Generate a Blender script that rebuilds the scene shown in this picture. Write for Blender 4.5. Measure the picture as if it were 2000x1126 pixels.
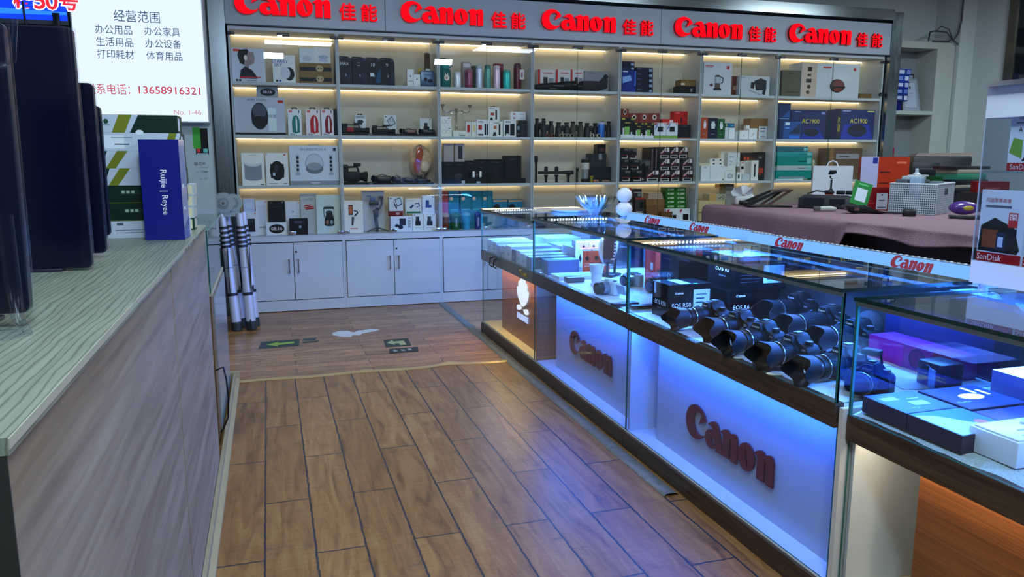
import bpy, bmesh, math, random
from mathutils import Matrix, Vector

for _o in list(bpy.data.objects):
    bpy.data.objects.remove(_o)
random.seed(7)
SC = bpy.context.scene
COL = SC.collection
PI = math.pi
R = math.radians

# ------------------------------------------------------------------ camera
cam = bpy.data.cameras.new('camera')
cam.sensor_width = 36.0
cam.lens = 36.0 * 1512.34 / 2000.0
cam.clip_start = 0.05
camo = bpy.data.objects.new('camera', cam)
COL.objects.link(camo)
camo.location = (0.0, 0.0, 1.45)
camo.rotation_euler = (R(90 - 9.6061), 0.0, R(-17.2957))
SC.camera = camo

# ------------------------------------------------------------------ world, exposure
world = bpy.data.worlds.new('world')
SC.world = world
world.use_nodes = True
wbg = world.node_tree.nodes['Background']
wbg.inputs[0].default_value = (0.50, 0.68, 0.92, 1.0)
wbg.inputs[1].default_value = 0.16
SC.view_settings.view_transform = 'Standard'
SC.view_settings.look = 'None'
SC.view_settings.exposure = 0.0
SC.view_settings.gamma = 1.0
SC.view_settings.use_curve_mapping = False


def area(name, loc, rot, sx, sy, power, color, spread=180):
    l = bpy.data.lights.new(name, 'AREA')
    l.shape = 'RECTANGLE'
    l.size = sx
    l.size_y = sy
    l.energy = power
    l.color = color
    l.spread = R(spread)
    o = bpy.data.objects.new(name, l)
    COL.objects.link(o)
    o.location = loc
    o.rotation_euler = rot
    return o


# ceiling panel lamps of the shop (dim, cool) and unseen fill lamps added at the front for upright faces
for lx, ly, p in ((0.6, 1.0, 46), (0.8, 4.6, 50), (4.2, 1.2, 34), (4.4, 4.8, 52), (6.9, 5.2, 75)):
    area('ceiling_panel_light', (lx, ly, 3.36), (0, 0, 0), 1.1, 0.5, p, (0.74, 0.88, 1.0))
for lx in (0.2, 3.4):
    area('front_fill_light', (lx, -0.35, 3.30), (R(38), 0, 0), 0.34, 0.14, 70, (0.66, 0.84, 1.0))
# light from the LED bars under the glass tops, and from the lamps in the lower cases
BLUE = (0.035, 0.19, 1.0)
for y0, y1, z, p in ((4.95, 6.15, 1.015, 30), (3.5, 4.8, 1.035, 30), (2.0, 3.38, 1.03, 27), (0.55, 1.85, 1.01, 24)):
    area('case_top_light', (2.28, (y0 + y1) / 2, z - 0.01), (0, R(38), 0), 0.05, y1 - y0, p, BLUE)
    area('case_bar_light', (2.05, y1 - 0.03, z), (0, 0, 0), 0.6, 0.03, p * 1.1, (0.06, 0.26, 1.0))
for y0, y1, p, c, lx, lz in ((5.0, 6.05, 5.5, (1.0, 0.66, 0.22), 1.692, 0.604), (3.5, 4.8, 9.5, (0.025, 0.14, 1.0), 1.692, 0.604),
                     (2.0, 3.38, 10.5, (0.025, 0.14, 1.0), 1.692, 0.604), (0.5, 1.85, 4.5, (1.0, 0.76, 0.52), 1.735, 0.62)):
    area('lower_case_light', (lx, (y0 + y1) / 2, lz), (0, R(3), 0), 0.03, y1 - y0, p, c)

# ------------------------------------------------------------------ materials
def lin(h):
    if not isinstance(h, str):
        return h
    if len(h) == 3:
        h = h[0] * 2 + h[1] * 2 + h[2] * 2
    out = []
    for i in (0, 2, 4):
        c = int(h[i:i + 2], 16) / 255.0
        out.append(c / 12.92 if c <= 0.04045 else ((c + 0.055) / 1.055) ** 2.4)
    return tuple(out)


_M = {}


def newmat(name):
    m = bpy.data.materials.new(name)
    m.use_nodes = True
    nt = m.node_tree
    return m, nt, nt.nodes['Principled BSDF'], nt.nodes['Material Output']


def mat(h, rough=0.5, metal=0.0, emit=0.0, var=0.07, scale=9.0, bump=0.0, coat=0.0, spec=0.5):
    key = (h, rough, metal, emit, var, scale, bump, coat, spec)
    if key in _M:
        return _M[key]
    m, nt, b, out = newmat('surface_' + str(len(_M)))
    c = lin(h)
    tc = nt.nodes.new('ShaderNodeTexCoord')
    nz = nt.nodes.new('ShaderNodeTexNoise')
    nz.inputs['Scale'].default_value = scale
    nz.inputs['Detail'].default_value = 3.0
    nt.links.new(tc.outputs['Object'], nz.inputs['Vector'])
    mx = nt.nodes.new('ShaderNodeMix')
    mx.data_type = 'RGBA'
    mx.inputs['A'].default_value = tuple(v * (1 - var) for v in c) + (1,)
    mx.inputs['B'].default_value = tuple(min(1.0, v * (1 + var)) for v in c) + (1,)
    nt.links.new(nz.outputs['Fac'], mx.inputs['Factor'])
    nt.links.new(mx.outputs['Result'], b.inputs['Base Color'])
    b.inputs['Roughness'].default_value = rough
    b.inputs['Metallic'].default_value = metal
    b.inputs['Coat Weight'].default_value = coat
    b.inputs['Specular IOR Level'].default_value = spec
    if emit:
        b.inputs['Emission Color'].default_value = tuple(c) + (1,)
        b.inputs['Emission Strength'].default_value = emit
    if bump:
        bp = nt.nodes.new('ShaderNodeBump')
        bp.inputs['Strength'].default_value = bump
        bp.inputs['Distance'].default_value = 0.01
        nt.links.new(nz.outputs['Fac'], bp.inputs['Height'])
        nt.links.new(bp.outputs['Normal'], b.inputs['Normal'])
    _M[key] = m
    return m


def pk(h):
    """ink colour of a printed carton"""
    return tuple(min(0.9, 1.5 * v ** 1.32) for v in lin(h))


def glassmat(name, tint, rough=0.0, ior=1.5, extra=0.0):
    """thin clear pane: tinted transparency plus Fresnel reflection"""
    if name in _M:
        return _M[name]
    m = bpy.data.materials.new(name)
    m.use_nodes = True
    nt = m.node_tree
    nt.nodes.clear()
    out = nt.nodes.new('ShaderNodeOutputMaterial')
    tr = nt.nodes.new('ShaderNodeBsdfTransparent')
    tr.inputs[0].default_value = tuple(tint) + (1,)
    gl = nt.nodes.new('ShaderNodeBsdfGlossy')
    gl.inputs['Roughness'].default_value = rough
    # Schlick reflectance from the facing angle, the same on both sides of the pane
    lw = nt.nodes.new('ShaderNodeLayerWeight')
    lw.inputs['Blend'].default_value = 0.5
    pw = nt.nodes.new('ShaderNodeMath')
    pw.operation = 'POWER'
    pw.inputs[1].default_value = 5.0
    nt.links.new(lw.outputs['Facing'], pw.inputs[0])
    f0 = ((ior - 1) / (ior + 1)) ** 2
    fr = nt.nodes.new('ShaderNodeMath')
    fr.operation = 'MULTIPLY_ADD'
    fr.inputs[1].default_value = 1 - f0
    fr.inputs[2].default_value = f0
    nt.links.new(pw.outputs[0], fr.inputs[0])
    mx = nt.nodes.new('ShaderNodeMixShader')
    src = fr.outputs[0]
    if extra:
        ad = nt.nodes.new('ShaderNodeMath')
        ad.operation = 'ADD'
        ad.use_clamp = True
        ad.inputs[1].default_value = extra
        nt.links.new(src, ad.inputs[0])
        src = ad.outputs[0]
    nt.links.new(src, mx.inputs[0])
    nt.links.new(tr.outputs[0], mx.inputs[1])
    nt.links.new(gl.outputs[0], mx.inputs[2])
    nt.links.new(mx.outputs[0], out.inputs[0])
    _M[name] = m
    return m


GLASS = glassmat('clear_glass', (0.95, 0.985, 0.975))
DOORGLASS = glassmat('cabinet_glass', (0.97, 0.985, 0.98), ior=1.42)
TOPGLASS = glassmat('top_glass', (0.90, 0.96, 0.95))
FILM = glassmat('plastic_film', (0.86, 0.89, 0.94), 0.25, 1.28)
ACRYL = glassmat('acrylic', (0.86, 0.90, 0.95), 0.05, 1.45)
BOWL = glassmat('bowl_glass', (0.86, 0.96, 0.97), 0.05, 1.6, 0.18)
GEDGE = mat('1f5a50', 0.15, var=0.15)
GEDGED = mat('0d2622', 0.12, var=0.15)


def woodmat(name, c1, c2, axis, rough=0.5, sc=(1.2, 18.0), dist=1.6, streak=0.5, bump=0.15):
    """long-grained laminate; axis is the world axis the grain runs along"""
    if name in _M:
        return _M[name]
    m, nt, b, out = newmat(name)
    g = nt.nodes.new('ShaderNodeNewGeometry')
    mp = nt.nodes.new('ShaderNodeMapping')
    s = [sc[1]] * 3
    s['XYZ'.index(axis)] = sc[0]
    mp.inputs['Scale'].default_value = s
    nt.links.new(g.outputs['Position'], mp.inputs['Vector'])
    n1 = nt.nodes.new('ShaderNodeTexNoise')
    n1.inputs['Scale'].default_value = 1.0
    n1.inputs['Detail'].default_value = 6.0
    n1.inputs['Distortion'].default_value = dist
    nt.links.new(mp.outputs[0], n1.inputs['Vector'])
    n2 = nt.nodes.new('ShaderNodeTexNoise')
    n2.inputs['Scale'].default_value = 3.7
    n2.inputs['Detail'].default_value = 4.0
    nt.links.new(mp.outputs[0], n2.inputs['Vector'])
    rp = nt.nodes.new('ShaderNodeValToRGB')
    rp.color_ramp.elements[0].position = 0.32
    rp.color_ramp.elements[1].position = 0.68
    rp.color_ramp.elements[0].color = lin(c2) + (1,)
    rp.color_ramp.elements[1].color = lin(c1) + (1,)
    nt.links.new(n1.outputs['Fac'], rp.inputs[0])
    mx = nt.nodes.new('ShaderNodeMix')
    mx.data_type = 'RGBA'
    mx.blend_type = 'MULTIPLY'
    r2 = nt.nodes.new('ShaderNodeValToRGB')
    r2.color_ramp.elements[0].position = 0.36
    r2.color_ramp.elements[1].position = 0.5
    r2.color_ramp.elements[0].color = (0.55, 0.5, 0.45, 1)
    r2.color_ramp.elements[1].color = (1, 1, 1, 1)
    nt.links.new(n2.outputs['Fac'], r2.inputs[0])
    mx.inputs['Factor'].default_value = streak
    nt.links.new(rp.outputs[0], mx.inputs['A'])
    nt.links.new(r2.outputs[0], mx.inputs['B'])
    nt.links.new(mx.outputs['Result'], b.inputs['Base Color'])
    b.inputs['Roughness'].default_value = rough
    bp = nt.nodes.new('ShaderNodeBump')
    bp.inputs['Strength'].default_value = bump
    bp.inputs['Distance'].default_value = 0.004
    nt.links.new(n2.outputs['Fac'], bp.inputs['Height'])
    nt.links.new(bp.outputs['Normal'], b.inputs['Normal'])
    _M[name] = m
    return m


def grainmat(name, c1, c2, rough):
    """laminate with thin wavy dark grain lines running along Y"""
    m, nt, b, out = newmat(name)
    g = nt.nodes.new('ShaderNodeNewGeometry')
    mp = nt.nodes.new('ShaderNodeMapping')
    mp.inputs['Scale'].default_value = (1.0, 0.16, 1.0)
    nt.links.new(g.outputs['Position'], mp.inputs['Vector'])
    w = nt.nodes.new('ShaderNodeTexWave')
    w.bands_direction = 'X'
    w.inputs['Scale'].default_value = 23.0
    w.inputs['Distortion'].default_value = 11.0
    w.inputs['Detail'].default_value = 4.0
    w.inputs['Detail Scale'].default_value = 0.55
    nt.links.new(mp.outputs[0], w.inputs['Vector'])
    rp = nt.nodes.new('ShaderNodeValToRGB')
    rp.color_ramp.elements[0].position = 0.0
    rp.color_ramp.elements[1].position = 0.26
    rp.color_ramp.elements[0].color = lin(c2) + (1,)
    rp.color_ramp.elements[1].color = lin(c1) + (1,)
    nt.links.new(w.outputs['Fac'], rp.inputs[0])
    mp2 = nt.nodes.new('ShaderNodeMapping')
    mp2.inputs['Scale'].default_value = (90.0, 3.0, 1.0)
    nt.links.new(g.outputs['Position'], mp2.inputs['Vector'])
    n = nt.nodes.new('ShaderNodeTexNoise')
    n.inputs['Scale'].default_value = 1.0
    n.inputs['Detail'].default_value = 3.0
    nt.links.new(mp2.outputs[0], n.inputs['Vector'])
    r2 = nt.nodes.new('ShaderNodeValToRGB')
    r2.color_ramp.elements[0].position = 0.3
    r2.color_ramp.elements[1].position = 0.7
    r2.color_ramp.elements[0].color = (0.8, 0.8, 0.8, 1)
    r2.color_ramp.elements[1].color = (1.05, 1.05, 1.05, 1)
    nt.links.new(n.outputs['Fac'], r2.inputs[0])
    mx = nt.nodes.new('ShaderNodeMix')
    mx.data_type = 'RGBA'
    mx.blend_type = 'MULTIPLY'
    mx.inputs['Factor'].default_value = 1.0
    nt.links.new(rp.outputs[0], mx.inputs['A'])
    nt.links.new(r2.outputs[0], mx.inputs['B'])
    nt.links.new(mx.outputs['Result'], b.inputs['Base Color'])
    b.inputs['Roughness'].default_value = rough
    return m


def plankmat(name, swap, width, length, x0, y0, tones, gap, rough, gapw=0.0035, vary=0.5):
    """worn wood-look vinyl planks; swap=True: planks run along Y"""
    m, nt, b, out = newmat(name)
    N = nt.nodes.new
    L = nt.links.new
    g = N('ShaderNodeNewGeometry')
    sp = N('ShaderNodeSeparateXYZ')
    L(g.outputs['Position'], sp.inputs[0])
    # ragged seams: shift the coordinates a little with noise
    nzw = N('ShaderNodeTexNoise')
    nzw.inputs['Scale'].default_value = 26.0
    L(g.outputs['Position'], nzw.inputs['Vector'])
    wob = N('ShaderNodeMath')
    wob.operation = 'MULTIPLY_ADD'
    wob.inputs[1].default_value = 0.010
    wob.inputs[2].default_value = -0.005
    L(nzw.outputs['Fac'], wob.inputs[0])

    def off(sock, o):
        a = N('ShaderNodeMath')
        a.operation = 'ADD'
        a.inputs[1].default_value = -o
        L(sock, a.inputs[0])
        c = N('ShaderNodeMath')
        c.operation = 'ADD'
        L(a.outputs[0], c.inputs[0])
        L(wob.outputs[0], c.inputs[1])
        return c.outputs[0]
    cx = off(sp.outputs['X'], x0)
    cy = off(sp.outputs['Y'], y0)
    cb = N('ShaderNodeCombineXYZ')
    L(cy if swap else cx, cb.inputs['X'])
    L(cx if swap else cy, cb.inputs['Y'])
    br = N('ShaderNodeTexBrick')
    br.offset = 0.5
    br.offset_frequency = 2
    br.inputs['Scale'].default_value = 1.0
    br.inputs['Brick Width'].default_value = length
    br.inputs['Row Height'].default_value = width
    br.inputs['Mortar Size'].default_value = gapw
    br.inputs['Mortar Smooth'].default_value = 0.1
    br.inputs['Color1'].default_value = (0, 0, 0, 1)
    br.inputs['Color2'].default_value = (1, 1, 1, 1)
    br.inputs['Mortar'].default_value = (0.5, 0.5, 0.5, 1)
    L(cb.outputs[0], br.inputs['Vector'])
    # grain: stretched along the plank, displaced per plank
    mp = N('ShaderNodeMapping')
    mp.inputs['Scale'].default_value = (1.9, 15.0, 1.0)
    L(cb.outputs[0], mp.inputs['Vector'])
    addv = N('ShaderNodeVectorMath')
    addv.operation = 'MULTIPLY_ADD'
    addv.inputs[1].default_value = (7.0, 3.0, 5.0)
    L(br.outputs['Color'], addv.inputs[0])
    L(mp.outputs[0], addv.inputs[2])
    n1 = N('ShaderNodeTexNoise')
    n1.inputs['Scale'].default_value = 1.0
    n1.inputs['Detail'].default_value = 7.0
    n1.inputs['Roughness'].default_value = 0.62
    n1.inputs['Distortion'].default_value = 1.5
    L(addv.outputs[0], n1.inputs['Vector'])
    rp = N('ShaderNodeValToRGB')
    e = rp.color_ramp.elements
    e[0].position = 0.27
    e[0].color = lin(tones[0]) + (1,)
    e[1].position = 0.72
    e[1].color = lin(tones[3]) + (1,)
    for pos, t in ((0.40, tones[1]), (0.52, tones[2])):
        k = rp.color_ramp.elements.new(pos)
        k.color = lin(t) + (1,)
    L(n1.outputs['Fac'], rp.inputs[0])
    tone = N('ShaderNodeMix')
    tone.data_type = 'RGBA'
    tone.blend_type = 'MULTIPLY'
    tone.inputs['Factor'].default_value = vary
    tr = N('ShaderNodeValToRGB')
    tr.color_ramp.elements[0].color = (0.62, 0.56, 0.5, 1)
    tr.color_ramp.elements[1].color = (1, 1, 1, 1)
    L(br.outputs['Color'], tr.inputs[0])
    L(rp.outputs[0], tone.inputs['A'])
    L(tr.outputs[0], tone.inputs['B'])
    # fine ripple across the grain
    rw = N('ShaderNodeMapping')
    rw.inputs['Scale'].default_value = (70.0, 9.0, 1.0)
    L(cb.outputs[0], rw.inputs['Vector'])
    rn = N('ShaderNodeTexNoise')
    rn.inputs['Scale'].default_value = 1.0
    rn.inputs['Detail'].default_value = 3.0
    L(rw.outputs[0], rn.inputs['Vector'])
    rc = N('ShaderNodeValToRGB')
    rc.color_ramp.elements[0].position = 0.3
    rc.color_ramp.elements[1].position = 0.6
    rc.color_ramp.elements[0].color = (0.78, 0.76, 0.72, 1)
    rc.color_ramp.elements[1].color = (1, 1, 1, 1)
    L(rn.outputs['Fac'], rc.inputs[0])
    rm = N('ShaderNodeMix')
    rm.data_type = 'RGBA'
    rm.blend_type = 'MULTIPLY'
    rm.inputs['Factor'].default_value = 0.8
    L(tone.outputs['Result'], rm.inputs['A'])
    L(rc.outputs[0], rm.inputs['B'])
    # scuffs and dirt with a shape of their own
    dn = N('ShaderNodeTexNoise')
    dn.inputs['Scale'].default_value = 5.5
    dn.inputs['Detail'].default_value = 9.0
    dn.inputs['Roughness'].default_value = 0.75
    L(g.outputs['Position'], dn.inputs['Vector'])
    dr = N('ShaderNodeValToRGB')
    dr.color_ramp.elements[0].position = 0.58
    dr.color_ramp.elements[1].position = 0.66
    dr.color_ramp.elements[0].color = (0, 0, 0, 1)
    dr.color_ramp.elements[1].color = (0.55, 0.55, 0.55, 1)
    L(dn.outputs['Fac'], dr.inputs[0])
    dm = N('ShaderNodeMix')
    dm.data_type = 'RGBA'
    L(dr.outputs[0], dm.inputs['Factor'])
    L(rm.outputs['Result'], dm.inputs['A'])
    dm.inputs['B'].default_value = lin('4a3a2a') + (1,)
    gm = N('ShaderNodeMix')
    gm.data_type = 'RGBA'
    L(br.outputs['Fac'], gm.inputs['Factor'])
    L(dm.outputs['Result'], gm.inputs['A'])
    gm.inputs['B'].default_value = lin(gap) + (1,)
    L(gm.outputs['Result'], b.inputs['Base Color'])
    rr = N('ShaderNodeMath')
    rr.operation = 'MULTIPLY_ADD'
    rr.inputs[1].default_value = 0.25
    rr.inputs[2].default_value = rough
    L(dn.outputs['Fac'], rr.inputs[0])
    L(rr.outputs[0], b.inputs['Roughness'])
    bp = N('ShaderNodeBump')
    bp.inputs['Strength'].default_value = 0.5
    bp.inputs['Distance'].default_value = 0.004
    inv = N('ShaderNodeMath')
    inv.operation = 'MULTIPLY_ADD'
    inv.inputs[1].default_value = -1.0
    L(br.outputs['Fac'], inv.inputs[0])
    nz3 = N('ShaderNodeMath')
    nz3.operation = 'MULTIPLY'
    nz3.inputs[1].default_value = 0.35
    L(n1.outputs['Fac'], nz3.inputs[0])
    L(nz3.outputs[0], inv.inputs[2])
    L(inv.outputs[0], bp.inputs['Height'])
    L(bp.outputs['Normal'], b.inputs['Normal'])
    return m


def steelmat(name, axis='Z', base='8d979c', rough=0.26):
    if name in _M:
        return _M[name]
    m, nt, b, out = newmat(name)
    g = nt.nodes.new('ShaderNodeNewGeometry')
    mp = nt.nodes.new('ShaderNodeMapping')
    s = [140.0] * 3
    s['XYZ'.index(axis)] = 1.5
    mp.inputs['Scale'].default_value = s
    nt.links.new(g.outputs['Position'], mp.inputs['Vector'])
    n = nt.nodes.new('ShaderNodeTexNoise')
    n.inputs['Scale'].default_value = 1.0
    n.inputs['Detail'].default_value = 2.0
    nt.links.new(mp.outputs[0], n.inputs['Vector'])
    a = nt.nodes.new('ShaderNodeMath')
    a.operation = 'MULTIPLY_ADD'
    a.inputs[1].default_value = 0.18
    a.inputs[2].default_value = rough - 0.09
    nt.links.new(n.outputs['Fac'], a.inputs[0])
    nt.links.new(a.outputs[0], b.inputs['Roughness'])
    b.inputs['Base Color'].default_value = lin(base) + (1,)
    b.inputs['Metallic'].default_value = 1.0
    _M[name] = m
    return m


def emit(h, s):
    key = ('E', h, s)
    if key in _M:
        return _M[key]
    m = bpy.data.materials.new('glow_' + str(len(_M)))
    m.use_nodes = True
    nt = m.node_tree
    nt.nodes.clear()
    out = nt.nodes.new('ShaderNodeOutputMaterial')
    e = nt.nodes.new('ShaderNodeEmission')
    e.inputs[0].default_value = lin(h) + (1,)
    e.inputs[1].default_value = s
    nt.links.new(e.outputs[0], out.inputs[0])
    _M[key] = m
    return m


# ------------------------------------------------------------------ mesh builder
def TR(x=0, y=0, z=0, rx=0, ry=0, rz=0, s=1.0):
    m = Matrix.Translation((x, y, z)) @ Matrix.Rotation(R(rz), 4, 'Z') @ Matrix.Rotation(R(ry), 4, 'Y') @ Matrix.Rotation(R(rx), 4, 'X')
    if s != 1.0:
        m = m @ Matrix.Scale(s, 4)
    return m


class MB:
    def __init__(self):
        self.v, self.f, self.m, self.mats = [], [], [], []
        self.M = None

    def mi(self, mt):
        if mt not in self.mats:
            self.mats.append(mt)
        return self.mats.index(mt)

    def add(self, vs, fs, mt, M=None):
        n = len(self.v)
        if self.M is not None:
            M = self.M @ M if M is not None else self.M
        if M is not None:
            vs = [tuple(M @ Vector(p)) for p in vs]
        self.v.extend(vs)
        k = self.mi(mt)
        for q in fs:
            self.f.append(tuple(i + n for i in q))
            self.m.append(k)
        return self

    def box(self, x0, x1, y0, y1, z0, z1, mt, M=None):
        vs = [(x0, y0, z0), (x1, y0, z0), (x1, y1, z0), (x0, y1, z0), (x0, y0, z1), (x1, y0, z1), (x1, y1, z1), (x0, y1, z1)]
        return self.add(vs, [(0, 3, 2, 1), (4, 5, 6, 7), (0, 1, 5, 4), (1, 2, 6, 5), (2, 3, 7, 6), (3, 0, 4, 7)], mt, M)

    def pane(self, x0, x1, y0, y1, z0, z1, face, edge, axis):
        """a glass sheet: big faces of one material, cut edges of another"""
        vs = [(x0, y0, z0), (x1, y0, z0), (x1, y1, z0), (x0, y1, z0), (x0, y0, z1), (x1, y0, z1), (x1, y1, z1), (x0, y1, z1)]
        fs = {'z': [(0, 3, 2, 1), (4, 5, 6, 7)], 'y': [(0, 1, 5, 4), (2, 3, 7, 6)], 'x': [(1, 2, 6, 5), (3, 0, 4, 7)]}
        for a, q in fs.items():
            self.add(vs, q, face if a == axis else edge)
        return self

    def rbox(self, x0, x1, y0, y1, z0, z1, mt, r=0.004, seg=2, M=None):
        bm = bmesh.new()
        bmesh.ops.create_cube(bm, size=1.0, matrix=Matrix.Translation(((x0 + x1) / 2, (y0 + y1) / 2, (z0 + z1) / 2)) @ Matrix.Diagonal((x1 - x0, y1 - y0, z1 - z0, 1)))
        r = min(r, 0.49 * min(x1 - x0, y1 - y0, z1 - z0))
        bmesh.ops.bevel(bm, geom=bm.edges[:], offset=r, segments=seg, affect='EDGES', profile=0.5)
        return self.bm(bm, mt, M)

    def bm(self, bm, mt, M=None):
        bm.verts.index_update()
        vs = [tuple(v.co) for v in bm.verts]
        fs = [tuple(v.index for v in f.verts) for f in bm.faces]
        bm.free()
        return self.add(vs, fs, mt, M)

    def cyl(self, p0, p1, r0, r1, mt, n=16, M=None, caps=True):
        p0, p1 = Vector(p0), Vector(p1)
        d = (p1 - p0).normalized()
        a = d.orthogonal().normalized()
        b = d.cross(a)
        vs = []
        for p, r in ((p0, r0), (p1, r1)):
            for i in range(n):
                t = 2 * PI * i / n
                vs.append(tuple(p + (a * math.cos(t) + b * math.sin(t)) * r))
        fs = [(i, (i + 1) % n, n + (i + 1) % n, n + i) for i in range(n)]
        if caps:
            fs += [tuple(range(n - 1, -1, -1)), tuple(range(n, 2 * n))]
        return self.add(vs, fs, mt, M)

    def tube(self, pts, r, mt, n=8, M=None, closed=False):
        P = [Vector(p) for p in pts]
        vs, fs = [], []
        k = len(P)
        up = None
        for i, p in enumerate(P):
            if closed:
                d = (P[(i + 1) % k] - P[i - 1]).normalized()
            else:
                d = (P[min(i + 1, k - 1)] - P[max(i - 1, 0)]).normalized()
            if up is None:
                a = d.orthogonal().normalized()
            else:
                a = (up - d * up.dot(d))
                a = a.normalized() if a.length > 1e-6 else d.orthogonal().normalized()
            up = a
            b = d.cross(a)
            rr = r[i] if isinstance(r, (list, tuple)) else r
            for j in range(n):
                t = 2 * PI * j / n
                vs.append(tuple(p + (a * math.cos(t) + b * math.sin(t)) * rr))
        for i in range(k if closed else k - 1):
            i2 = (i + 1) % k
            for j in range(n):
                fs.append((i * n + j, i * n + (j + 1) % n, i2 * n + (j + 1) % n, i2 * n + j))
        if not closed:
            fs += [tuple(range(n - 1, -1, -1)), tuple(range((k - 1) * n, k * n))]
        return self.add(vs, fs, mt, M)

    def lathe(self, prof, mt, n=24, M=None, wave=None, cap=True):
        """prof: (r, z) from bottom to top, about local Z; wave(t, k) scales the radius"""
        vs, fs = [], []
        for k, (r, z) in enumerate(prof):
            for i in range(n):
                t = 2 * PI * i / n
                q = r * (wave(t, k) if wave else 1.0)
                vs.append((q * math.cos(t), q * math.sin(t), z))
        for k in range(len(prof) - 1):
            for i in range(n):
                fs.append((k * n + i, k * n + (i + 1) % n, (k + 1) * n + (i + 1) % n, (k + 1) * n + i))
        if cap:
            fs += [tuple(range(n - 1, -1, -1)), tuple(range((len(prof) - 1) * n, len(prof) * n))]
        return self.add(vs, fs, mt, M)

    def sphere(self, c, r, mt, n=16, m=10, M=None, sc=(1, 1, 1)):
        prof = [(max(r * math.sin(PI * k / m), 1e-5), -r * math.cos(PI * k / m)) for k in range(m + 1)]
        T = Matrix.Translation(c) @ Matrix.Diagonal((sc[0], sc[1], sc[2], 1))
        return self.lathe(prof, mt, n, T if M is None else M @ T)

    def prism(self, poly, d0, d1, mt, M=None, bevel=0.0):
        """poly in local XZ, extruded along local Y from d0 to d1"""
        a = sum(poly[i][0] * poly[(i + 1) % len(poly)][1] - poly[(i + 1) % len(poly)][0] * poly[i][1] for i in range(len(poly)))
        if a < 0:
            poly = poly[::-1]
        n = len(poly)
        vs = [(x, d0, z) for x, z in poly] + [(x, d1, z) for x, z in poly]
        fs = [tuple(range(n)), tuple(range(2 * n - 1, n - 1, -1))] + [(i, n + i, n + (i + 1) % n, (i + 1) % n) for i in range(n)]
        if bevel:
            bm = bmesh.new()
            bv = [bm.verts.new(p) for p in vs]
            for q in fs:
                bm.faces.new([bv[i] for i in q])
            bmesh.ops.bevel(bm, geom=bm.edges[:], offset=bevel, segments=2, affect='EDGES', profile=0.5)
            return self.bm(bm, mt, M)
        return self.add(vs, fs, mt, M)

    def build(self, name, parent=None, loc=(0, 0, 0), rz=0.0, smooth=38):
        me = bpy.data.meshes.new(name)
        me.from_pydata(self.v, [], self.f)
        for mt in self.mats:
            me.materials.append(mt)
        me.polygons.foreach_set('material_index', self.m)
        if smooth:
            me.polygons.foreach_set('use_smooth', [True] * len(me.polygons))
            me.set_sharp_from_angle(angle=R(smooth))
        me.update()
        o = bpy.data.objects.new(name, me)
        COL.objects.link(o)
        o.parent = parent
        o.location = loc
        o.rotation_euler = (0, 0, R(rz))
        return o


def tag(o, label, cat, group=None):
    o['label'] = label
    o['category'] = cat
    if group:
        o['group'] = group
    return o


def thing(name, label, cat, loc=(0, 0, 0), rz=0.0, group=None):
    o = bpy.data.objects.new(name, None)
    o.empty_display_size = 0.05
    COL.objects.link(o)
    o.location = loc
    o.rotation_euler = (0, 0, R(rz))
    return tag(o, label, cat, group)


def struct(o):
    o['kind'] = 'structure'
    return o


def plabel(o, label):
    o['label'] = label
    return o


# ------------------------------------------------------------------ lettering
_T = {}


def curve_mesh(cu):
    o = bpy.data.objects.new('tmp', cu)
    COL.objects.link(o)
    dg = bpy.context.evaluated_depsgraph_get()
    ev = o.evaluated_get(dg)
    me = ev.to_mesh()
    vs = [tuple(v.co) for v in me.vertices]
    fs = [tuple(p.vertices) for p in me.polygons]
    ev.to_mesh_clear()
    bpy.data.objects.remove(o)
    bpy.data.curves.remove(cu)
    return vs, fs


def text_mesh(s, ext=0.0, bold=0.0, res=2):
    """lettering of height about 1, centred on the origin, in local XY"""
    key = (s, ext, bold, res)
    if key not in _T:
        cu = bpy.data.curves.new('tmp', 'FONT')
        cu.body = s
        cu.size = 1.0
        cu.extrude = ext
        cu.offset = bold
        cu.resolution_u = res
        vs, fs = curve_mesh(cu)
        xs = [p[0] for p in vs] or [0]
        ys = [p[1] for p in vs] or [0]
        cx, cy = (min(xs) + max(xs)) / 2, (min(ys) + max(ys)) / 2
        h = max(max(ys) - min(ys), 1e-4)
        w = (max(xs) - min(xs)) / h
        vs = [((x - cx) / h, (y - cy) / h, z) for x, y, z in vs]
        _T[key] = (vs, fs, w)
    return _T[key]


def smooth_loop(pts, steps=6):
    """closed Catmull-Rom; points flagged True stay sharp"""
    n = len(pts)
    out = []
    for i in range(n):
        p0, p1, p2, p3 = pts[i - 1], pts[i], pts[(i + 1) % n], pts[(i + 2) % n]
        s1, s2 = len(p1) > 2, len(p2) > 2
        a, b = Vector(p1[:2]), Vector(p2[:2])
        t1 = (b - a) * 0.5 if s1 else (b - Vector(p0[:2])) * 0.5
        t2 = (b - a) * 0.5 if s2 else (Vector(p3[:2]) - a) * 0.5
        if s1 and s2:
            out.append(tuple(a))
            continue
        for k in range(steps):
            t = k / steps
            q = (2 * t ** 3 - 3 * t ** 2 + 1) * a + (t ** 3 - 2 * t ** 2 + t) * t1 + (-2 * t ** 3 + 3 * t ** 2) * b + (t ** 3 - t ** 2) * t2
            out.append(tuple(q))
    return out


def ell(cx, cy, rx, ry, rot=0.0, n=28):
    c, s = math.cos(R(rot)), math.sin(R(rot))
    return [(cx + rx * math.cos(2 * PI * i / n) * c - ry * math.sin(2 * PI * i / n) * s, cy + rx * math.cos(2 * PI * i / n) * s + ry * math.sin(2 * PI * i / n) * c) for i in range(n)]


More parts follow.
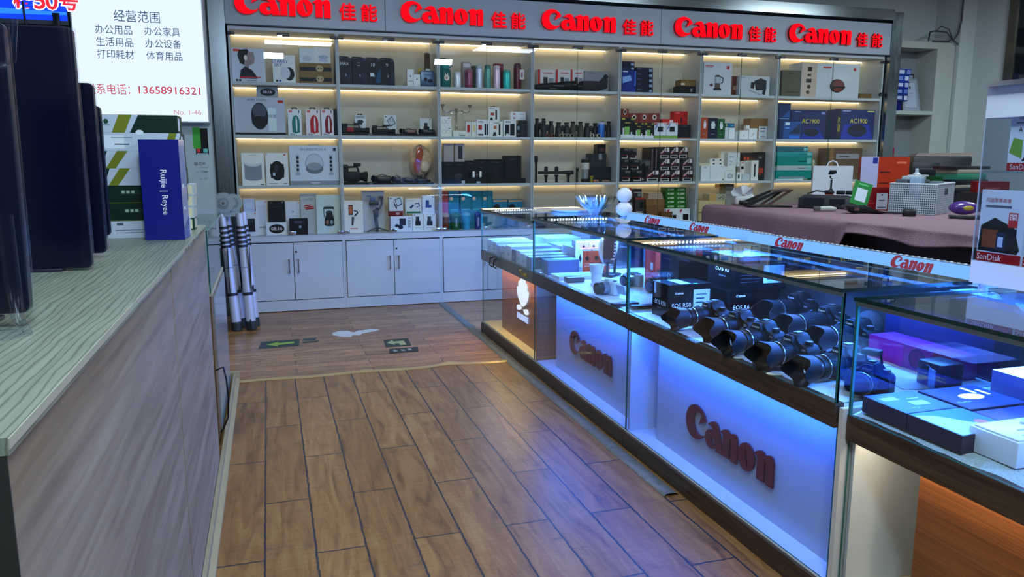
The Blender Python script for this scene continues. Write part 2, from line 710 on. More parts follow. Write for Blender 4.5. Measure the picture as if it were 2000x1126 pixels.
S = True
_C = [(415, 155, S), (372, 95), (312, 60), (245, 48), (170, 70), (120, 118), (95, 185), (102, 255), (132, 312), (182, 347), (242, 360), (310, 350), (366, 322), (400, 285, S), (358, 302), (310, 306), (265, 286), (232, 250), (216, 205), (221, 155), (246, 118), (282, 100), (318, 104), (346, 124, S), (305, 212, S)]
_A = [(440, 166, S), (500, 128), (548, 118), (592, 138), (615, 185), (642, 265), (672, 372, S), (573, 372, S), (563, 346, S), (530, 362), (490, 368), (442, 350), (410, 305), (410, 262), (436, 222), (485, 204), (541, 212, S), (528, 186), (496, 172)]
_N = [(632, 173, S), (680, 141), (722, 132), (752, 140), (766, 158, S), (800, 142), (836, 138), (860, 152), (872, 190, S), (872, 383, S), (787, 381, S), (787, 208, S), (776, 197), (765, 210, S), (765, 375, S), (674, 372, S), (674, 196, S), (658, 180)]


def logo_mesh(ext=0.05):
    """the C-a-n-o-n word mark, width 1, baseline at y=0, in local XY"""
    key = ('logo', ext)
    if key in _T:
        return _T[key]
    loops = [smooth_loop(_C), smooth_loop(_A), ell(525, 285, 28, 33), smooth_loop(_N), ell(993, 272, 107, 117, 0), ell(995, 270, 13, 82, -14),
             smooth_loop([(p[0] + 460, p[1] + 25) + tuple(p[2:]) for p in _N])]
    cu = bpy.data.curves.new('tmp', 'CURVE')
    cu.dimensions = '2D'
    cu.fill_mode = 'BOTH'
    for lp in loops:
        sp = cu.splines.new('POLY')
        sp.points.add(len(lp) - 1)
        for p, (x, y) in zip(sp.points, lp):
            yy = y - (x - 100) * 0.046
            p.co = ((x - 95) / 1240.0, (352 - yy) / 1240.0 * 0.96, 0, 1)
        sp.use_cyclic_u = True
    cu.extrude = ext
    _T[key] = curve_mesh(cu) + (1.0,)
    return _T[key]


def letters(mb, mesh, face, side, M):
    vs, fs = mesh[0], mesh[1]
    fr, sd = [], []
    for q in fs:
        A, B, C = (Vector(vs[i]) for i in q[:3])
        n = (B - A).cross(C - A)
        (fr if abs(n.z) > 0.5 * n.length else sd).append(q)
    mb.add(vs, fr, face, M)
    mb.add(vs, sd, side, M)


# ------------------------------------------------------------------ printed boxes
def face_art(mb, art, w, h, y=0.0, x0=None, z0=0.0, off=0.0006, rough=0.45):
    """flat print on a front face (facing -Y), positions as fractions of the face"""
    x0 = -w / 2 if x0 is None else x0
    lay = 0
    for a in art:
        lay += 1
        yy = y - off - lay * 0.00008
        if a[0] == 'r':
            _, u0, v0, u1, v1, c = a
            mb.add([(x0 + u0 * w, yy, z0 + v0 * h), (x0 + u1 * w, yy, z0 + v0 * h), (x0 + u1 * w, yy, z0 + v1 * h), (x0 + u0 * w, yy, z0 + v1 * h)], [(0, 1, 2, 3)], mat(pk(c[:6]), rough, spec=0.2))
        elif a[0] == 'e':
            _, u, v, ru, rv, c = a
            ps = ell(x0 + u * w, z0 + v * h, ru * w, rv * h, n=20)
            mb.add([(p[0], yy, p[1]) for p in ps], [tuple(range(20))], mat(pk(c[:6]), rough, spec=0.2))
        elif a[0] == 'p':
            ps = [(x0 + p[0] * w, z0 + p[1] * h) for p in a[1]]
            ar = sum(ps[i][0] * ps[(i + 1) % len(ps)][1] - ps[(i + 1) % len(ps)][0] * ps[i][1] for i in range(len(ps)))
            if ar < 0:
                ps = ps[::-1]
            mb.add([(p[0], yy, p[1]) for p in ps], [tuple(range(len(ps)))], mat(pk(a[2][:6]), rough, spec=0.2))
        elif a[0] == 't':
            s, u, v, th, c = a[1:6]
            rot = a[6] if len(a) > 6 else 0
            vs, fs, tw = text_mesh(s)
            k = th * h
            lim = 0.94 * (h if rot else w)
            if tw * k > lim:
                k = lim / tw
            mb.add(vs, fs, mat(pk(c[:6]), rough, spec=0.2), Matrix.Translation((x0 + u * w, yy, z0 + v * h)) @ Matrix.Rotation(R(90), 4, 'X') @ Matrix.Rotation(R(rot), 4, 'Z') @ Matrix.Scale(k, 4))
        elif a[0] == 'L':
            _, u, v, lw, c = a
            vs, fs, _w = logo_mesh(0.0)
            mb.add(vs, fs, mat(c, rough), Matrix.Translation((x0 + u * w - lw * w / 2, yy, z0 + v * h)) @ Matrix.Rotation(R(90), 4, 'X') @ Matrix.Scale(lw * w, 4))


def pbox(name, label, cat, x, y, z, w, d, h, col, art=(), rz=0.0, group=None, rough=0.45, top=(), side=(), lside=()):
    """a printed carton: front at local y=0 facing -Y, depth d behind it"""
    mb = MB()
    mb.box(-w / 2, w / 2, 0, d, 0, h, mat(pk(col), rough, spec=0.2))
    face_art(mb, art, w, h, rough=rough)
    if top:
        keep = mb.M
        mb.M = TR(0, 0, h, rx=-90)
        face_art(mb, top, w, d, rough=rough)
        mb.M = keep
    if side:
        keep = mb.M
        mb.M = TR(w / 2, d / 2, 0, rz=90)
        face_art(mb, side, d, h, rough=rough)
        mb.M = keep
    if lside:
        keep = mb.M
        mb.M = TR(-w / 2, d / 2, 0, rz=-90)
        face_art(mb, lside, d, h, rough=rough)
        mb.M = keep
    o = mb.build(name, None, (x, y, z), rz, smooth=0)
    return tag(o, label, cat, group)
# ------------------------------------------------------------------ the room
YC = 7.57            # front plane of the wall cabinets
BX = [-0.2837, 0.6625, 1.6153, 2.5738, 3.5295, 4.4826, 5.4508, 6.8714]
SZ = [2.1102, 1.6405, 1.1779, 0.7117]
PAINT = mat('b4bcbc', 0.7, var=0.05, scale=2.0)
PAINT2 = mat('c2c8c4', 0.75, var=0.05, scale=2.0)

mb = MB()
mb.box(-2.4, 8.3, -1.0, 5.2, -0.06, 0.0, plankmat('plank_front', True, 0.1835, 0.98, -0.265, 2.28, ('593a22', '80592f', '93693b', 'a5804c'), '20252c', 0.24, 0.0042, 0.6))
struct(mb.build('floor', smooth=0))
mb = MB()
mb.box(-2.4, 8.3, 5.2, 8.0, -0.06, 0.0, plankmat('plank_back', False, 0.115, 1.02, 0.12, 5.2, ('74492a', '96673c', 'ae8050', 'c69c68'), '3a2e26', 0.2, 0.003, vary=0.85))
struct(mb.build('floor', smooth=0))
mb = MB()
mb.box(-2.4, 8.3, 7.985, 8.1, 0.0, 3.42, PAINT)
struct(mb.build('wall_back', smooth=0))
mb = MB()
mb.box(8.2, 8.3, -1.0, 8.0, 0.0, 3.42, PAINT)
struct(mb.build('wall_right', smooth=0))
mb = MB()
mb.box(-2.5, -2.4, -1.0, 8.0, 0.0, 3.42, PAINT2)
struct(mb.build('wall_left', smooth=0))
mb = MB()
mb.box(-2.5, 8.3, -1.0, 8.1, 3.42, 3.5, mat('9fa6a8', 0.8))
struct(mb.build('ceiling', smooth=0))
# corner pier of the right-hand wall between the niche and the window
mb = MB()
mb.box(7.98, 8.2, 7.60, 7.985, 0, 3.42, PAINT)
struct(mb.build('wall_corner', smooth=0))

# window in the right wall
mb = MB()
mb.box(8.17, 8.20, 4.6, 7.02, 2.28, 3.30, mat('10151c', 0.2))
win = struct(mb.build('window_1', smooth=0))
mb = MB()
for a in ((8.15, 8.2, 7.02, 7.12, 2.22, 3.36), (8.15, 8.2, 4.5, 4.6, 2.22, 3.36), (8.15, 8.2, 4.6, 7.02, 3.30, 3.36), (8.15, 8.2, 4.6, 7.02, 2.22, 2.28)):
    mb.box(*a, steelmat('steel_frame', 'Z', 'a09484', 0.3))
mb.build('window_frame', win, smooth=0)
mb = MB()
mb.pane(8.155, 8.16, 4.6, 7.02, 2.28, 3.30, GLASS, GEDGE, 'x')
mb.build('pane', win, smooth=0)
mb = MB()
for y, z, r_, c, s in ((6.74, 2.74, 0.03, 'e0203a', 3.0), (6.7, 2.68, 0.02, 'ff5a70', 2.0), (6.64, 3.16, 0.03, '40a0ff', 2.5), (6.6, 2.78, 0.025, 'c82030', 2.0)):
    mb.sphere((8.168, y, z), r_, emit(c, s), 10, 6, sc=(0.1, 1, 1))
mb.build('reflected_lamp', win)

# gold transition strip between the two floors, aluminium cable cover, baseboard of the left counter
mb = MB()
pts = []
n = 26
for i in range(n + 1):
    x = -0.27 + 1.86 * i / n
    pts.append((x, 5.205 + 0.012 * math.sin(i * 0.7) + (0.02 if 19 <= i <= 21 else 0), 0.004 + (0.012 if i == 20 else 0)))
vs, fs = [], []
for x, y, z in pts:
    vs += [(x, y - 0.024, 0.001), (x, y - 0.012, z + 0.004), (x, y + 0.012, z + 0.004), (x, y + 0.024, 0.001)]
for i in range(n):
    for k in range(3):
        fs.append((i * 4 + k, (i + 1) * 4 + k, (i + 1) * 4 + k + 1, i * 4 + k + 1))
mb.add(vs, fs, mat('b59c6a', 0.35, 0.3))
struct(mb.build('trim_1'))
random.seed(3)
mb = MB()
vs, fs = [], []
n = 40
for i in range(n + 1):
    y = 7.5 - (7.5 - 2.82) * i / n
    w = 0.004 * random.uniform(-1, 1)
    vs += [(1.565 + w, y, 0.001), (1.575 + w, y, 0.009 + 0.003 * random.random()), (1.60, y, 0.012), (1.628, y, 0.010), (1.640, y, 0.001)]
for i in range(n):
    for k in range(4):
        fs.append((i * 5 + k, i * 5 + k + 1, (i + 1) * 5 + k + 1, (i + 1) * 5 + k))
mb.add(vs, fs, mat('74766e', 0.45, 0.35, var=0.4, scale=30, bump=0.3))
struct(mb.build('trim_2'))
mb = MB()
mb.box(-0.283, -0.268, 0.92, 5.25, 0, 0.05, mat('8f8366', 0.55))
mb.box(-0.268, -0.246, 0.92, 5.25, 0, 0.016, mat('9c9070', 0.5))
mb.box(-0.33, -0.246, 5.25, 5.285, 0, 0.055, mat('9c9070', 0.5))
struct(mb.build('trim_3', smooth=0))

# floor decals: two dark green escape-route stickers and a torn white one
def sticker(name, label, polys, z=0.0012):
    mb = MB()
    for k, (ps, c) in enumerate(polys):
        a = sum(ps[i][0] * ps[(i + 1) % len(ps)][1] - ps[(i + 1) % len(ps)][0] * ps[i][1] for i in range(len(ps)))
        if a < 0:
            ps = ps[::-1]
        zt = z + 0.0006 * k
        n = len(ps)
        mb.add([(x, y, zt) for x, y in ps] + [(x, y, 0.0003) for x, y in ps], [tuple(range(n))] + [(i, n + i, n + (i + 1) % n, (i + 1) % n) for i in range(n)], mat(c, 0.5))
    tag(mb.build(name, smooth=0), label, 'sticker')


def q4(x0, y0, x1, y1, s=0.0):
    return [(x0, y0), (x1, y0 + s), (x1 + 0.02, y1 + s), (x0 + 0.02, y1)]


sticker('floor_sticker', 'dark green floor sticker with a yellow-green arrow near the ladder',
        [(q4(-0.14, 6.10, 0.16, 6.33, 0.02), '1f3a34'), ([(-0.08, 6.22), (0.02, 6.30), (0.0, 6.25), (0.13, 6.27), (0.13, 6.21), (0.0, 6.19), (0.01, 6.14)], '8fae3c'),
         (q4(0.19, 6.28, 0.29, 6.35), '24463f'), (q4(0.19, 6.20, 0.30, 6.245), '24463f')])
sticker('floor_sticker', 'dark floor sticker with pale bent arrow in mid aisle',
        [(q4(0.80, 5.86, 1.00, 6.12, 0.0), '253028'), ([(0.83, 6.0), (0.88, 6.08), (0.89, 6.03), (0.97, 6.04), (0.97, 5.9), (0.92, 5.9), (0.92, 5.97), (0.88, 5.96), (0.88, 5.92)], '9aa878'),
         (q4(0.80, 5.66, 1.02, 5.80), '1d2428'), ([(0.84, 5.70), (0.84, 5.76), (0.87, 5.76), (0.87, 5.70)], '8a8f86'), ([(0.90, 5.70), (0.90, 5.76), (0.93, 5.74), (0.93, 5.70)], '8a8f86'), ([(0.95, 5.71), (0.95, 5.77), (0.98, 5.76), (0.98, 5.71)], '8a8f86')])
sticker('floor_sticker', 'torn white sticker residue on the floor in front of the cupboards',
        [([(0.44, 6.42), (0.50, 6.33), (0.58, 6.30), (0.60, 6.36), (0.66, 6.34), (0.68, 6.40), (0.80, 6.46), (0.84, 6.50), (0.78, 6.54), (0.66, 6.52), (0.62, 6.46), (0.58, 6.54), (0.50, 6.55), (0.45, 6.50)], 'cfd2d2')])

# ------------------------------------------------------------------ wall cabinets
CAB = mat('b9c0c4', 0.45, var=0.03)
CABIN = mat('c6c2b2', 0.55, var=0.04)
STRIP = emit('ffe0ac', 11.0)
CHROME = mat('c9ccd0', 0.15, 1.0)
DARK = mat('24272c', 0.4)
BACK = YC + 0.395
ORD = ['first', 'second', 'third', 'fourth', 'fifth', 'sixth', 'seventh']
for k in range(7):
    x0, x1 = BX[k], BX[k + 1]
    cx = (x0 + x1) / 2
    t = thing('display_cabinet', f'white lit wall cabinet with glass doors, {ORD[k]} from the left of seven' if k < 6 else 'widest white lit wall cabinet, at the right end of the row', 'cabinet', (cx, YC, 0), 0, 'lit wall cabinets')
    w = (x1 - x0) / 2
    mb = MB()
    mb.box(-w + 0.0005, -w + 0.016, 0.0, 0.395, 0.0, 2.60, CAB)
    mb.box(w - 0.016, w - 0.0005, 0.0, 0.395, 0.0, 2.60, CAB)
    mb.box(-w + 0.016, w - 0.016, 0.385, 0.395, 0.075, 2.60, CABIN)
    mb.box(-w + 0.016, w - 0.016, 0.0, 0.385, 2.571, 2.60, CAB)
    mb.box(-w + 0.016, w - 0.016, 0.0, 0.385, 0.665, 0.7247, CAB)
    mb.build('carcass', t, smooth=0)
    for z in SZ[:3]:
        mb = MB()
        mb.box(-w + 0.016, w - 0.016, 0.012, 0.385, z - 0.013, z + 0.013, CAB)
        mb.build('shelf', t, smooth=0)
    for z in [2.571] + [s - 0.013 for s in SZ[:3]]:
        mb = MB()
        mb.box(-w + 0.02, w - 0.02, 0.352, 0.362, z - 0.006, z, STRIP)
        mb.build('led_strip', t, smooth=0)
    for s in (-1, 1):
        mb = MB()
        a, b = (-w + 0.004, -0.002) if s < 0 else (0.002, w - 0.004)
        mb.pane(a, b, -0.010, -0.004, 0.728, 2.565, DOORGLASS, GEDGE, 'y')
        d = mb.build('glass_door', t, smooth=0)
        for zz in (2.535, 0.745):
            mb = MB()
            e = a if s < 0 else b
            mb.rbox(e - 0.001 if s < 0 else e - 0.055, e + 0.055 if s < 0 else e + 0.001, -0.018, 0.002, zz - 0.014, zz + 0.014, CHROME if zz < 1 else DARK, 0.003)
            mb.build('hinge', d)
    mb = MB()
    mb.rbox(-0.055, 0.055, -0.020, 0.0, 2.528, 2.556, DARK, 0.003)
    mb.box(-0.05, -0.01, -0.021, -0.019, 2.522, 2.535, CHROME)
    mb.build('door_catch', t)
    mb = MB()
    mb.rbox(-0.035, 0.035, -0.020, 0.0, 0.733, 0.765, CHROME, 0.004)
    mb.cyl((0, -0.03, 0.75), (0, -0.018, 0.75), 0.009, 0.009, DARK, 12)
    mb.build('lock', t)
    if k == 6:
        mb = MB()
        mb.cyl((w - 0.03, -0.024, 2.17), (w - 0.03, -0.004, 2.17), 0.022, 0.022, DARK, 16)
        mb.build('door_lock', t)
    # lower cupboards
    for s in (-1, 1):
        a, b = (-w + 0.02, -0.003) if s < 0 else (0.003, w - 0.02)
        mb = MB()
        mb.rbox(a, b, -0.016, 0.002, 0.112, 0.655, CAB, 0.002, 1)
        d = mb.build('cupboard_door', t, smooth=0)
        mb = MB()
        hx = s * 0.042
        mb.cyl((hx, -0.016, 0.50), (hx, -0.045, 0.50), 0.005, 0.005, CHROME, 8)
        mb.cyl((hx, -0.016, 0.38), (hx, -0.045, 0.38), 0.005, 0.005, CHROME, 8)
        mb.tube([(hx, -0.045, 0.505), (hx, -0.048, 0.47), (hx, -0.048, 0.41), (hx, -0.045, 0.375)], [0.009, 0.006, 0.006, 0.009], CHROME, 10)
        mb.build('handle', d)
        if s > 0:
            mb = MB()
            mb.cyl((0.025, -0.019, 0.57), (0.025, -0.010, 0.57), 0.010, 0.010, mat('15161a', 0.5), 14)
            mb.build('keyhole', d)
    mb = MB()
    mb.box(-w + 0.0005, w - 0.0005, -0.012, 0.39, 0.006, 0.105, CAB)
    mb.build('plinth', t, smooth=0)

# stainless surround of the cabinet row
STEEL = steelmat('stainless', 'X', '98a2a4', 0.24)
STEELV = steelmat('stainless_v', 'Z', '7e868c', 0.26)
t = thing('steel_surround', 'brushed stainless steel surround framing the whole cabinet row', 'frame', (3.3, YC, 0))
mb = MB()
mb.box(-3.3 - 0.435, -3.3 - 0.298, -0.07, 0.40, 0, 3.08, STEELV)
mb.build('upright', t, smooth=0)
mb = MB()
mb.box(3.585, 3.73, -0.07, 0.40, 0, 3.08, STEELV)
mb.build('upright', t, smooth=0)
mb = MB()
mb.box(-3.735, 3.585, -0.09, 0.40, 2.985, 3.10, STEEL)
mb.build('crown', t, smooth=0)

# lit fascia panels with raised letters
REDL = emit('ff0a1c', 1.15)
HALO = mat('a01020', 0.4)
HALOF = emit('ff3a50', 0.9)
REDS = mat('5a0810', 0.4)
FP = mat('a3aebb', 0.45, var=0.03)
LOGOS = [(-0.209, 0.611, 0.679, 1.026), (1.246, 2.039, 2.111, 2.463), (2.633, 3.428, 3.496, 3.847), (4.09, 4.901, 4.971, 5.322), (5.482, 6.302, 6.371, 6.737)]
for k, (px0, px1, idx) in enumerate(((-0.296, 1.105, (0,)), (1.108, 3.953, (1, 2)), (3.956, 6.884, (3, 4)))):
    t = thing('sign_panel', ['grey fascia sign panel with one red lit word mark, above the left cabinets', 'grey fascia sign panel with two red lit word marks, above the middle cabinets', 'grey fascia sign panel with two red lit word marks, above the right cabinets'][k], 'sign', ((px0 + px1) / 2, YC, 2.62))
    c = (px0 + px1) / 2
    mb = MB()
    mb.rbox(px0 - c, px1 - c, -0.06, 0.30, -0.012, 0.335, FP, 0.003, 1)
    mb.build('panel', t, smooth=0)
    for i in idx:
        a, b, ca, cb = LOGOS[i]
        for nm, full in (('letter_halo', 1.012), ('logo_letters', 1.0)):
            mb = MB()
            dep = 0.006 if nm == 'letter_halo' else 0.030
            vs, fs, _w = logo_mesh(dep / 2 / (b - a))
            yo = -0.062 - (0.003 if nm == 'letter_halo' else 0.024)
            Mx = Matrix.Translation((a - c, yo, 0.07)) @ Matrix.Rotation(R(90), 4, 'X') @ Matrix.Scale(b - a, 4)
            n0 = len(mb.f)
            letters(mb, (vs, fs), HALOF if nm == 'letter_halo' else REDL, HALO if nm == 'letter_halo' else REDS, Mx)
            mb.build(nm, t, smooth=0)
        ws = cb - ca
        for ch, xx in (('佳', ca + ws * 0.24), ('能', ca + ws * 0.80)):
            mb = MB()
            vs, fs, tw = text_mesh(ch, 0.06, 0.018, 3)
            hgt = 0.150
            letters(mb, (vs, fs), REDL, REDS, Matrix.Translation((xx - c, -0.086, 0.135)) @ Matrix.Rotation(R(90), 4, 'X') @ Matrix.Diagonal((hgt, hgt, hgt * 1.4, 1)))
            mb.build('chinese_letter', t, smooth=0)

# ------------------------------------------------------------------ goods on the shelves
BKM = mat('090a0d', 0.35, spec=0.35)
BKR = mat('0c0d10', 0.6, spec=0.35)
LENSG = mat('0a1020', 0.06, coat=1.0)


def v_hangbox(name, label, cat, x, y, z, w, d, h, col, art, group, **k):
    o = pbox(name, label, cat, x, y, z, w, d, h * 0.93, col, art, group=group)
    mb = MB()
    mb.prism([(-w * 0.24, 0), (-w * 0.2, h * 0.075), (w * 0.2, h * 0.075), (w * 0.24, 0), (w * 0.12, 0), (w * 0.1, h * 0.03), (-w * 0.1, h * 0.03), (-w * 0.12, 0)], d * 0.4, d * 0.45, BKM, TR(0, 0, h * 0.93))
    mb.build('hang_tab', o, smooth=0)


def v_handlebox(name, label, cat, x, y, z, w, d, h, col, art, group, **k):
    hh = h - 0.018
    o = pbox(name, label, cat, x, y, z, w, d, hh, col, art, group=group)
    mb = MB()
    mb.tube([(-0.06, d / 2, hh - 0.002), (-0.045, d / 2, hh + 0.012), (0.045, d / 2, hh + 0.012), (0.06, d / 2, hh - 0.002)], 0.004, mat('d8dade', 0.5), 6)
    mb.build('carry_handle', o)


def v_roundbox(name, label, cat, x, y, z, w, d, h, col, art, group, **k):
    mb = MB()
    r = w * 0.4
    poly = [(-w / 2, 0), (w / 2, 0), (w / 2, h - r)] + [(w / 2 - r + r * math.cos(t * PI / 12), h - r + r * math.sin(t * PI / 12)) for t in range(1, 6)] + [(w / 2 - r, h), (-w / 2, h)]
    mb.prism(poly, 0, d, mat(pk(col), 0.4, spec=0.2))
    face_art(mb, art, w, h, rough=0.35)
    tag(mb.build(name, None, (x, y, z), 0, smooth=30), label, cat, group)


def v_tinbox(name, label, cat, x, y, z, w, d, h, col, art, group, **k):
    mb = MB()
    mb.rbox(-w / 2, w / 2, 0, d, 0, h * 0.93, mat(pk(col), 0.3, 0.4), 0.008)
    face_art(mb, art, w, h * 0.93)
    o = tag(mb.build(name, None, (x, y, z)), label, cat, group)
    mb = MB()
    mb.tube([(-w * 0.12, d / 2, h * 0.93), (-w * 0.1, d / 2, h * 0.98), (w * 0.1, d / 2, h * 0.98), (w * 0.12, d / 2, h * 0.93)], 0.003, mat('a9adb4', 0.3, 0.8), 6)
    mb.build('carry_loop', o)


def v_camcorder(name, label, cat, x, y, z, w, d, h, col, art, group, strap=None, **k):
    t = thing(name, label, cat, (x, y, z), 0, group)
    mb = MB()
    mb.rbox(-w * 0.48, w * 0.2, d * 0.2, d * 0.85, h * 0.06, h * 0.55, BKR, h * 0.06)
    mb.rbox(-w * 0.5, -w * 0.3, d * 0.3, d * 0.75, h * 0.2, h * 0.7, BKR, h * 0.05)
    mb.box(-w * 0.3, w * 0.1, d * 0.3, d * 0.7, 0, h * 0.07, BKM)
    mb.build('body', t)
    mb = MB()
    mb.cyl((w * 0.18, d * 0.5, h * 0.32), (w * 0.36, d * 0.45, h * 0.3), h * 0.2, h * 0.22, BKM, 18)
    mb.cyl((w * 0.36, d * 0.45, h * 0.3), (w * 0.5, d * 0.4, h * 0.29), h * 0.25, h * 0.27, BKR, 18, caps=False)
    mb.cyl((w * 0.37, d * 0.445, h * 0.3), (w * 0.38, d * 0.44, h * 0.3), h * 0.24, h * 0.24, LENSG, 18)
    mb.build('lens', t)
    mb = MB()
    mb.tube([(-w * 0.3, d * 0.5, h * 0.55), (-w * 0.28, d * 0.5, h * 0.78), (w * 0.1, d * 0.5, h * 0.8), (w * 0.16, d * 0.5, h * 0.55)], h * 0.06, BKM, 8)
    mb.build('top_handle', t)
    mb = MB()
    mb.cyl((-w * 0.05, d * 0.42, h * 0.9), (w * 0.25, d * 0.42, h * 0.9), h * 0.09, h * 0.09, mat('1c1e22', 0.8, bump=0.4, scale=60), 12)
    mb.box(w * 0.02, w * 0.06, d * 0.38, d * 0.46, h * 0.78, h * 0.9, BKM)
    mb.build('microphone', t)
    mb = MB()
    mb.rbox(-w * 0.5, -w * 0.28, d * 0.3, d * 0.6, h * 0.68, h * 0.92, BKM, h * 0.04)
    mb.build('viewfinder', t)
    if strap:
        mb = MB()
        mb.rbox(-w * 0.32, -w * 0.08, d * 0.1, d * 0.22, h * 0.16, h * 0.52, mat(strap, 0.7), h * 0.03)
        plabel(mb.build('strap', t), 'red hand strap')


def v_handycam(name, label, cat, x, y, z, w, d, h, col, art, group, trim='23262c', **k):
    t = thing(name, label, cat, (x, y, z), 0, group)
    mb = MB()
    mb.rbox(-w * 0.2, w * 0.48, d * 0.1, d * 0.8, 0, h * 0.8, mat(pk(col), 0.35), h * 0.16)
    mb.rbox(-w * 0.05, w * 0.4, d * 0.06, d * 0.12, h * 0.15, h * 0.66, mat(trim, 0.35), h * 0.05)
    mb.build('body', t)
    mb = MB()
    mb.cyl((-w * 0.18, d * 0.4, h * 0.48), (-w * 0.36, d * 0.2, h * 0.46), h * 0.4, h * 0.42, BKM, 18)
    mb.cyl((-w * 0.36, d * 0.2, h * 0.46), (-w * 0.38, d * 0.18, h * 0.46), h * 0.36, h * 0.36, LENSG, 18)
    mb.cyl((-w * 0.34, d * 0.22, h * 0.46), (-w * 0.37, d * 0.19, h * 0.46), h * 0.44, h * 0.44, mat('5a7286', 0.2, 0.6), 18, caps=False)
    mb.build('lens', t)
    mb = MB()
    mb.tube([(-w * 0.1, d * 0.75, h * 0.78), (w * 0.1, d * 0.8, h * 0.98), (w * 0.4, d * 0.75, h * 0.72)], h * 0.05, BKR, 6)
    mb.build('strap', t)


def shell_mesh(mb, w, h, d):
    cream = mat('d6b08a', 0.15, var=0.35, scale=30, coat=0.6)
    vs, fs = [], []
    n, m = 22, 14
    for j in range(m + 1):
        v = j / m
        zz = h * v
        prof = math.sin(PI * min(max(v * 0.94 + 0.05, 0), 1)) ** 0.62
        for i in range(n):
            a = 2 * PI * i / n
            lump = 1 + 0.07 * math.sin(3 * a + 4 * v)
            vs.append((w * 0.5 * prof * math.cos(a) * lump + w * 0.08 * math.sin(2.4 * v), d * 0.5 + d * 0.45 * prof * math.sin(a) * lump, zz))
    for j in range(m):
        for i in range(n):
            fs.append((j * n + i, j * n + (i + 1) % n, (j + 1) * n + (i + 1) % n, (j + 1) * n + i))
    fs += [tuple(range(n - 1, -1, -1)), tuple(range(m * n, (m + 1) * n))]
    mb.add(vs, fs, cream)


def v_shell(name, label, cat, x, y, z, w, d, h, col, art, group, **k):
    t = thing(name, label, cat, (x, y, z), 0, group)
    M0 = TR(0, 0, h * 0.16)
    mb = MB()
    mb.M = M0
    shell_mesh(mb, w * 0.86, h * 0.84, d)
    mb.M = None
    mb.build('shell_body', t, smooth=80)
    mb = MB()
    ps = smooth_loop([(-0.16, 0.12), (-0.24, 0.3), (-0.17, 0.55), (-0.12, 0.85), (0.04, 0.9), (0.12, 0.72), (0.05, 0.5), (-0.02, 0.25), (-0.06, 0.14)], 4)
    mb.prism([(p[0] * w, p[1] * h * 0.84) for p in ps], -0.012, 0.02, mat('a8481c', 0.15, coat=0.6), M0, bevel=0.004)
    plabel(mb.build('shell_mouth', t), 'deep orange shell opening')
    mb = MB()
    mb.sphere((w * 0.16, 0.02, h * 0.42), w * 0.2, mat('e2c8a0', 0.12, coat=0.7), 14, 10, sc=(1, 0.6, 1.1))
    plabel(mb.build('shell_lip', t), 'glossy cream lip')
    mb = MB()
    mb.tube([(w * 0.05, d * 0.5, 0), (w * 0.2, d * 0.5, h * 0.1), (w * 0.3, d * 0.6, h * 0.25)], 0.012, BKM, 8)
    mb.rbox(-w * 0.25, w * 0.4, d * 0.2, d * 0.95, 0, h * 0.05, BKM, 0.004)
    mb.box(-w * 0.1, w * 0.1, d * 0.4, d * 0.6, h * 0.04, h * 0.2, BKM)
    mb.build('stand', t)


def v_gimbal(name, label, cat, x, y, z, w, d, h, col, art, group, **k):
    g1 = mat('55595f', 0.4)
    g2 = mat('2c2f34', 0.4)
    t = thing(name, label, cat, (x, y, z), 0, group)
    mb = MB()
    for a in (200, 340, 90):
        mb.tube([(0, d / 2, h * 0.12), (w * 0.46 * math.cos(R(a)), d / 2 + 0.05 * math.sin(R(a)), 0.004)], [0.008, 0.005], g2, 8)
    mb.cyl((0, d / 2, 0.0), (0, d / 2, h * 0.14), 0.010, 0.013, g2, 12)
    mb.build('tripod', t)
    mb = MB()
    mb.tube([(0, d / 2, h * 0.12), (-w * 0.04, d / 2, h * 0.3), (-w * 0.08, d / 2, h * 0.6)], [0.014, 0.018, 0.020], g1, 12)
    mb.rbox(-w * 0.12, w * 0.06, d * 0.35, d * 0.65, h * 0.42, h * 0.62, mat('3e4654', 0.4), 0.006)
    mb.build('handle', t)
    mb = MB()
    mb.tube([(-w * 0.02, d / 2, h * 0.62), (w * 0.12, d / 2, h * 0.66), (w * 0.2, d / 2, h * 0.8), (w * 0.22, d / 2, h * 0.96), (w * 0.08, d / 2, h * 0.97)], 0.011, g1, 10)
    mb.cyl((w * 0.02, d * 0.4, h * 0.62), (w * 0.02, d * 0.6, h * 0.62), 0.018, 0.018, g2, 14)
    mb.cyl((w * 0.2, d * 0.4, h * 0.95), (w * 0.2, d * 0.6, h * 0.95), 0.017, 0.017, g2, 14)
    mb.build('arm', t)
    mb = MB()
    mb.rbox(-w * 0.3, w * 0.08, d * 0.42, d * 0.6, h * 0.74, h * 0.86, g2, 0.006)
    mb.rbox(-w * 0.26, -w * 0.06, d * 0.40, d * 0.5, h * 0.86, h * 0.98, mat('4a5c8a', 0.4), 0.004)
    mb.build('phone_clamp', t)


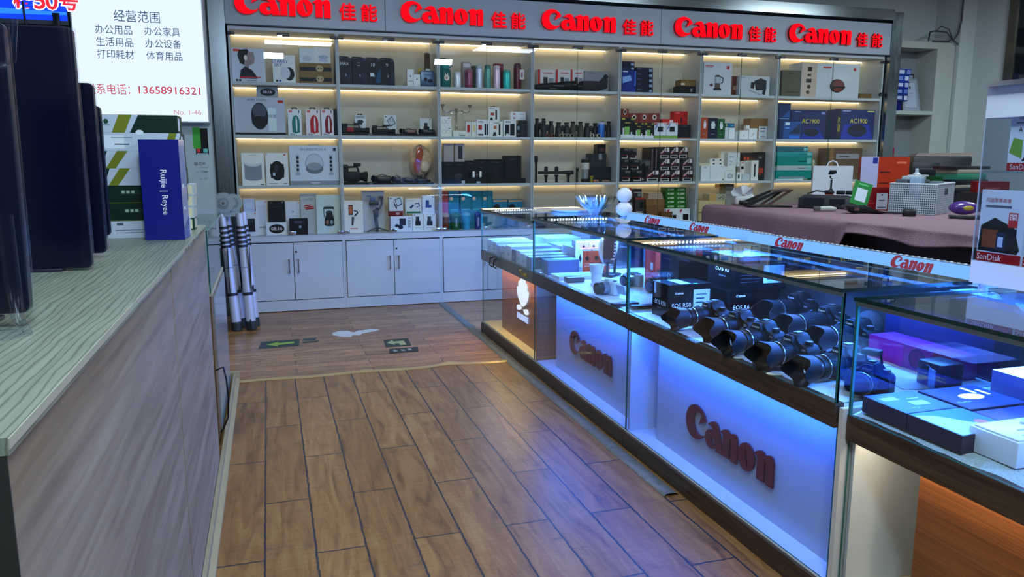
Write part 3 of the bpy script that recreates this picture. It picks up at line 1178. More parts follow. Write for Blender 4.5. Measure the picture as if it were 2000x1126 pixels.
def v_flask(name, label, cat, x, y, z, w, d, h, col, art, group, cap='cccccc', tag_=False, **k):
    r = w / 2
    c = (x, y + r, z)
    o = thing(name, label, cat, c, 0, group)
    mb = MB()
    mb.lathe([(r * 0.9, 0), (r * 0.98, 0.004), (r, 0.01), (r, h * 0.8), (r * 0.96, h * 0.83)], mat(pk(col), 0.3, 0.25), 24)
    mb.build('body', o)
    mb = MB()
    mb.lathe([(r * 0.93, h * 0.83), (r * 0.95, h * 0.85), (r * 0.95, h * 0.95), (r * 0.8, h * 0.99), (r * 0.4, h)], mat(cap, 0.35), 24)
    mb.build('lid', o)
    if tag_:
        mb = MB()
        mb.box(r * 0.3, r * 1.5, -r * 1.12, -r * 1.08, h * 0.38, h * 0.75, mat('d8d4d6', 0.6))
        mb.box(r * 0.7, r * 1.1, -r * 1.13, -r * 1.12, h * 0.45, h * 0.65, mat('a02a50', 0.6))
        mb.build('paper_tag', o, smooth=0)


def v_kidsbottle(name, label, cat, x, y, z, w, d, h, col, art, group, **k):
    r = w / 2
    o = thing(name, label, cat, (x, y + r, z), 0, group)
    mb = MB()
    mb.lathe([(r * 0.9, 0), (r, 0.01), (r, h * 0.72), (r * 0.85, h * 0.78)], mat(pk(col), 0.4), 24)
    mb.build('body', o)
    mb = MB()
    mb.lathe([(r * 0.7, h * 0.78), (r * 0.75, h * 0.8), (r * 0.75, h * 0.95), (r * 0.5, h)], mat('1d8f86', 0.4), 24)
    mb.tube([(r * 0.6, 0, h * 0.9), (r * 1.0, 0, h * 0.97), (r * 1.25, 0, h * 0.93), (r * 1.0, 0, h * 0.86), (r * 0.6, 0, h * 0.86)], 0.006, mat('2a7f88', 0.4), 8)
    mb.build('lid', o)
    mb = MB()
    mb.M = TR(0, -r * 0.72, h * 0.2)
    face_art(mb, [('e', .6, .5, .35, .3, 'd8cfc6'), ('p', [(.35, .7), (.4, 1.0), (.5, .75)], 'd8cfc6'), ('p', [(.6, .78), (.75, 1.0), (.75, .7)], 'd8cfc6'), ('e', .55, .45, .12, .08, 'b05a4a'), ('e', .5, .6, .04, .05, '222222'), ('e', .72, .6, .04, .05, '222222')], r * 1.3, h * 0.4, y=-r * 0.32)
    mb.M = None
    mb.build('sticker', o, smooth=0)
    mb = MB()
    mb.tube([(-r * 0.9, -0.01, h * 0.7), (-r * 1.05, -r * 0.3, h * 0.45), (-r * 0.9, -0.01, h * 0.2)], 0.005, mat('14343a', 0.6), 6)
    mb.build('strap', o)


def v_candelabra(name, label, cat, x, y, z, w, d, h, col, art, group, **k):
    sv = mat('b0aa9c', 0.2, 0.9)
    o = thing(name, label, cat, (x, y + d / 2, z), 0, group)
    mb = MB()
    mb.lathe([(0.05, 0), (0.05, 0.006), (0.02, 0.02), (0.008, 0.05), (0.012, 0.08), (0.007, 0.12), (0.007, h * 0.75), (0.012, h * 0.8)], sv, 16)
    mb.build('stem', o)
    mb = MB()
    mb.lathe([(0.006, h * 0.8), (0.02, h * 0.84), (0.022, h * 0.86)], sv, 14)
    mb.build('candle_cup', o)
    for s in (-1, 1):
        mb = MB()
        q = s * w * 0.5
        mb.tube([(0, 0, h * 0.74), (q * 0.25, 0, h * 0.83), (q * 0.5, 0, h * 0.76), (q * 0.45, 0, h * 0.7), (q * 0.3, 0, h * 0.72), (q * 0.28, 0, h * 0.77)], 0.005, sv, 8)
        mb.tube([(q * 0.3, 0, h * 0.8), (q * 0.6, 0, h * 0.74), (q * 0.85, 0, h * 0.78), (q * 0.88, 0, h * 0.92)], 0.005, sv, 8)
        mb.lathe([(0.006, h * 0.9), (0.014, h * 0.93), (0.024, h * 0.985), (0.026, h)], sv, 14, TR(q * 0.88, 0, 0))
        mb.build('arm', o)


def v_cup(name, label, cat, x, y, z, w, d, h, col, art, group, cap='cccccc', text='', **k):
    r = w / 2
    o = thing(name, label, cat, (x, y + r, z), 0, group)
    mb = MB()
    mb.lathe([(r * 0.75, 0), (r * 0.8, 0.006), (r * 0.95, h * 0.8)], mat(pk(col), 0.35), 24)
    mb.build('body', o)
    mb = MB()
    mb.lathe([(r * 1.0, h * 0.8), (r * 1.02, h * 0.82), (r * 0.98, h * 0.9), (r * 0.6, h * 0.95), (r * 0.3, h)], mat(cap, 0.35), 24)
    mb.build('lid', o)
    if text:
        mb = MB()
        vs, fs, tw = text_mesh(text)
        kk = h * 0.5 / tw
        mb.add(vs, fs, mat('d6dcdc', 0.5), TR(0, -r * 0.97, h * 0.42) @ Matrix.Rotation(R(90), 4, 'X') @ Matrix.Rotation(R(-90), 4, 'Z') @ Matrix.Scale(kk, 4))
        mb.build('lettering', o, smooth=0)


def v_scope(name, label, cat, x, y, z, w, d, h, col, art, group, **k):
    o = thing(name, label, cat, (x, y + d / 2, z), 0, group)
    mb = MB()
    P = [(-w * .5, h * .3, .22), (-w * .38, h * .34, .26), (-w * .34, h * .36, .34), (-w * .1, h * .45, .34), (w * .12, h * .5, .36), (w * .16, h * .52, .42), (w * .3, h * .56, .44), (w * .42, h * .58, .42)]
    mb.tube([(p[0], 0, p[1]) for p in P], [p[2] * h for p in P], BKR, 16)
    mb.build('tube', o)
    mb = MB()
    mb.cyl((w * .41, 0, h * .58), (w * .5, 0, h * .6), h * .46, h * .46, BKM, 18)
    mb.build('objective', o)
    mb = MB()
    mb.rbox(-w * .14, w * .04, -0.03, 0.03, 0, h * .3, BKM, 0.004)
    mb.rbox(-w * .05, w * .2, -h * .45, -h * .43, h * .42, h * .5, mat('6a7078', 0.4), 0.001)
    mb.build('foot', o)


def v_binoc(name, label, cat, x, y, z, w, d, h, col, art, group, **k):
    mt = mat(pk(col), 0.55, var=0.5 if col == '4a4a3a' else 0.1, scale=30)
    o = thing(name, label, cat, (x, y + d / 2, z), 0, group)
    for s in (-1, 1):
        mb = MB()
        q = s * w * 0.27
        r = w * 0.21
        mb.lathe([(r * 1.05, 0), (r * 1.08, h * .12), (r, h * .2), (r * .98, h * .6), (r * .8, h * .74), (r * .62, h * .78), (r * .62, h * .93)], mt, 18, TR(q, 0, 0))
        mb.build('barrel', o)
        mb = MB()
        mb.lathe([(r * .7, h * .92), (r * .75, h * .94), (r * .75, h * .99), (r * .6, h)], BKM, 18, TR(q, 0, 0))
        mb.build('eyecup', o)
    mb = MB()
    mb.rbox(-w * .12, w * .12, -0.012, 0.012, h * .42, h * .7, BKR, 0.004)
    mb.cyl((0, 0, h * .68), (0, 0, h * .8), w * .07, w * .07, BKM, 14)
    mb.build('bridge', o)


def v_binolie(name, label, cat, x, y, z, w, d, h, col, art, group, **k):
    o = thing(name, label, cat, (x, y + d / 2, z), 0, group)
    mb = MB()
    mb.rbox(-w * .28, w * .5, -d * .45, d * .45, h * .02, h, BKR, h * .12)
    mb.build('body', o)
    for s in (-1, 1):
        mb = MB()
        mb.cyl((-w * .27, s * d * .24, h * .42), (-w * .5, s * d * .24, h * .42), h * .3, h * .34, BKM, 16)
        mb.build('barrel', o)


def v_opera(name, label, cat, x, y, z, w, d, h, col, art, group, **k):
    o = thing(name, label, cat, (x, y, z), 0, group)
    for s in (-1, 1):
        mb = MB()
        r = min(h / 2, w * .24)
        mb.cyl((s * w * .26, 0, r), (s * w * .22, d, r), r, r * .8, mat(pk(col), 0.4), 16)
        mb.cyl((s * w * .26, -0.001, r), (s * w * .26, 0.002, r), r * .8, r * .8, LENSG, 16)
        mb.build('barrel', o)
    mb = MB()
    mb.box(-w * .08, w * .08, d * .3, d * .7, h * .2, h * .6, BKM)
    mb.build('bridge', o)


def v_opera1(name, label, cat, x, y, z, w, d, h, col, art, group, **k):
    o = thing(name, label, cat, (x, y + d / 2, z), 0, group)
    mb = MB()
    mb.rbox(-w * .5, w * .5, -d * .4, d * .4, 0, h, mat(pk(col), 0.4), h * .3)
    mb.build('housing', o)
    mb = MB()
    mb.cyl((0, -d * .4, h * .5), (0, -d * .48, h * .5), h * .4, h * .4, CHROME, 14)
    mb.build('reflector', o)


def torch_parts(o, w, h, mt, horizontal=None):
    r = w / 2
    prof = [(r * .62, 0), (r * .66, h * .02), (r * .66, h * .68), (r * .8, h * .76), (r, h * .84), (r, h * .98), (r * .9, h)]
    mb = MB()
    mb.lathe(prof[:4], mt, 16, horizontal)
    mb.build('barrel', o)
    mb = MB()
    mb.lathe(prof[3:], BKM if mt == BKR else mt, 16, horizontal)
    mb.build('head', o)


def v_torch(name, label, cat, x, y, z, w, d, h, col, art, group, **k):
    o = thing(name, label, cat, (x, y + d / 2, z), 0, group)
    torch_parts(o, w, h, BKR if col == '0e1014' else mat(pk(col), 0.4))


def v_torchrack(name, label, cat, x, y, z, w, d, h, col, art, group, **k):
    for i, (u, nm) in enumerate(((-.28, 'left'), (.02, 'middle'), (.36, 'right'))):
        o = thing('torch', f'short black torch standing under the long torch, {nm} of three', 'torch', (x + u * w, y + d / 2, z), 0, 'short upright torches')
        torch_parts(o, 0.042, h * 0.46, BKR)
    o = thing(name, label, cat, (x, y + d / 2, z + h * 0.46 + 0.021), 0, group)
    torch_parts(o, 0.044, w, BKR, Matrix.Translation((-w / 2, 0, 0.001)) @ Matrix.Rotation(R(90), 4, 'Y'))
    for i, (u, nm) in enumerate(((-.28, 'left'), (.02, 'right'))):
        o = thing('bike_clamp', f'black mount clamp on top of the long torch, {nm} one', 'mount', (x + u * w, y + d / 2, z + h * 0.46 + 0.037), 0, 'mount clamps')
        mb = MB()
        mb.rbox(-0.02, 0.02, -0.012, 0.012, 0, 0.02, BKR, 0.004)
        mb.build('foot', o)
        mb = MB()
        mb.cyl((0, -0.014, 0.032), (0, 0.014, 0.032), 0.017, 0.017, BKM, 14)
        mb.build('ring', o)


def v_lantern(name, label, cat, x, y, z, w, d, h, col, art, group, **k):
    r = w / 2
    o = thing(name, label, cat, (x, y + r, z), 0, group)
    mb = MB()
    mb.lathe([(r * .95, 0), (r * .95, h * .12), (r * .8, h * .14)], BKM, 20)
    mb.build('base', o)
    mb = MB()
    mb.lathe([(r * .85, h * .12), (r * .85, h * .5)], mat('a9adb2', 0.25, 0.7), 20)
    mb.build('reflector', o)
    mb = MB()
    mb.lathe([(r * .95, h * .5), (r * .95, h * .76), (r * .8, h * .78)], mat('c6c4bc', 0.4), 20)
    mb.build('globe', o)
    mb = MB()
    mb.lathe([(r * .98, h * .76), (r * .98, h * .87), (r * .7, h * .9)], BKM, 20)
    mb.build('cap', o)
    mb = MB()
    mb.tube([(-r * .9, 0, h * .85), (-r * .5, 0, h * .95), (0, 0, h), (r * .5, 0, h * .95), (r * .9, 0, h * .85)], 0.004, mat('3a5a9a', 0.5), 6)
    plabel(mb.build('handle', o), 'blue carry handle')


KIND = {'box': lambda name, label, cat, x, y, z, w, d, h, col, art, group, rz=0.0, **k: pbox(name, label, cat, x, y, z, w, d, h, col, art, rz=rz, group=group),
        'hangbox': v_hangbox, 'handlebox': v_handlebox, 'roundbox': v_roundbox, 'tinbox': v_tinbox, 'camcorder': v_camcorder, 'handycam': v_handycam,
        'shell': v_shell, 'gimbal': v_gimbal, 'flask': v_flask, 'kidsbottle': v_kidsbottle, 'candelabra': v_candelabra, 'cup': v_cup, 'scope': v_scope,
        'binoc': v_binoc, 'binolie': v_binolie, 'opera': v_opera, 'opera1': v_opera1, 'torch': v_torch, 'torchrack': v_torchrack, 'lantern': v_lantern}
SHELF=[
('box','product_box','box','grey headphone box picturing a man in profile, top shelf far left',None,-0.122,7.63,2.1237,.287,.1,.2957,'c3c8d2',[('r',.06,.9,.27,.97,'c8442a'),('p',[(.25,.55),(.18,.8),(.24,.95),(.48,.98),(.55,.86),(.5,.62),(.4,.5)],'22222a'),('p',[(.5,.9),(.66,.88),(.7,.72),(.66,.55),(.52,.5),(.5,.38),(.36,.42),(.38,.6),(.44,.72)],'9b8f92'),('e',.42,.72,.05,.08,'dcdfe4'),('p',[(.22,.12),(.26,.36),(.4,.46),(.6,.36),(.74,.16),(.74,.1),(.22,.1)],'23283e'),('r',.24,.12,.86,.16,'c23a3a'),('r',.1,.02,.17,.08,'3a3230'),('r',.19,.02,.26,.08,'20222a'),('r',.42,.03,.72,.06,'9aa0ac')],{}),
('box','product_box','box','white earphone box with blue lettering and a black crescent, top shelf',None,.185,7.63,2.1237,.199,.08,.2478,'d5d8e0',[('r',.05,.88,.28,.98,'c8442a'),('t','STARRY',.33,.77,.115,'2b3fae'),('t','SKY',.25,.64,.115,'2b3fae'),('e',.72,.33,.24,.24,'17181c'),('e',.55,.36,.22,.22,'c6cad4'),('r',.12,.04,.22,.11,'3a2c26'),('r',.26,.04,.36,.11,'3a6ac0')],{}),
('box','cardboard_box','box','brown carton with dark band, bottom of pair left of top shelf end',None,.471,7.65,2.1237,.289,.16,.0921,'8b734d',[('r',0,.25,1,.6,'232a38'),('e',.62,.5,.12,.3,'b8a888'),('e',.57,.5,.02,.06,'232323'),('e',.67,.5,.02,.06,'232323')],{}),
('box','cardboard_box','box','brown carton with dark band lying under two white boxes, top shelf',None,.471,7.65,2.2163,.285,.16,.0973,'8b734d',[('r',0,.25,1,.6,'232a38'),('e',.62,.5,.12,.3,'b8a888'),('e',.57,.5,.02,.06,'232323'),('e',.67,.5,.02,.06,'232323')],{}),
('box','product_box','box','white router box standing left on the brown cartons, top shelf',None,.394,7.67,2.3141,.131,.12,.1324,'cdd3dc',[('e',.5,.3,.33,.18,'b9c0cb'),('e',.5,.5,.02,.02,'555')],{}),
('box','product_box','box','white plastic-wrapped box standing right on the brown cartons, top shelf',None,.535,7.67,2.3141,.15,.12,.1434,'dfe5ee',[('e',.55,.4,.3,.12,'aab4c6'),('e',.55,.2,.3,.1,'bac2d2')],{}),
('box','product_box','box','large grey speaker box with black dome speaker pictured, second shelf',None,-0.045,7.62,1.654,.441,.2,.3369,'b7bbc4',[('r',0,0,1,.06,'1a1b20'),('t','AURA STUDIO',.45,.93,.055,'4a4c52'),('e',.49,.5,.17,.36,'2c2f38'),('e',.49,.63,.13,.2,'596070'),('e',.49,.35,.16,.16,'17191e'),('r',.66,.1,.82,.72,'cbd6ea'),('r',.86,.86,.97,.93,'b5322c'),('t','快速',.74,.5,.1,'5a6a8a')],{}),
('box','product_box','box','small grey clock box reading 08:16 standing on the grey speaker box',None,.028,7.67,1.9914,.188,.1,.0993,'9ea4ac',[('e',.52,.5,.36,.34,'15171c'),('r',.2,.3,.84,.72,'15171c'),('t','08:16',.5,.52,.26,'c8cbd6')],{}),
('hangbox','product_box','box','white hanging box picturing a teal bottle speaker, second shelf','portable speaker boxes',.259,7.63,1.654,.121,.09,.2522,'d1d6da',[('r',.1,.88,.32,.97,'c9402a'),('e',.58,.42,.3,.36,'2c7f78'),('r',.3,.1,.86,.42,'2c7f78'),('e',.62,.42,.06,.3,'ffffff22'),('t','JBL',.21,.925,.05,'f4f4f4'),('r',.78,.86,.86,.97,'33343a'),('r',.1,.03,.5,.055,'55565c')],{}),
('hangbox','product_box','box','white hanging box picturing a red bottle speaker, second shelf','portable speaker boxes',.424,7.63,1.654,.129,.09,.2552,'d6cfd0',[('r',.1,.88,.32,.97,'c9402a'),('e',.58,.42,.3,.36,'b3232b'),('r',.3,.1,.86,.42,'b3232b'),('e',.62,.42,.06,.3,'ffffff22'),('t','JBL',.21,.925,.05,'f4f4f4'),('r',.78,.86,.86,.97,'33343a'),('r',.1,.03,.5,.055,'55565c')],{}),
('hangbox','product_box','box','white hanging box picturing a dark red bottle speaker, second shelf','portable speaker boxes',.556,7.63,1.654,.112,.09,.2576,'d8d2d6',[('r',.1,.88,.32,.97,'c9402a'),('e',.58,.42,.3,.36,'8e2b3c'),('r',.3,.1,.86,.42,'8e2b3c'),('e',.62,.42,.06,.3,'ffffff22'),('t','JBL',.21,.925,.05,'f4f4f4'),('r',.78,.86,.86,.97,'33343a'),('r',.1,.03,.5,.055,'55565c')],{}),
('box','product_box','box','dark narrow box squeezed beside the bottle speaker boxes, second shelf',None,.631,7.67,1.654,.027,.1,.2456,'1d2a30',[],{}),
('box','product_box','box','white speaker box with grey mesh cylinder pictured, third shelf',None,-0.132,7.63,1.1914,.2,.12,.2995,'d6d8d4',[('t','Smart Speaker',.5,.92,.04,'6a6c70'),('r',.12,.22,.88,.68,'8d929c'),('e',.5,.68,.38,.1,'c4c8cc'),('e',.5,.22,.38,.07,'8d929c'),('e',.5,.74,.38,.08,'d9dcdf'),('r',.8,.02,.96,.05,'444')],{'rz':3}),
('box','product_box','box','white speaker box with black rounded speaker pictured, third shelf',None,.081,7.63,1.1914,.2,.12,.2998,'d8dad6',[('r',.03,.92,.06,.99,'333'),('e',.5,.45,.33,.3,'16181d'),('r',.2,.24,.8,.66,'16181d'),('e',.47,.53,.09,.12,'3a4150'),('r',.3,.3,.4,.4,'b9c8d8'),('e',.85,.94,.04,.03,'b5443a'),('r',.1,.05,.5,.07,'999'),('r',.75,.05,.95,.07,'777')],{}),
('handlebox','product_box','box','large pale speaker-set box with carry handle, right of third shelf',None,.42,7.62,1.1914,.449,.22,.3824,'c3cad3',[('r',0,0,1,.11,'8d939c'),('t','SOUNDSTICKS 4',.48,.91,.06,'4c525c'),('r',.89,.87,.95,.95,'1f3550'),('e',.5,.55,.19,.26,'9aa4ae'),('e',.5,.55,.17,.24,'b6c0c9'),('e',.5,.42,.18,.13,'767d87'),('e',.5,.48,.15,.1,'969ea8'),('r',.125,.3,.195,.78,'a8b1ba'),('e',.16,.7,.025,.04,'3a3e46'),('e',.16,.6,.025,.04,'3a3e46'),('e',.16,.5,.025,.04,'3a3e46'),('e',.16,.4,.025,.04,'3a3e46'),('r',.805,.3,.875,.78,'a8b1ba'),('e',.84,.7,.025,.04,'3a3e46'),('e',.84,.6,.025,.04,'3a3e46'),('e',.84,.5,.025,.04,'3a3e46'),('e',.84,.4,.025,.04,'3a3e46'),('r',.42,.045,.6,.065,'c8ccd2'),('e',.16,.28,.06,.03,'a0a8b2'),('e',.84,.28,.06,.03,'a0a8b2')],{}),
('box','product_box','box','white box with black phone pictured, far left of lowest shelf',None,-0.184,7.63,.7252,.121,.08,.2232,'c9cdd3',[('r',.22,.17,.85,.72,'22252e'),('e',.88,.93,.05,.03,'c85a3a'),('t','0816',.53,.6,.08,'6a7080')],{}),
('box','product_box','box','small pale lilac box on the white phone box, lowest shelf',None,-0.186,7.64,.9489,.098,.08,.1222,'b4bcd4',[('r',.2,.3,.8,.75,'bfc6dc')],{}),
('box','product_box','box','plain white upright box behind the clock box, lowest shelf',None,-0.078,7.7,.7252,.102,.07,.3263,'c8cbd0',[('e',.88,.95,.06,.02,'c8503a'),('r',.15,.3,.85,.85,'bdc1c7'),('r',.2,.2,.8,.24,'999da4')],{}),
('box','product_box','box','white clock box reading 08:16, front of lowest shelf',None,.047,7.62,.7252,.182,.1,.121,'cdd1d6',[('e',.52,.5,.38,.36,'1b1a20'),('r',.18,.3,.86,.7,'1b1a20'),('t','08:16',.52,.52,.27,'d6cfd2')],{}),
('box','product_box','box','black upright box standing on the white clock box, lowest shelf',None,.058,7.67,.8467,.152,.08,.1971,'15171f',[('r',.08,.72,.9,.73,'555d6a'),('r',.08,.9,.25,.93,'6a707c'),('e',.85,.93,.06,.04,'7a808c')],{}),
('box','product_box','box','plain white upright box behind the black square box, lowest shelf',None,.207,7.72,.7252,.137,.07,.3099,'c9ccd0',[('e',.88,.95,.05,.02,'c8503a'),('r',.4,.3,.42,.95,'bbb'),('e',.5,.68,.06,.02,'777')],{}),
('box','product_box','box','black square box with tiny white print, front of lowest shelf',None,.252,7.62,.7252,.168,.06,.1536,'14182a',[('r',.25,.78,.7,.82,'7d8596'),('r',.52,.4,.63,.56,'9aa2b4'),('r',.3,.7,.66,.72,'596074')],{}),
('box','product_box','box','tall grey box with red scribble, lowest shelf',None,.355,7.69,.7252,.153,.1,.3815,'b3b6b6',[('t','小米台灯',.5,.86,.055,'5c6066'),('p',[(.2,.71),(.6,.74),(.62,.71),(.22,.68)],'b82d2a'),('p',[(.2,.66),(.78,.7),(.8,.67),(.22,.63)],'b82d2a'),('p',[(.3,.63),(.82,.65),(.82,.62),(.3,.6)],'b82d2a')],{}),
('box','product_box','box','pale box with black coffee kettle pictured, right of lowest shelf',None,.533,7.65,.7252,.223,.14,.3678,'bfc9c6',[('p',[(.28,.64),(.76,.64),(.72,.7),(.32,.7)],'3a3f3e'),('r',.3,.42,.33,.66,'33383a'),('r',.72,.42,.75,.66,'33383a'),('e',.53,.55,.15,.05,'4a5052'),('p',[(.42,.54),(.66,.54),(.74,.36),(.74,.24),(.32,.24),(.32,.36)],'2a2e30'),('e',.53,.24,.22,.05,'2a2e30'),('e',.45,.3,.07,.06,'8a6a5c'),('e',.62,.3,.06,.06,'8a9a9c'),('e',.5,.73,.14,.03,'aeb7b5')],{}),
('roundbox','product_box','box','dark blue box lettered MAX, left end of row, second cabinet top shelf','dark blue numbered boxes',.74,7.63,2.1237,.119,.14,.258,'141d3a',[('t','MAX',.45,.74,.1,'c8ccd6',0),('e',.82,.9,.12,.07,'2c3858'),('p',[(.6,.1),(.98,.1),(.98,.6),(.75,.45)],'1c2a4c'),('e',.52,.34,.05,.05,'8a94aa'),('r',.06,.93,.3,.96,'565e74')],{}),
('roundbox','product_box','box','dark blue boxed wearable numbered 11, row on second cabinet top shelf','dark blue numbered boxes',.871,7.63,2.1237,.133,.14,.2578,'121c38',[('t','11',.45,.74,.12,'c8ccd6',90),('e',.82,.9,.12,.07,'2c3858'),('p',[(.6,.1),(.98,.1),(.98,.6),(.75,.45)],'1c2a4c'),('e',.52,.34,.05,.05,'8a94aa'),('r',.06,.93,.3,.96,'565e74')],{}),
('roundbox','product_box','box','dark blue boxed wearable numbered 10, row on second cabinet top shelf','dark blue numbered boxes',1.004,7.63,2.1237,.134,.14,.2575,'10182c',[('t','10',.45,.74,.12,'c8ccd6',0),('e',.82,.9,.12,.07,'2c3858'),('p',[(.6,.1),(.98,.1),(.98,.6),(.75,.45)],'1f5a7a'),('e',.52,.34,.05,.05,'8a94aa'),('r',.06,.93,.3,.96,'565e74'),('r',.25,.32,.5,.44,'cfd6e0'),('r',.05,.86,.5,.99,'3c2230')],{}),
('roundbox','product_box','box','dark blue boxed wearable numbered 9, row on second cabinet top shelf','dark blue numbered boxes',1.136,7.63,2.1237,.13,.14,.2571,'131a30',[('t','9',.45,.74,.12,'c8ccd6',0),('e',.82,.9,.12,.07,'2c3858'),('p',[(.6,.1),(.98,.1),(.98,.6),(.75,.45)],'1c2a4c'),('e',.52,.34,.05,.05,'8a94aa'),('r',.06,.93,.3,.96,'565e74')],{}),
('box','product_box','box','slim white box left of the small white box, second cabinet top shelf',None,1.356,7.65,2.1237,.066,.06,.1616,'d4d8dc',[('e',.5,.6,.1,.05,'666'),('r',.2,.3,.8,.34,'999')],{}),
('box','product_box','box','small white box beside the grey tin, second cabinet top shelf',None,1.415,7.63,2.1237,.063,.06,.1137,'d4d8dc',[('e',.5,.6,.1,.08,'445')],{}),
('box','product_box','box','yellow-edged sliver of box behind the grey tin',None,1.458,7.69,2.1237,.027,.04,.1797,'b3a04e',[],{}),
('tinbox','product_box','box','grey blue tin-like box with black earphones pictured, top shelf',None,1.517,7.62,2.1237,.134,.07,.1616,'5c6f86',[('r',.2,.82,.8,.92,'8fa0b4'),('e',.36,.45,.13,.12,'1a2236'),('e',.7,.38,.18,.12,'232c40')],{}),
('box','product_box','box','tall brown narrow box standing behind the grey tin',None,1.54,7.72,2.1237,.049,.04,.3304,'5c4435',[('r',.1,.4,.9,.55,'c7c9cc')],{}),
('hangbox','product_box','box','white hang-tab box behind the camcorder with red strap',None,.88,7.79,1.654,.107,.07,.2137,'cfd1d2',[('e',.5,.7,.3,.08,'33363c'),('r',.1,.88,.9,.95,'9b9fa6')],{}),
('box','product_box','box','white box with tilted phone pictured, behind the camcorders',None,1.17,7.79,1.654,.123,.07,.2053,'cdd0d2',[('p',[(.25,.75),(.65,.95),(.95,.6),(.5,.45)],'30343c'),('p',[(.3,.74),(.64,.9),(.88,.61),(.5,.5)],'b8c2c8'),('e',.15,.92,.06,.03,'333')],{}),
('box','product_box','box','white box with small recorder pictured, right of second shelf',None,1.521,7.77,1.654,.117,.06,.1788,'d2d4d4',[('r',.35,.5,.65,.75,'3d4149'),('r',.3,.35,.8,.55,'2a2d33'),('e',.85,.92,.06,.03,'333')],{}),
('box','display_riser','display stand','long black display riser lettered SONY on the second shelf',None,1.135,7.61,1.654,.909,.26,.02,'121317',[('t','SONY',.3,.5,.6,'b9bcc4')],{}),
('camcorder','camcorder','camcorder','black camcorder with red strap on the black riser',None,.825,7.67,1.6745,.266,.16,.1067,'0e1014',[],{'strap':'a81f24'}),
('camcorder','camcorder','camcorder','black camcorder with large lens next to a tilted phone box',None,1.098,7.67,1.6745,.225,.16,.0885,'0e1014',[],{}),
('handycam','camcorder','camcorder','small handycam with rose trim on the black riser',None,1.323,7.65,1.6745,.185,.12,.0587,'17181c',[],{'trim':'8a5a52'}),
('handycam','camcorder','camcorder','small plain black handycam at right end of the riser',None,1.507,7.65,1.6745,.173,.12,.0569,'1a1b1e',[],{}),
('box','display_riser','display stand','long black display riser lettered SONY on the third shelf',None,1.119,7.61,1.1914,.876,.26,.0162,'121317',[('t','SONY',.3,.5,.6,'b9bcc4')],{}),
('camcorder','camcorder','camcorder','large black shoulder camcorder with top handle and microphone',None,.807,7.67,1.2081,.233,.18,.1901,'121318',[],{}),
('handycam','camcorder','camcorder','black camcorder with wide lens left of the shell, third shelf',None,1.05,7.65,1.2081,.206,.14,.0789,'0e1014',[],{}),
('handycam','camcorder','camcorder','compact black camcorder, middle of the third shelf riser',None,1.205,7.66,1.2081,.095,.1,.0685,'0e1014',[],{}),
('handycam','camcorder','camcorder','tiny black camcorder in front of the orange shell',None,1.308,7.64,1.2081,.107,.1,.0542,'16171b',[],{}),
('handycam','camcorder','camcorder','flat black handycam below the orange shell',None,1.441,7.64,1.2081,.148,.1,.0434,'0e1014',[],{}),
('shell','conch_shell','shell','orange and cream conch shell upright on a black stand',None,1.446,7.71,1.2081,.274,.14,.3681,'c9a27e',[],{}),
('box','product_box','box','white gimbal box with small gimbal pictured, left of lowest shelf',None,.773,7.65,.7252,.177,.09,.3097,'cfcdc6',[('r',.22,.56,.46,.88,'4a3c3a'),('r',.26,.6,.42,.84,'b46a44'),('p',[(.5,.72),(.72,.68),(.74,.6),(.55,.5),(.5,.53),(.66,.62),(.66,.66),(.5,.68)],'3c3e44'),('p',[(.38,.5),(.52,.5),(.46,.24),(.36,.24)],'4a4c52'),('r',.28,.12,.7,.14,'c0504a')],{}),
('box','product_box','box','tall grey box standing behind the grey phone gimbal',None,.981,7.78,.7252,.218,.1,.398,'b7b9bd',[('r',0,0,1,.015,'8b8e94'),('r',.2,.86,.4,.88,'4b6aa8')],{}),
('gimbal','phone_gimbal','gimbal','grey phone gimbal standing on a small tripod',None,1.003,7.63,.7252,.248,.13,.3511,'5c6066',[],{}),
('box','product_box','box','white box lettered LARK with wireless microphones pictured',None,1.232,7.62,.7252,.21,.06,.1534,'c9cdd2',[('r',.4,.42,.7,.85,'3b4150'),('e',.28,.4,.1,.1,'2d323c'),('e',.45,.3,.12,.14,'2d323c'),('t','LARK',.86,.55,.2,'4a4e58',-90)],{}),
('box','product_box','box','flat dark red box between the LARK box and phone box',None,1.181,7.63,.8791,.135,.07,.0491,'7c2426',[('r',.5,.3,.75,.7,'b9a6a6')],{}),
('box','product_box','box','white box with tablet and stylus pictured on the dark red box',None,1.185,7.64,.9286,.135,.07,.1369,'c6c9cb',[('p',[(.4,.85),(.8,.98),(.97,.5),(.55,.3)],'2b2f38'),('p',[(.45,.8),(.78,.92),(.9,.55),(.58,.38)],'b9c4cc'),('p',[(.3,.6),(.36,.64),(.58,.2),(.5,.14)],'33363c'),('e',.12,.9,.06,.05,'222')],{}),
('box','product_box','box','white adapter box lower left of a pair, lowest shelf','white adapter boxes on the lowest shelf',1.398,7.63,.7252,.111,.06,.1715,'cdd0cd',[('r',.3,.5,.6,.85,'3d3c36'),('r',.25,.32,.72,.6,'2b2b28'),('e',.2,.93,.05,.03,'222'),('r',.15,.18,.85,.2,'aaa')],{}),
('box','product_box','box','white adapter box lower right of a pair, lowest shelf','white adapter boxes on the lowest shelf',1.517,7.63,.7252,.12,.06,.169,'cdd0cd',[('r',.3,.5,.6,.85,'3d3c36'),('r',.25,.32,.72,.6,'2b2b28'),('e',.85,.93,.05,.03,'222'),('r',.15,.18,.85,.2,'aaa')],{}),
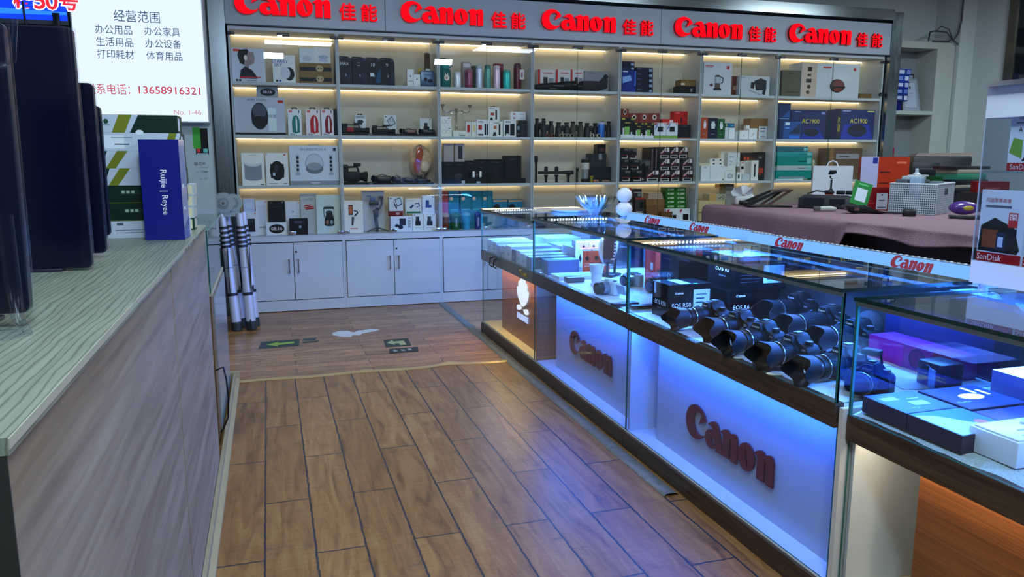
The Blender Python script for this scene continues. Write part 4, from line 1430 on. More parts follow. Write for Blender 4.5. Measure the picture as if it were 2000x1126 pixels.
('box','product_box','box','white cable box with green base band, lowest shelf',None,1.356,7.64,.8972,.159,.05,.1512,'c8cac6',[('r',.05,.03,.95,.16,'3f7a50'),('p',[(.25,.4),(.45,.62),(.55,.55),(.35,.33)],'3a4470'),('p',[(.6,.68),(.85,.72),(.92,.5),(.7,.4),(.68,.44),(.85,.52),(.8,.66),(.6,.62)],'4a5488'),('r',.1,.85,.5,.88,'999')],{}),
('box','product_box','box','white box with blue adapter pictured, right end of lowest shelf',None,1.507,7.64,.8947,.123,.05,.1802,'ccd0d8',[('r',.28,.45,.55,.75,'3c4e8e'),('r',.25,.34,.75,.5,'4a5c9c'),('e',.85,.92,.05,.03,'222'),('r',.15,.12,.85,.14,'bbb')],{}),
('box','product_box','box','green bottle box behind the teal children bottle',None,1.695,7.73,2.1237,.063,.05,.2908,'2f6b56',[('r',.1,.75,.9,.85,'a9c0b4')],{}),
('kidsbottle','water_bottle','bottle','dark teal children bottle with rabbit sticker and loop lid',None,1.703,7.63,2.1237,.115,.1,.2292,'0f6f6a',[],{}),
('box','product_box','box','grey bottle box behind the small white cup',None,1.937,7.73,2.1237,.087,.06,.2593,'9d9598',[('r',.1,.8,.9,.95,'c9c5c9')],{}),
('box','product_box','box','olive bottle box behind the pink and white flasks',None,2.017,7.74,2.1237,.049,.05,.227,'5a6450',[],{}),
('box','product_box','box','maroon bottle box behind the pale pink flask',None,2.272,7.74,2.1237,.092,.06,.2554,'7c2440',[('r',.1,.85,.9,.9,'a9607a')],{}),
('flask','vacuum_flask','flask','short white vacuum flask with a domed cap, top shelf',None,1.827,7.64,2.1237,.072,.1,.1538,'c9ccd2',[],{'cap':'e2e5ea','tag':False}),
('flask','vacuum_flask','flask','mauve pink vacuum flask with flat cap, top shelf',None,1.945,7.64,2.1237,.079,.1,.1846,'8a4a66',[],{'cap':'9c5c78','tag':False}),
('flask','vacuum_flask','flask','tall white vacuum flask with grey flip cap, top shelf',None,2.046,7.64,2.1237,.065,.1,.2291,'c4c9d8',[],{'cap':'b4b9c6','tag':False}),
('flask','vacuum_flask','flask','tall sage green vacuum flask, top shelf',None,2.135,7.64,2.1237,.066,.1,.2321,'5f9a8e',[],{'cap':'3f7a72','tag':False}),
('flask','vacuum_flask','flask','tall pale pink vacuum flask, top shelf',None,2.229,7.64,2.1237,.07,.1,.2288,'d0b9c8',[],{'cap':'d9c6d2','tag':False}),
('flask','vacuum_flask','flask','short turquoise vacuum flask, top shelf',None,2.335,7.64,2.1237,.076,.1,.1884,'37b5ae',[],{'cap':'2fa09a','tag':False}),
('flask','vacuum_flask','flask','tall burgundy vacuum flask with white paper tag, top shelf',None,2.448,7.64,2.1237,.077,.1,.2581,'6a1338',[],{'cap':'4c1030','tag':True}),
('box','product_box','box','white eyewear box, lower of two stacked under the candelabra arm',None,1.697,7.63,1.654,.109,.07,.0924,'d5d4ce',[('e',.3,.5,.2,.2,'b0aca8'),('e',.3,.5,.16,.16,'d5d4ce'),('e',.68,.5,.2,.2,'b0aca8'),('e',.68,.5,.16,.16,'d5d4ce'),('r',.7,.8,.9,.88,'555')],{}),
('box','product_box','box','white eyewear box, upper of two stacked beside the candelabra',None,1.695,7.63,1.7469,.103,.07,.0985,'d5d4ce',[('e',.3,.5,.2,.2,'b0aca8'),('e',.3,.5,.16,.16,'d5d4ce'),('e',.68,.5,.2,.2,'b0aca8'),('e',.68,.5,.16,.16,'d5d4ce'),('r',.7,.8,.9,.88,'555')],{}),
('candelabra','candelabra','candlestick','silver two-armed candelabra with scrolled arms',None,1.841,7.75,1.654,.319,.1,.3212,'a8a090',[],{}),
('box','product_box','box','small white box lying flat at the candelabra foot',None,1.834,7.63,1.654,.133,.12,.0575,'cfd0ca',[('r',.45,.1,.9,.3,'7a8a90'),('r',.4,.45,.8,.55,'b9bab4')],{}),
('box','product_box','box','slim white box with red case pictured',None,1.925,7.64,1.654,.054,.05,.1418,'c9c8c6',[('r',.25,.3,.75,.8,'b02a33')],{}),
('box','product_box','box','slim white box with cream case pictured',None,1.981,7.64,1.654,.051,.05,.1425,'d0cfcb',[('r',.25,.3,.75,.8,'cdbf95')],{}),
('box','product_box','box','white recorder box with red square left of its twin',None,2.075,7.63,1.654,.133,.08,.1667,'d0d0cf',[('r',.12,.4,.4,.68,'a83a36'),('r',.6,.1,.72,.75,'202228'),('r',.76,.1,.88,.75,'202228'),('r',.1,.85,.5,.9,'777'),('r',.1,.06,.5,.16,'555')],{}),
('box','product_box','box','white recorder box with orange square and seated figure',None,2.211,7.63,1.654,.134,.08,.1541,'d2d1cc',[('r',.3,.5,.52,.7,'b06a44'),('r',.68,.1,.82,.8,'202228'),('p',[(.2,.05),(.5,.05),(.45,.3),(.3,.3)],'33343a'),('r',.3,.86,.75,.9,'777')],{}),
('hangbox','product_box','box','white recorder box standing on top of another recorder box',None,2.19,7.64,1.8086,.113,.07,.1469,'d2d1cc',[('r',.2,.4,.5,.6,'a8503c'),('r',.62,.12,.78,.82,'202228'),('p',[(.12,.05),(.4,.05),(.35,.25),(.2,.25)],'33343a'),('r',.1,.88,.6,.93,'777')],{}),
('box','product_box','box','black box edge between white recorder boxes',None,2.307,7.71,1.654,.004,.06,.1701,'1a1b20',[],{}),
('box','product_box','box','white recorder box with two black recorders pictured',None,2.353,7.63,1.654,.132,.08,.1672,'cbcccc',[('r',.12,.08,.46,.72,'25282e'),('r',.52,.08,.88,.78,'2e3238'),('e',.3,.12,.12,.08,'c9ccd0'),('r',.15,.86,.6,.92,'666')],{}),
('box','product_box','box','dark slate box next to the standing recorder',None,2.504,7.65,1.654,.073,.07,.1645,'2d333c',[('r',.2,.1,.9,.8,'39414c')],{}),
('box','voice_recorder','recorder','slim black voice recorder with grey screen standing upright',None,2.445,7.63,1.654,.039,.03,.1268,'1d2128',[('r',.2,.55,.8,.85,'8a949c'),('r',.25,.15,.75,.3,'5a626a')],{}),
('box','product_box','box','small white box, lower of two lying near the right wall',None,2.455,7.67,1.8217,.16,.08,.0395,'cfd0d2',[('r',.15,.3,.3,.7,'b08a80'),('r',.6,.4,.9,.5,'999')],{}),
('box','product_box','box','small white box, upper of two lying near the right wall',None,2.454,7.67,1.8617,.158,.08,.0429,'d3d4d6',[('r',.15,.3,.3,.7,'b08a80'),('r',.6,.4,.9,.5,'999')],{}),
('box','product_box','box','black box, far left in the row on the third cabinet middle shelf','black boxes in a row',1.727,7.67,1.1914,.119,.12,.2143,'15171c',[('r',.3,.85,.7,.9,'3f444c'),('r',.35,.2,.65,.7,'1f232a')],{}),
('box','product_box','box','black box, second in the row on the third cabinet middle shelf','black boxes in a row',1.838,7.67,1.1914,.103,.12,.2141,'14161b',[('r',.3,.85,.7,.9,'3f444c'),('r',.35,.2,.65,.7,'1f232a')],{}),
('box','product_box','box','black box, third in the row on the third cabinet middle shelf','black boxes in a row',1.958,7.69,1.1914,.127,.12,.2274,'17191f',[('r',.3,.85,.7,.9,'3f444c'),('r',.35,.2,.65,.7,'1f232a')],{}),
('box','product_box','box','black box, fourth in the row on the third cabinet middle shelf','black boxes in a row',2.071,7.69,1.1914,.099,.12,.2386,'131519',[('r',.3,.85,.7,.9,'3f444c'),('r',.35,.2,.65,.7,'1f232a')],{}),
('box','product_box','box','black box, wide fifth in the row on the third cabinet middle shelf','black boxes in a row',2.225,7.69,1.1914,.209,.12,.2385,'15161a',[('r',.3,.85,.7,.9,'3f444c'),('r',.35,.2,.65,.7,'1f232a')],{}),
('box','product_box','box','black box, tallest at the right in the row on the third cabinet middle shelf','black boxes in a row',2.401,7.67,1.1914,.174,.12,.2751,'1e2026',[('r',.3,.85,.7,.9,'3f444c'),('r',.35,.2,.65,.7,'1f232a')],{}),
('box','product_box','box','pale grey box with faint round print standing on the black boxes',None,1.732,7.69,1.4062,.097,.07,.179,'a09c9c',[('e',.5,.55,.25,.13,'b4b0b0'),('e',.5,.55,.22,.11,'a09c9c'),('r',.3,.88,.7,.91,'777')],{}),
('box','product_box','box','pale grey box with dark panel standing on the black boxes',None,1.846,7.69,1.406,.098,.07,.1798,'a5a1a0',[('r',.32,.15,.78,.85,'3d424c'),('r',.1,.9,.3,.93,'777')],{}),
('box','display_riser','display stand','low black display riser in front of the black boxes',None,2.085,7.62,1.1914,.871,.06,.052,'101216',[],{}),
('box','display_card','card','small black easel card with two white bars',None,2.006,7.625,1.2439,.122,.03,.0748,'1a1a1c',[('r',.12,.12,.3,.92,'d9dad4'),('r',.7,.12,.88,.92,'d9dad4'),('e',.5,.5,.1,.15,'55585c')],{}),
('box','price_tag','tag','small white price tag left on the black riser',None,1.86,7.61,1.1914,.032,.008,.0292,'a8adb4',[],{}),
('box','price_tag','tag','small white price tag right on the black riser',None,2.016,7.61,1.1914,.039,.008,.0188,'a8adb4',[],{}),
('box','product_box','box','rust orange tall box at the left of the teal boxes',None,1.698,7.73,.7252,.064,.12,.3898,'a0523c',[('r',.1,.4,.9,.43,'c9a08c')],{}),
('box','product_box','box','tall teal cup box, first from the left in the row','teal cup boxes',1.791,7.74,.7252,.107,.12,.3882,'2a7f8c',[('e',.25,.8,.16,.045,'d9b59a'),('r',.05,.93,.95,.95,'3f98a4'),('r',.1,.5,.9,.53,'57aab4')],{}),
('box','product_box','box','tall teal cup box, second from the left in the row','teal cup boxes',1.917,7.74,.7252,.113,.12,.3866,'2a7f8c',[('e',.25,.8,.16,.045,'d9b59a'),('r',.05,.93,.95,.95,'3f98a4'),('r',.1,.5,.9,.53,'57aab4')],{}),
('box','product_box','box','tall teal cup box, third from the left in the row','teal cup boxes',2.031,7.74,.7252,.109,.12,.3852,'2a7f8c',[('e',.25,.8,.16,.045,'d9b59a'),('r',.05,.93,.95,.95,'3f98a4'),('r',.1,.5,.9,.53,'57aab4')],{}),
('box','product_box','box','tall teal cup box, fourth from the left in the row','teal cup boxes',2.146,7.74,.7252,.111,.12,.3837,'2a7f8c',[('e',.25,.8,.16,.045,'d9b59a'),('r',.05,.93,.95,.95,'3f98a4'),('r',.1,.5,.9,.53,'57aab4')],{}),
('box','product_box','box','short teal box left of its twin behind the counter glass','short teal boxes',2.28,7.73,.7252,.156,.12,.2948,'2b7d94',[('r',.02,.93,.98,.97,'d8a878'),('e',.25,.75,.22,.1,'1c2c34')],{}),
('box','product_box','box','short teal box at the right end of the row','short teal boxes',2.446,7.73,.7252,.156,.12,.2922,'2b7d94',[('r',.02,.93,.98,.97,'d8a878'),('e',.25,.75,.22,.1,'1c2c34')],{}),
('cup','insulated_cup','cup','brown insulated cup with pale lid on the lowest shelf',None,1.688,7.64,.7252,.075,.1,.1679,'7a4630',[],{'cap':'b9aaa0','text':''}),
('cup','insulated_cup','cup','dark green insulated cup lettered FRANK on the lowest shelf',None,1.791,7.64,.7252,.112,.1,.1737,'14603c',[],{'cap':'2a7a55','text':'FRANK'}),
('cup','insulated_cup','cup','light teal insulated cup on the lowest shelf',None,1.904,7.64,.7252,.09,.1,.1771,'2f93ae',[],{'cap':'6ab8c8','text':''}),
('cup','insulated_cup','cup','navy blue insulated cup lettered FRANK on the lowest shelf',None,2.02,7.64,.7252,.065,.1,.1805,'1a2470',[],{'cap':'2a3488','text':'FRANK'}),
('box','product_box','box','red-edged white binocular box, left of three behind the long scope','red-edged white boxes',2.788,7.75,2.1237,.189,.1,.2154,'c8c2c2',[('r',0,0,.12,1,'b3262a'),('r',.3,.82,.85,.86,'c04a46'),('r',.3,.35,.55,.65,'2a3a40'),('r',.6,.4,.9,.62,'8a9298')],{}),
('box','product_box','box','red-edged white binocular box, middle of three behind the long scope','red-edged white boxes',2.971,7.75,2.1237,.158,.1,.2212,'c8c2c2',[('r',0,0,.12,1,'b3262a'),('r',.3,.82,.85,.86,'c04a46'),('r',.3,.35,.55,.65,'2a3a40'),('r',.6,.4,.9,.62,'8a9298')],{}),
('box','product_box','box','red-edged white binocular box, right of three behind the long scope','red-edged white boxes',3.127,7.75,2.1237,.143,.1,.2262,'c8c2c2',[('r',0,0,.12,1,'b3262a'),('r',.3,.82,.85,.86,'c04a46'),('r',.3,.35,.55,.65,'2a3a40'),('r',.6,.4,.9,.62,'8a9298')],{}),
('box','product_box','box','grey box with large binoculars pictured, right of top shelf',None,3.337,7.73,2.1237,.271,.12,.2136,'8f9297',[('t','Bushnell',.28,.9,.06,'3a3d44'),('p',[(.4,.3),(.85,.82),(.98,.6),(.95,.2),(.5,.05)],'2c2f35'),('e',.88,.75,.1,.12,'1d2026')],{}),
('scope','spotting_scope','scope','long black spotting scope lying on the top shelf',None,2.85,7.63,2.1237,.457,.12,.1007,'0e1014',[],{}),
('binolie','binoculars','binoculars','bulky black night vision binocular on the top shelf',None,3.208,7.63,2.1237,.241,.14,.1052,'0e1014',[],{}),
('binoc','binoculars','binoculars','tallest black binoculars at the left end of the shelf','binoculars standing in a row',2.739,7.77,1.654,.134,.07,.196,'15171c',[],{}),
('binoc','binoculars','binoculars','black binoculars second from left of the shelf','binoculars standing in a row',2.789,7.69,1.654,.152,.07,.1666,'16191f',[],{}),
('binoc','binoculars','binoculars','black binoculars with shared bridge, third in row of the shelf','binoculars standing in a row',2.958,7.69,1.654,.167,.07,.1551,'131a22',[],{}),
('binoc','binoculars','binoculars','camouflage patterned binoculars of the shelf','binoculars standing in a row',3.117,7.69,1.654,.156,.07,.1653,'4a4a3a',[],{}),
('binoc','binoculars','binoculars','dark blue-black binoculars right of the camouflage pair of the shelf','binoculars standing in a row',3.28,7.69,1.654,.168,.07,.1534,'14161e',[],{}),
('binoc','binoculars','binoculars','black binoculars at the right end of the shelf','binoculars standing in a row',3.444,7.69,1.654,.135,.07,.1732,'16171b',[],{}),
('flask','spray_bottle','bottle','blue and white small monocular bottle before the binoculars',None,3.365,7.62,1.654,.074,.05,.1632,'2a6cae',[],{'cap':'b9b6d6'}),
('opera','opera_glasses','binoculars','orange and black opera glasses lying in front of the binoculars',None,2.785,7.62,1.654,.115,.05,.0357,'a3602a',[],{}),
('opera','opera_glasses','binoculars','beige opera glasses left of its twin lying in front of the binoculars',None,2.926,7.62,1.654,.073,.05,.0369,'b9b090',[],{}),
('opera','opera_glasses','binoculars','beige opera glasses right of its twin lying in front of the binoculars',None,3.006,7.62,1.654,.076,.05,.0377,'b0a98e',[],{}),
('opera','opera_glasses','binoculars','ivory opera glasses lying in front of the binoculars',None,3.288,7.62,1.654,.139,.05,.0401,'c3bda6',[],{}),
('torch','torch','torch','tall black torch standing at the left wall',None,2.652,7.65,1.1914,.039,.05,.2729,'0e1014',[],{}),
('torchrack','torch','torch','long black torch lying across two small upright torches',None,2.877,7.67,1.1914,.391,.05,.1737,'0e1014',[],{}),
('torch','torch','torch','slim black torch standing left of the lantern',None,3.106,7.65,1.1914,.033,.04,.152,'0e1014',[],{}),
('lantern','camping_lantern','lantern','white and silver camping lantern with blue handle',None,3.211,7.66,1.1914,.093,.1,.2673,'c9c7bf',[],{}),
('torch','torch','torch','small yellow torch in front of the dark case',None,3.264,7.63,1.1914,.04,.04,.0663,'9a8a34',[],{}),
('opera1','headlamp','lamp','small orange headlamp in front of the dark case',None,3.308,7.62,1.1914,.059,.04,.0246,'a86a48',[],{}),
('box','product_box','box','dark grey case at the bottom of the right stack',None,3.392,7.69,1.1914,.227,.16,.1564,'20242a',[('r',.1,.1,.9,.9,'262b33'),('r',.55,.02,.95,.12,'9a7668')],{}),
('box','product_box','box','grey box in the middle of the right stack',None,3.368,7.71,1.3483,.18,.14,.1398,'3a3d40',[('r',.5,.55,.7,1,'8e9296')],{}),
('box','product_box','box','small black box on top of the right stack',None,3.399,7.71,1.4886,.097,.1,.0976,'1d1c20',[('r',.2,.25,.9,.6,'5a3434')],{}),
('box','product_box','box','large bright blue device box, left of fifth cabinet top shelf',None,3.671,7.65,2.1237,.158,.18,.2256,'1b3a8a',[('p',[(.02,.7),(.6,.78),(.72,.55),(.05,.42)],'8aa8d8'),('r',.92,.3,.99,.98,'5a86d0'),('r',.05,.92,.4,.97,'c3d0ec')],{}),
('box','product_box','box','thin navy box, lower of two on the bright blue box',None,3.66,7.65,2.3498,.143,.16,.0335,'16254c',[('r',.75,.3,.95,.8,'9aa8c8')],{}),
('box','product_box','box','navy box, upper of two on the bright blue box',None,3.658,7.65,2.3838,.143,.16,.0547,'14203f',[('r',.72,.3,.95,.8,'9aa8c8')],{}),
('box','product_box','box','navy boxed device, bottom of the stack of five, top shelf','stack of navy boxes',3.865,7.67,2.1237,.197,.16,.0507,'141d38',[('r',.78,.25,.95,.75,'93a0bc'),('r',.05,.7,.3,.82,'5a678a')],{}),
('box','product_box','box','navy boxed device, second of the stack of five, top shelf','stack of navy boxes',3.863,7.67,2.1749,.197,.16,.0516,'16203e',[('r',.78,.25,.95,.75,'93a0bc'),('r',.05,.7,.3,.82,'5a678a')],{}),
('box','product_box','box','navy boxed device, third of the stack of five, top shelf','stack of navy boxes',3.861,7.67,2.2269,.197,.16,.0515,'131c36',[('r',.78,.25,.95,.75,'93a0bc'),('r',.05,.7,.3,.82,'5a678a')],{}),
('box','product_box','box','navy boxed device, fourth of the stack of five, top shelf','stack of navy boxes',3.86,7.67,2.2789,.197,.16,.0524,'15203c',[('r',.78,.25,.95,.75,'93a0bc'),('r',.05,.7,.3,.82,'5a678a')],{}),
('box','product_box','box','navy boxed device, top of the stack of five, top shelf','stack of navy boxes',3.858,7.67,2.3318,.197,.16,.0533,'17223f',[('r',.78,.25,.95,.75,'93a0bc'),('r',.05,.7,.3,.82,'5a678a')],{}),
('box','product_box','box','black lens box under the brown carton, top shelf',None,4.369,7.65,2.1237,.192,.14,.084,'191a1e',[('r',.66,.3,.8,.7,'8a8d92'),('r',.5,.9,1,.92,'444')],{}),
('box','cardboard_box','box','brown carton on the black lens box, top shelf',None,4.376,7.65,2.2082,.178,.13,.0649,'82683f',[('r',0,.15,.25,.45,'c9c4b8')],{}),
('box','product_box','box','black and white drive box with green label, left of three','black and white drive boxes',3.658,7.63,1.654,.157,.1,.2087,'23262a',[('r',0,0,1,.16,'c9ccce'),('r',.28,.16,.64,.55,'86b06a'),('r',.15,.02,.25,.5,'c9ccce'),('r',.75,.02,.85,.3,'c9ccce'),('r',.05,.9,.3,.98,'b7b04a'),('r',.75,.88,.98,.98,'9aa04a'),('r',.3,.72,.7,.78,'a09040')],{}),
('box','product_box','box','black and white drive box with green label, middle of three','black and white drive boxes',3.793,7.63,1.654,.106,.1,.1587,'24282b',[('r',0,0,1,.16,'c9ccce'),('r',.28,.16,.64,.55,'86b06a'),('r',.15,.02,.25,.5,'c9ccce'),('r',.75,.02,.85,.3,'c9ccce'),('r',.05,.9,.3,.98,'b7b04a'),('r',.75,.88,.98,.98,'9aa04a'),('r',.3,.72,.7,.78,'a09040')],{}),
('box','product_box','box','black and white drive box with green label, right of three','black and white drive boxes',3.91,7.63,1.654,.117,.1,.1581,'26292d',[('r',0,0,1,.16,'c9ccce'),('r',.28,.16,.64,.55,'86b06a'),('r',.15,.02,.25,.5,'c9ccce'),('r',.75,.02,.85,.3,'c9ccce'),('r',.05,.9,.3,.98,'b7b04a'),('r',.75,.88,.98,.98,'9aa04a'),('r',.3,.72,.7,.78,'a09040')],{}),
('box','product_box','box','rust brown gadget box, first of four behind the drive boxes','rust brown boxes',3.677,7.74,1.654,.087,.1,.3062,'8a4a34',[('e',.5,.9,.2,.1,'c9c0b8'),('e',.5,.9,.11,.06,'3a2a24')],{}),
('box','product_box','box','rust brown gadget box, second of four behind the drive boxes','rust brown boxes',3.786,7.74,1.654,.119,.1,.2641,'7e3f30',[('e',.5,.84,.2,.1,'c9c0b8'),('e',.5,.84,.11,.06,'3a2a24')],{}),
('box','product_box','box','rust brown gadget box, third of four behind the drive boxes','rust brown boxes',3.906,7.74,1.654,.114,.1,.266,'88483a',[('e',.5,.84,.2,.1,'c9c0b8'),('e',.5,.84,.11,.06,'3a2a24')],{}),
('box','product_box','box','rust brown gadget box, last of four behind the drive boxes','rust brown boxes',4.028,7.74,1.654,.127,.1,.268,'804238',[('e',.5,.84,.2,.1,'c9c0b8'),('e',.5,.84,.11,.06,'3a2a24')],{}),
('box','product_box','box','white box with black tablet pictured and green base, left of two','white tablet boxes with green base',4.049,7.64,1.654,.14,.1,.1624,'c5cad0',[('r',0,0,1,.17,'7aa04a'),('r',.28,.42,.74,.74,'14171d'),('p',[(.02,.8),(.3,.95),(.2,.98),(.02,.98)],'a83a44'),('p',[(.08,.55),(.35,.9),(.3,.95),(.04,.6)],'4a5ab0'),('r',.8,.9,.95,.96,'c85a5a')],{}),
('box','product_box','box','white box with black tablet pictured and green base, right of two','white tablet boxes with green base',4.191,7.64,1.654,.135,.1,.1642,'c5cad0',[('r',0,0,1,.17,'7aa04a'),('r',.28,.42,.74,.74,'14171d'),('p',[(.02,.8),(.3,.95),(.2,.98),(.02,.98)],'a83a44'),('p',[(.08,.55),(.35,.9),(.3,.95),(.04,.6)],'4a5ab0'),('r',.8,.9,.95,.96,'c85a5a')],{}),
('box','product_box','box','black box with red base under the red boxes',None,4.341,7.64,1.654,.155,.12,.1449,'171824',[('r',0,0,1,.06,'9a2430'),('r',.3,.85,.7,.9,'5a5f6a')],{}),
('box','product_box','box','bright red box standing on the black box',None,4.324,7.69,1.7994,.161,.1,.1427,'b3201f',[('r',.45,.1,.6,.55,'5a1a1c'),('r',.1,.85,.4,.9,'d88'),('e',.82,.65,.08,.1,'8a1a1c')],{}),
('box','product_box','box','flat red box lying behind the tablet boxes',None,4.206,7.71,1.8171,.197,.1,.0426,'b8252a',[('r',.45,.2,.68,.7,'d8c4c4'),('r',.78,.2,.96,.7,'d8c4c4')],{}),
('box','blister_pack','package','dark flash drive pack, front bottom left corner of pile','flash drive packs',3.646,7.63,1.1914,.127,.1,.1247,'24241f',[('r',.2,.08,.9,.34,'c2bdb6'),('r',.28,.13,.82,.28,'2a3a3a'),('e',.4,.5,.5,.35,'1a1c20'),('r',.5,.75,.95,.95,'6a6862'),('r',.1,.36,.9,.39,'9a3a34')],{}),
('box','blister_pack','package','dark flash drive pack, front bottom second from left','flash drive packs',3.782,7.63,1.1914,.123,.1,.1241,'24241f',[('r',.2,.08,.9,.34,'c2bdb6'),('r',.28,.13,.82,.28,'2a3a3a'),('e',.4,.5,.5,.35,'1a1c20'),('r',.5,.75,.95,.95,'6a6862'),('r',.1,.36,.9,.39,'9a3a34')],{}),
('box','blister_pack','package','dark flash drive pack, second tier above the left corner pack','flash drive packs',3.637,7.64,1.3166,.104,.1,.1119,'1f2024',[('r',.2,.08,.9,.34,'c2bdb6'),('r',.28,.13,.82,.28,'2a3a3a'),('e',.4,.5,.5,.35,'1a1c20'),('r',.5,.75,.95,.95,'6a6862'),('r',.1,.36,.9,.39,'9a3a34')],{}),
('box','blister_pack','package','dark flash drive pack with green drive, second tier','flash drive packs',3.756,7.64,1.316,.114,.1,.1094,'222428',[('r',.2,.08,.9,.34,'c2bdb6'),('r',.28,.13,.82,.28,'2a3a3a'),('e',.4,.5,.5,.35,'1a1c20'),('r',.5,.75,.95,.95,'6a6862'),('r',.1,.36,.9,.39,'9a3a34')],{}),
('box','blister_pack','package','dark flash drive pack, top left of the pile','flash drive packs',3.636,7.65,1.4291,.099,.1,.1195,'1d1e22',[('r',.2,.08,.9,.34,'c2bdb6'),('r',.28,.13,.82,.28,'2a3a3a'),('e',.4,.5,.5,.35,'1a1c20'),('r',.5,.75,.95,.95,'6a6862'),('r',.1,.36,.9,.39,'9a3a34')],{}),
('box','blister_pack','package','grey flash drive pack, top second from left','flash drive packs',3.739,7.65,1.4259,.097,.1,.1179,'55585c',[('r',.2,.08,.9,.34,'c2bdb6'),('r',.28,.13,.82,.28,'2a3a3a'),('e',.4,.5,.5,.35,'1a1c20'),('r',.5,.75,.95,.95,'6a6862'),('r',.1,.36,.9,.39,'9a3a34')],{}),
('box','blister_pack','package','grey flash drive pack leaning in the middle of pile','flash drive packs',3.896,7.67,1.1914,.123,.08,.2292,'4a4c50',[('r',.2,.08,.9,.34,'c2bdb6'),('r',.28,.13,.82,.28,'2a3a3a'),('e',.4,.5,.5,.35,'1a1c20'),('r',.5,.75,.95,.95,'6a6862'),('r',.1,.36,.9,.39,'9a3a34')],{}),
('box','blister_pack','package','flash drive pack with pink print, front middle of pile','flash drive packs',3.964,7.62,1.1914,.161,.04,.1234,'3a2a32',[('r',.08,.04,.9,.3,'b9b4b0'),('r',.16,.09,.82,.25,'25303a'),('p',[(.1,.5),(.6,.95),(.75,.95),(.2,.42)],'b8a8a6'),('r',.55,.6,.95,.95,'c9c3c2'),('r',.62,.62,.7,.93,'4a2a34'),('p',[(.05,.38),(.5,.62),(.5,.55),(.05,.32)],'9a2a34')],{}),
('box','blister_pack','package','flash drive pack, bottom row right of the glass seam','flash drive packs',4.118,7.63,1.1914,.126,.05,.1194,'35262c',[('r',.08,.04,.9,.3,'b9b4b0'),('r',.16,.09,.82,.25,'25303a'),('p',[(.1,.5),(.6,.95),(.75,.95),(.2,.42)],'b8a8a6'),('r',.55,.6,.95,.95,'c9c3c2'),('r',.62,.62,.7,.93,'4a2a34'),('p',[(.05,.38),(.5,.62),(.5,.55),(.05,.32)],'9a2a34')],{}),
('box','blister_pack','package','flash drive pack, bottom row second from right','flash drive packs',4.243,7.63,1.1914,.116,.05,.1239,'35262c',[('r',.08,.04,.9,.3,'b9b4b0'),('r',.16,.09,.82,.25,'25303a'),('p',[(.1,.5),(.6,.95),(.75,.95),(.2,.42)],'b8a8a6'),('r',.55,.6,.95,.95,'c9c3c2'),('r',.62,.62,.7,.93,'4a2a34'),('p',[(.05,.38),(.5,.62),(.5,.55),(.05,.32)],'9a2a34')],{}),
('box','blister_pack','package','flash drive pack, bottom row far right','flash drive packs',4.394,7.63,1.1914,.134,.05,.1232,'35262c',[('r',.08,.04,.9,.3,'b9b4b0'),('r',.16,.09,.82,.25,'25303a'),('p',[(.1,.5),(.6,.95),(.75,.95),(.2,.42)],'b8a8a6'),('r',.55,.6,.95,.95,'c9c3c2'),('r',.62,.62,.7,.93,'4a2a34'),('p',[(.05,.38),(.5,.62),(.5,.55),(.05,.32)],'9a2a34')],{}),
('box','blister_pack','package','flash drive pack, middle row right of the glass seam','flash drive packs',4.113,7.63,1.3113,.121,.05,.1238,'35262c',[('r',.08,.04,.9,.3,'b9b4b0'),('r',.16,.09,.82,.25,'25303a'),('p',[(.1,.5),(.6,.95),(.75,.95),(.2,.42)],'b8a8a6'),('r',.55,.6,.95,.95,'c9c3c2'),('r',.62,.62,.7,.93,'4a2a34'),('p',[(.05,.38),(.5,.62),(.5,.55),(.05,.32)],'9a2a34')],{}),
('box','blister_pack','package','flash drive pack, middle row second from right','flash drive packs',4.24,7.64,1.3158,.115,.05,.1215,'35262c',[('r',.08,.04,.9,.3,'b9b4b0'),('r',.16,.09,.82,.25,'25303a'),('p',[(.1,.5),(.6,.95),(.75,.95),(.2,.42)],'b8a8a6'),('r',.55,.6,.95,.95,'c9c3c2'),('r',.62,.62,.7,.93,'4a2a34'),('p',[(.05,.38),(.5,.62),(.5,.55),(.05,.32)],'9a2a34')],{}),
('box','blister_pack','package','flash drive pack, middle row far right','flash drive packs',4.391,7.64,1.3151,.126,.05,.1252,'35262c',[('r',.08,.04,.9,.3,'b9b4b0'),('r',.16,.09,.82,.25,'25303a'),('p',[(.1,.5),(.6,.95),(.75,.95),(.2,.42)],'b8a8a6'),('r',.55,.6,.95,.95,'c9c3c2'),('r',.62,.62,.7,.93,'4a2a34'),('p',[(.05,.38),(.5,.62),(.5,.55),(.05,.32)],'9a2a34')],{}),
('box','blister_pack','package','flash drive pack, top row right of the glass seam','flash drive packs',4.11,7.64,1.4357,.121,.05,.1233,'35262c',[('r',.08,.04,.9,.3,'b9b4b0'),('r',.16,.09,.82,.25,'25303a'),('p',[(.1,.5),(.6,.95),(.75,.95),(.2,.42)],'b8a8a6'),('r',.55,.6,.95,.95,'c9c3c2'),('r',.62,.62,.7,.93,'4a2a34'),('p',[(.05,.38),(.5,.62),(.5,.55),(.05,.32)],'9a2a34')],{}),
('box','blister_pack','package','flash drive pack, top row second from right','flash drive packs',4.231,7.65,1.4378,.102,.05,.124,'35262c',[('r',.08,.04,.9,.3,'b9b4b0'),('r',.16,.09,.82,.25,'25303a'),('p',[(.1,.5),(.6,.95),(.75,.95),(.2,.42)],'b8a8a6'),('r',.55,.6,.95,.95,'c9c3c2'),('r',.62,.62,.7,.93,'4a2a34'),('p',[(.05,.38),(.5,.62),(.5,.55),(.05,.32)],'9a2a34')],{}),
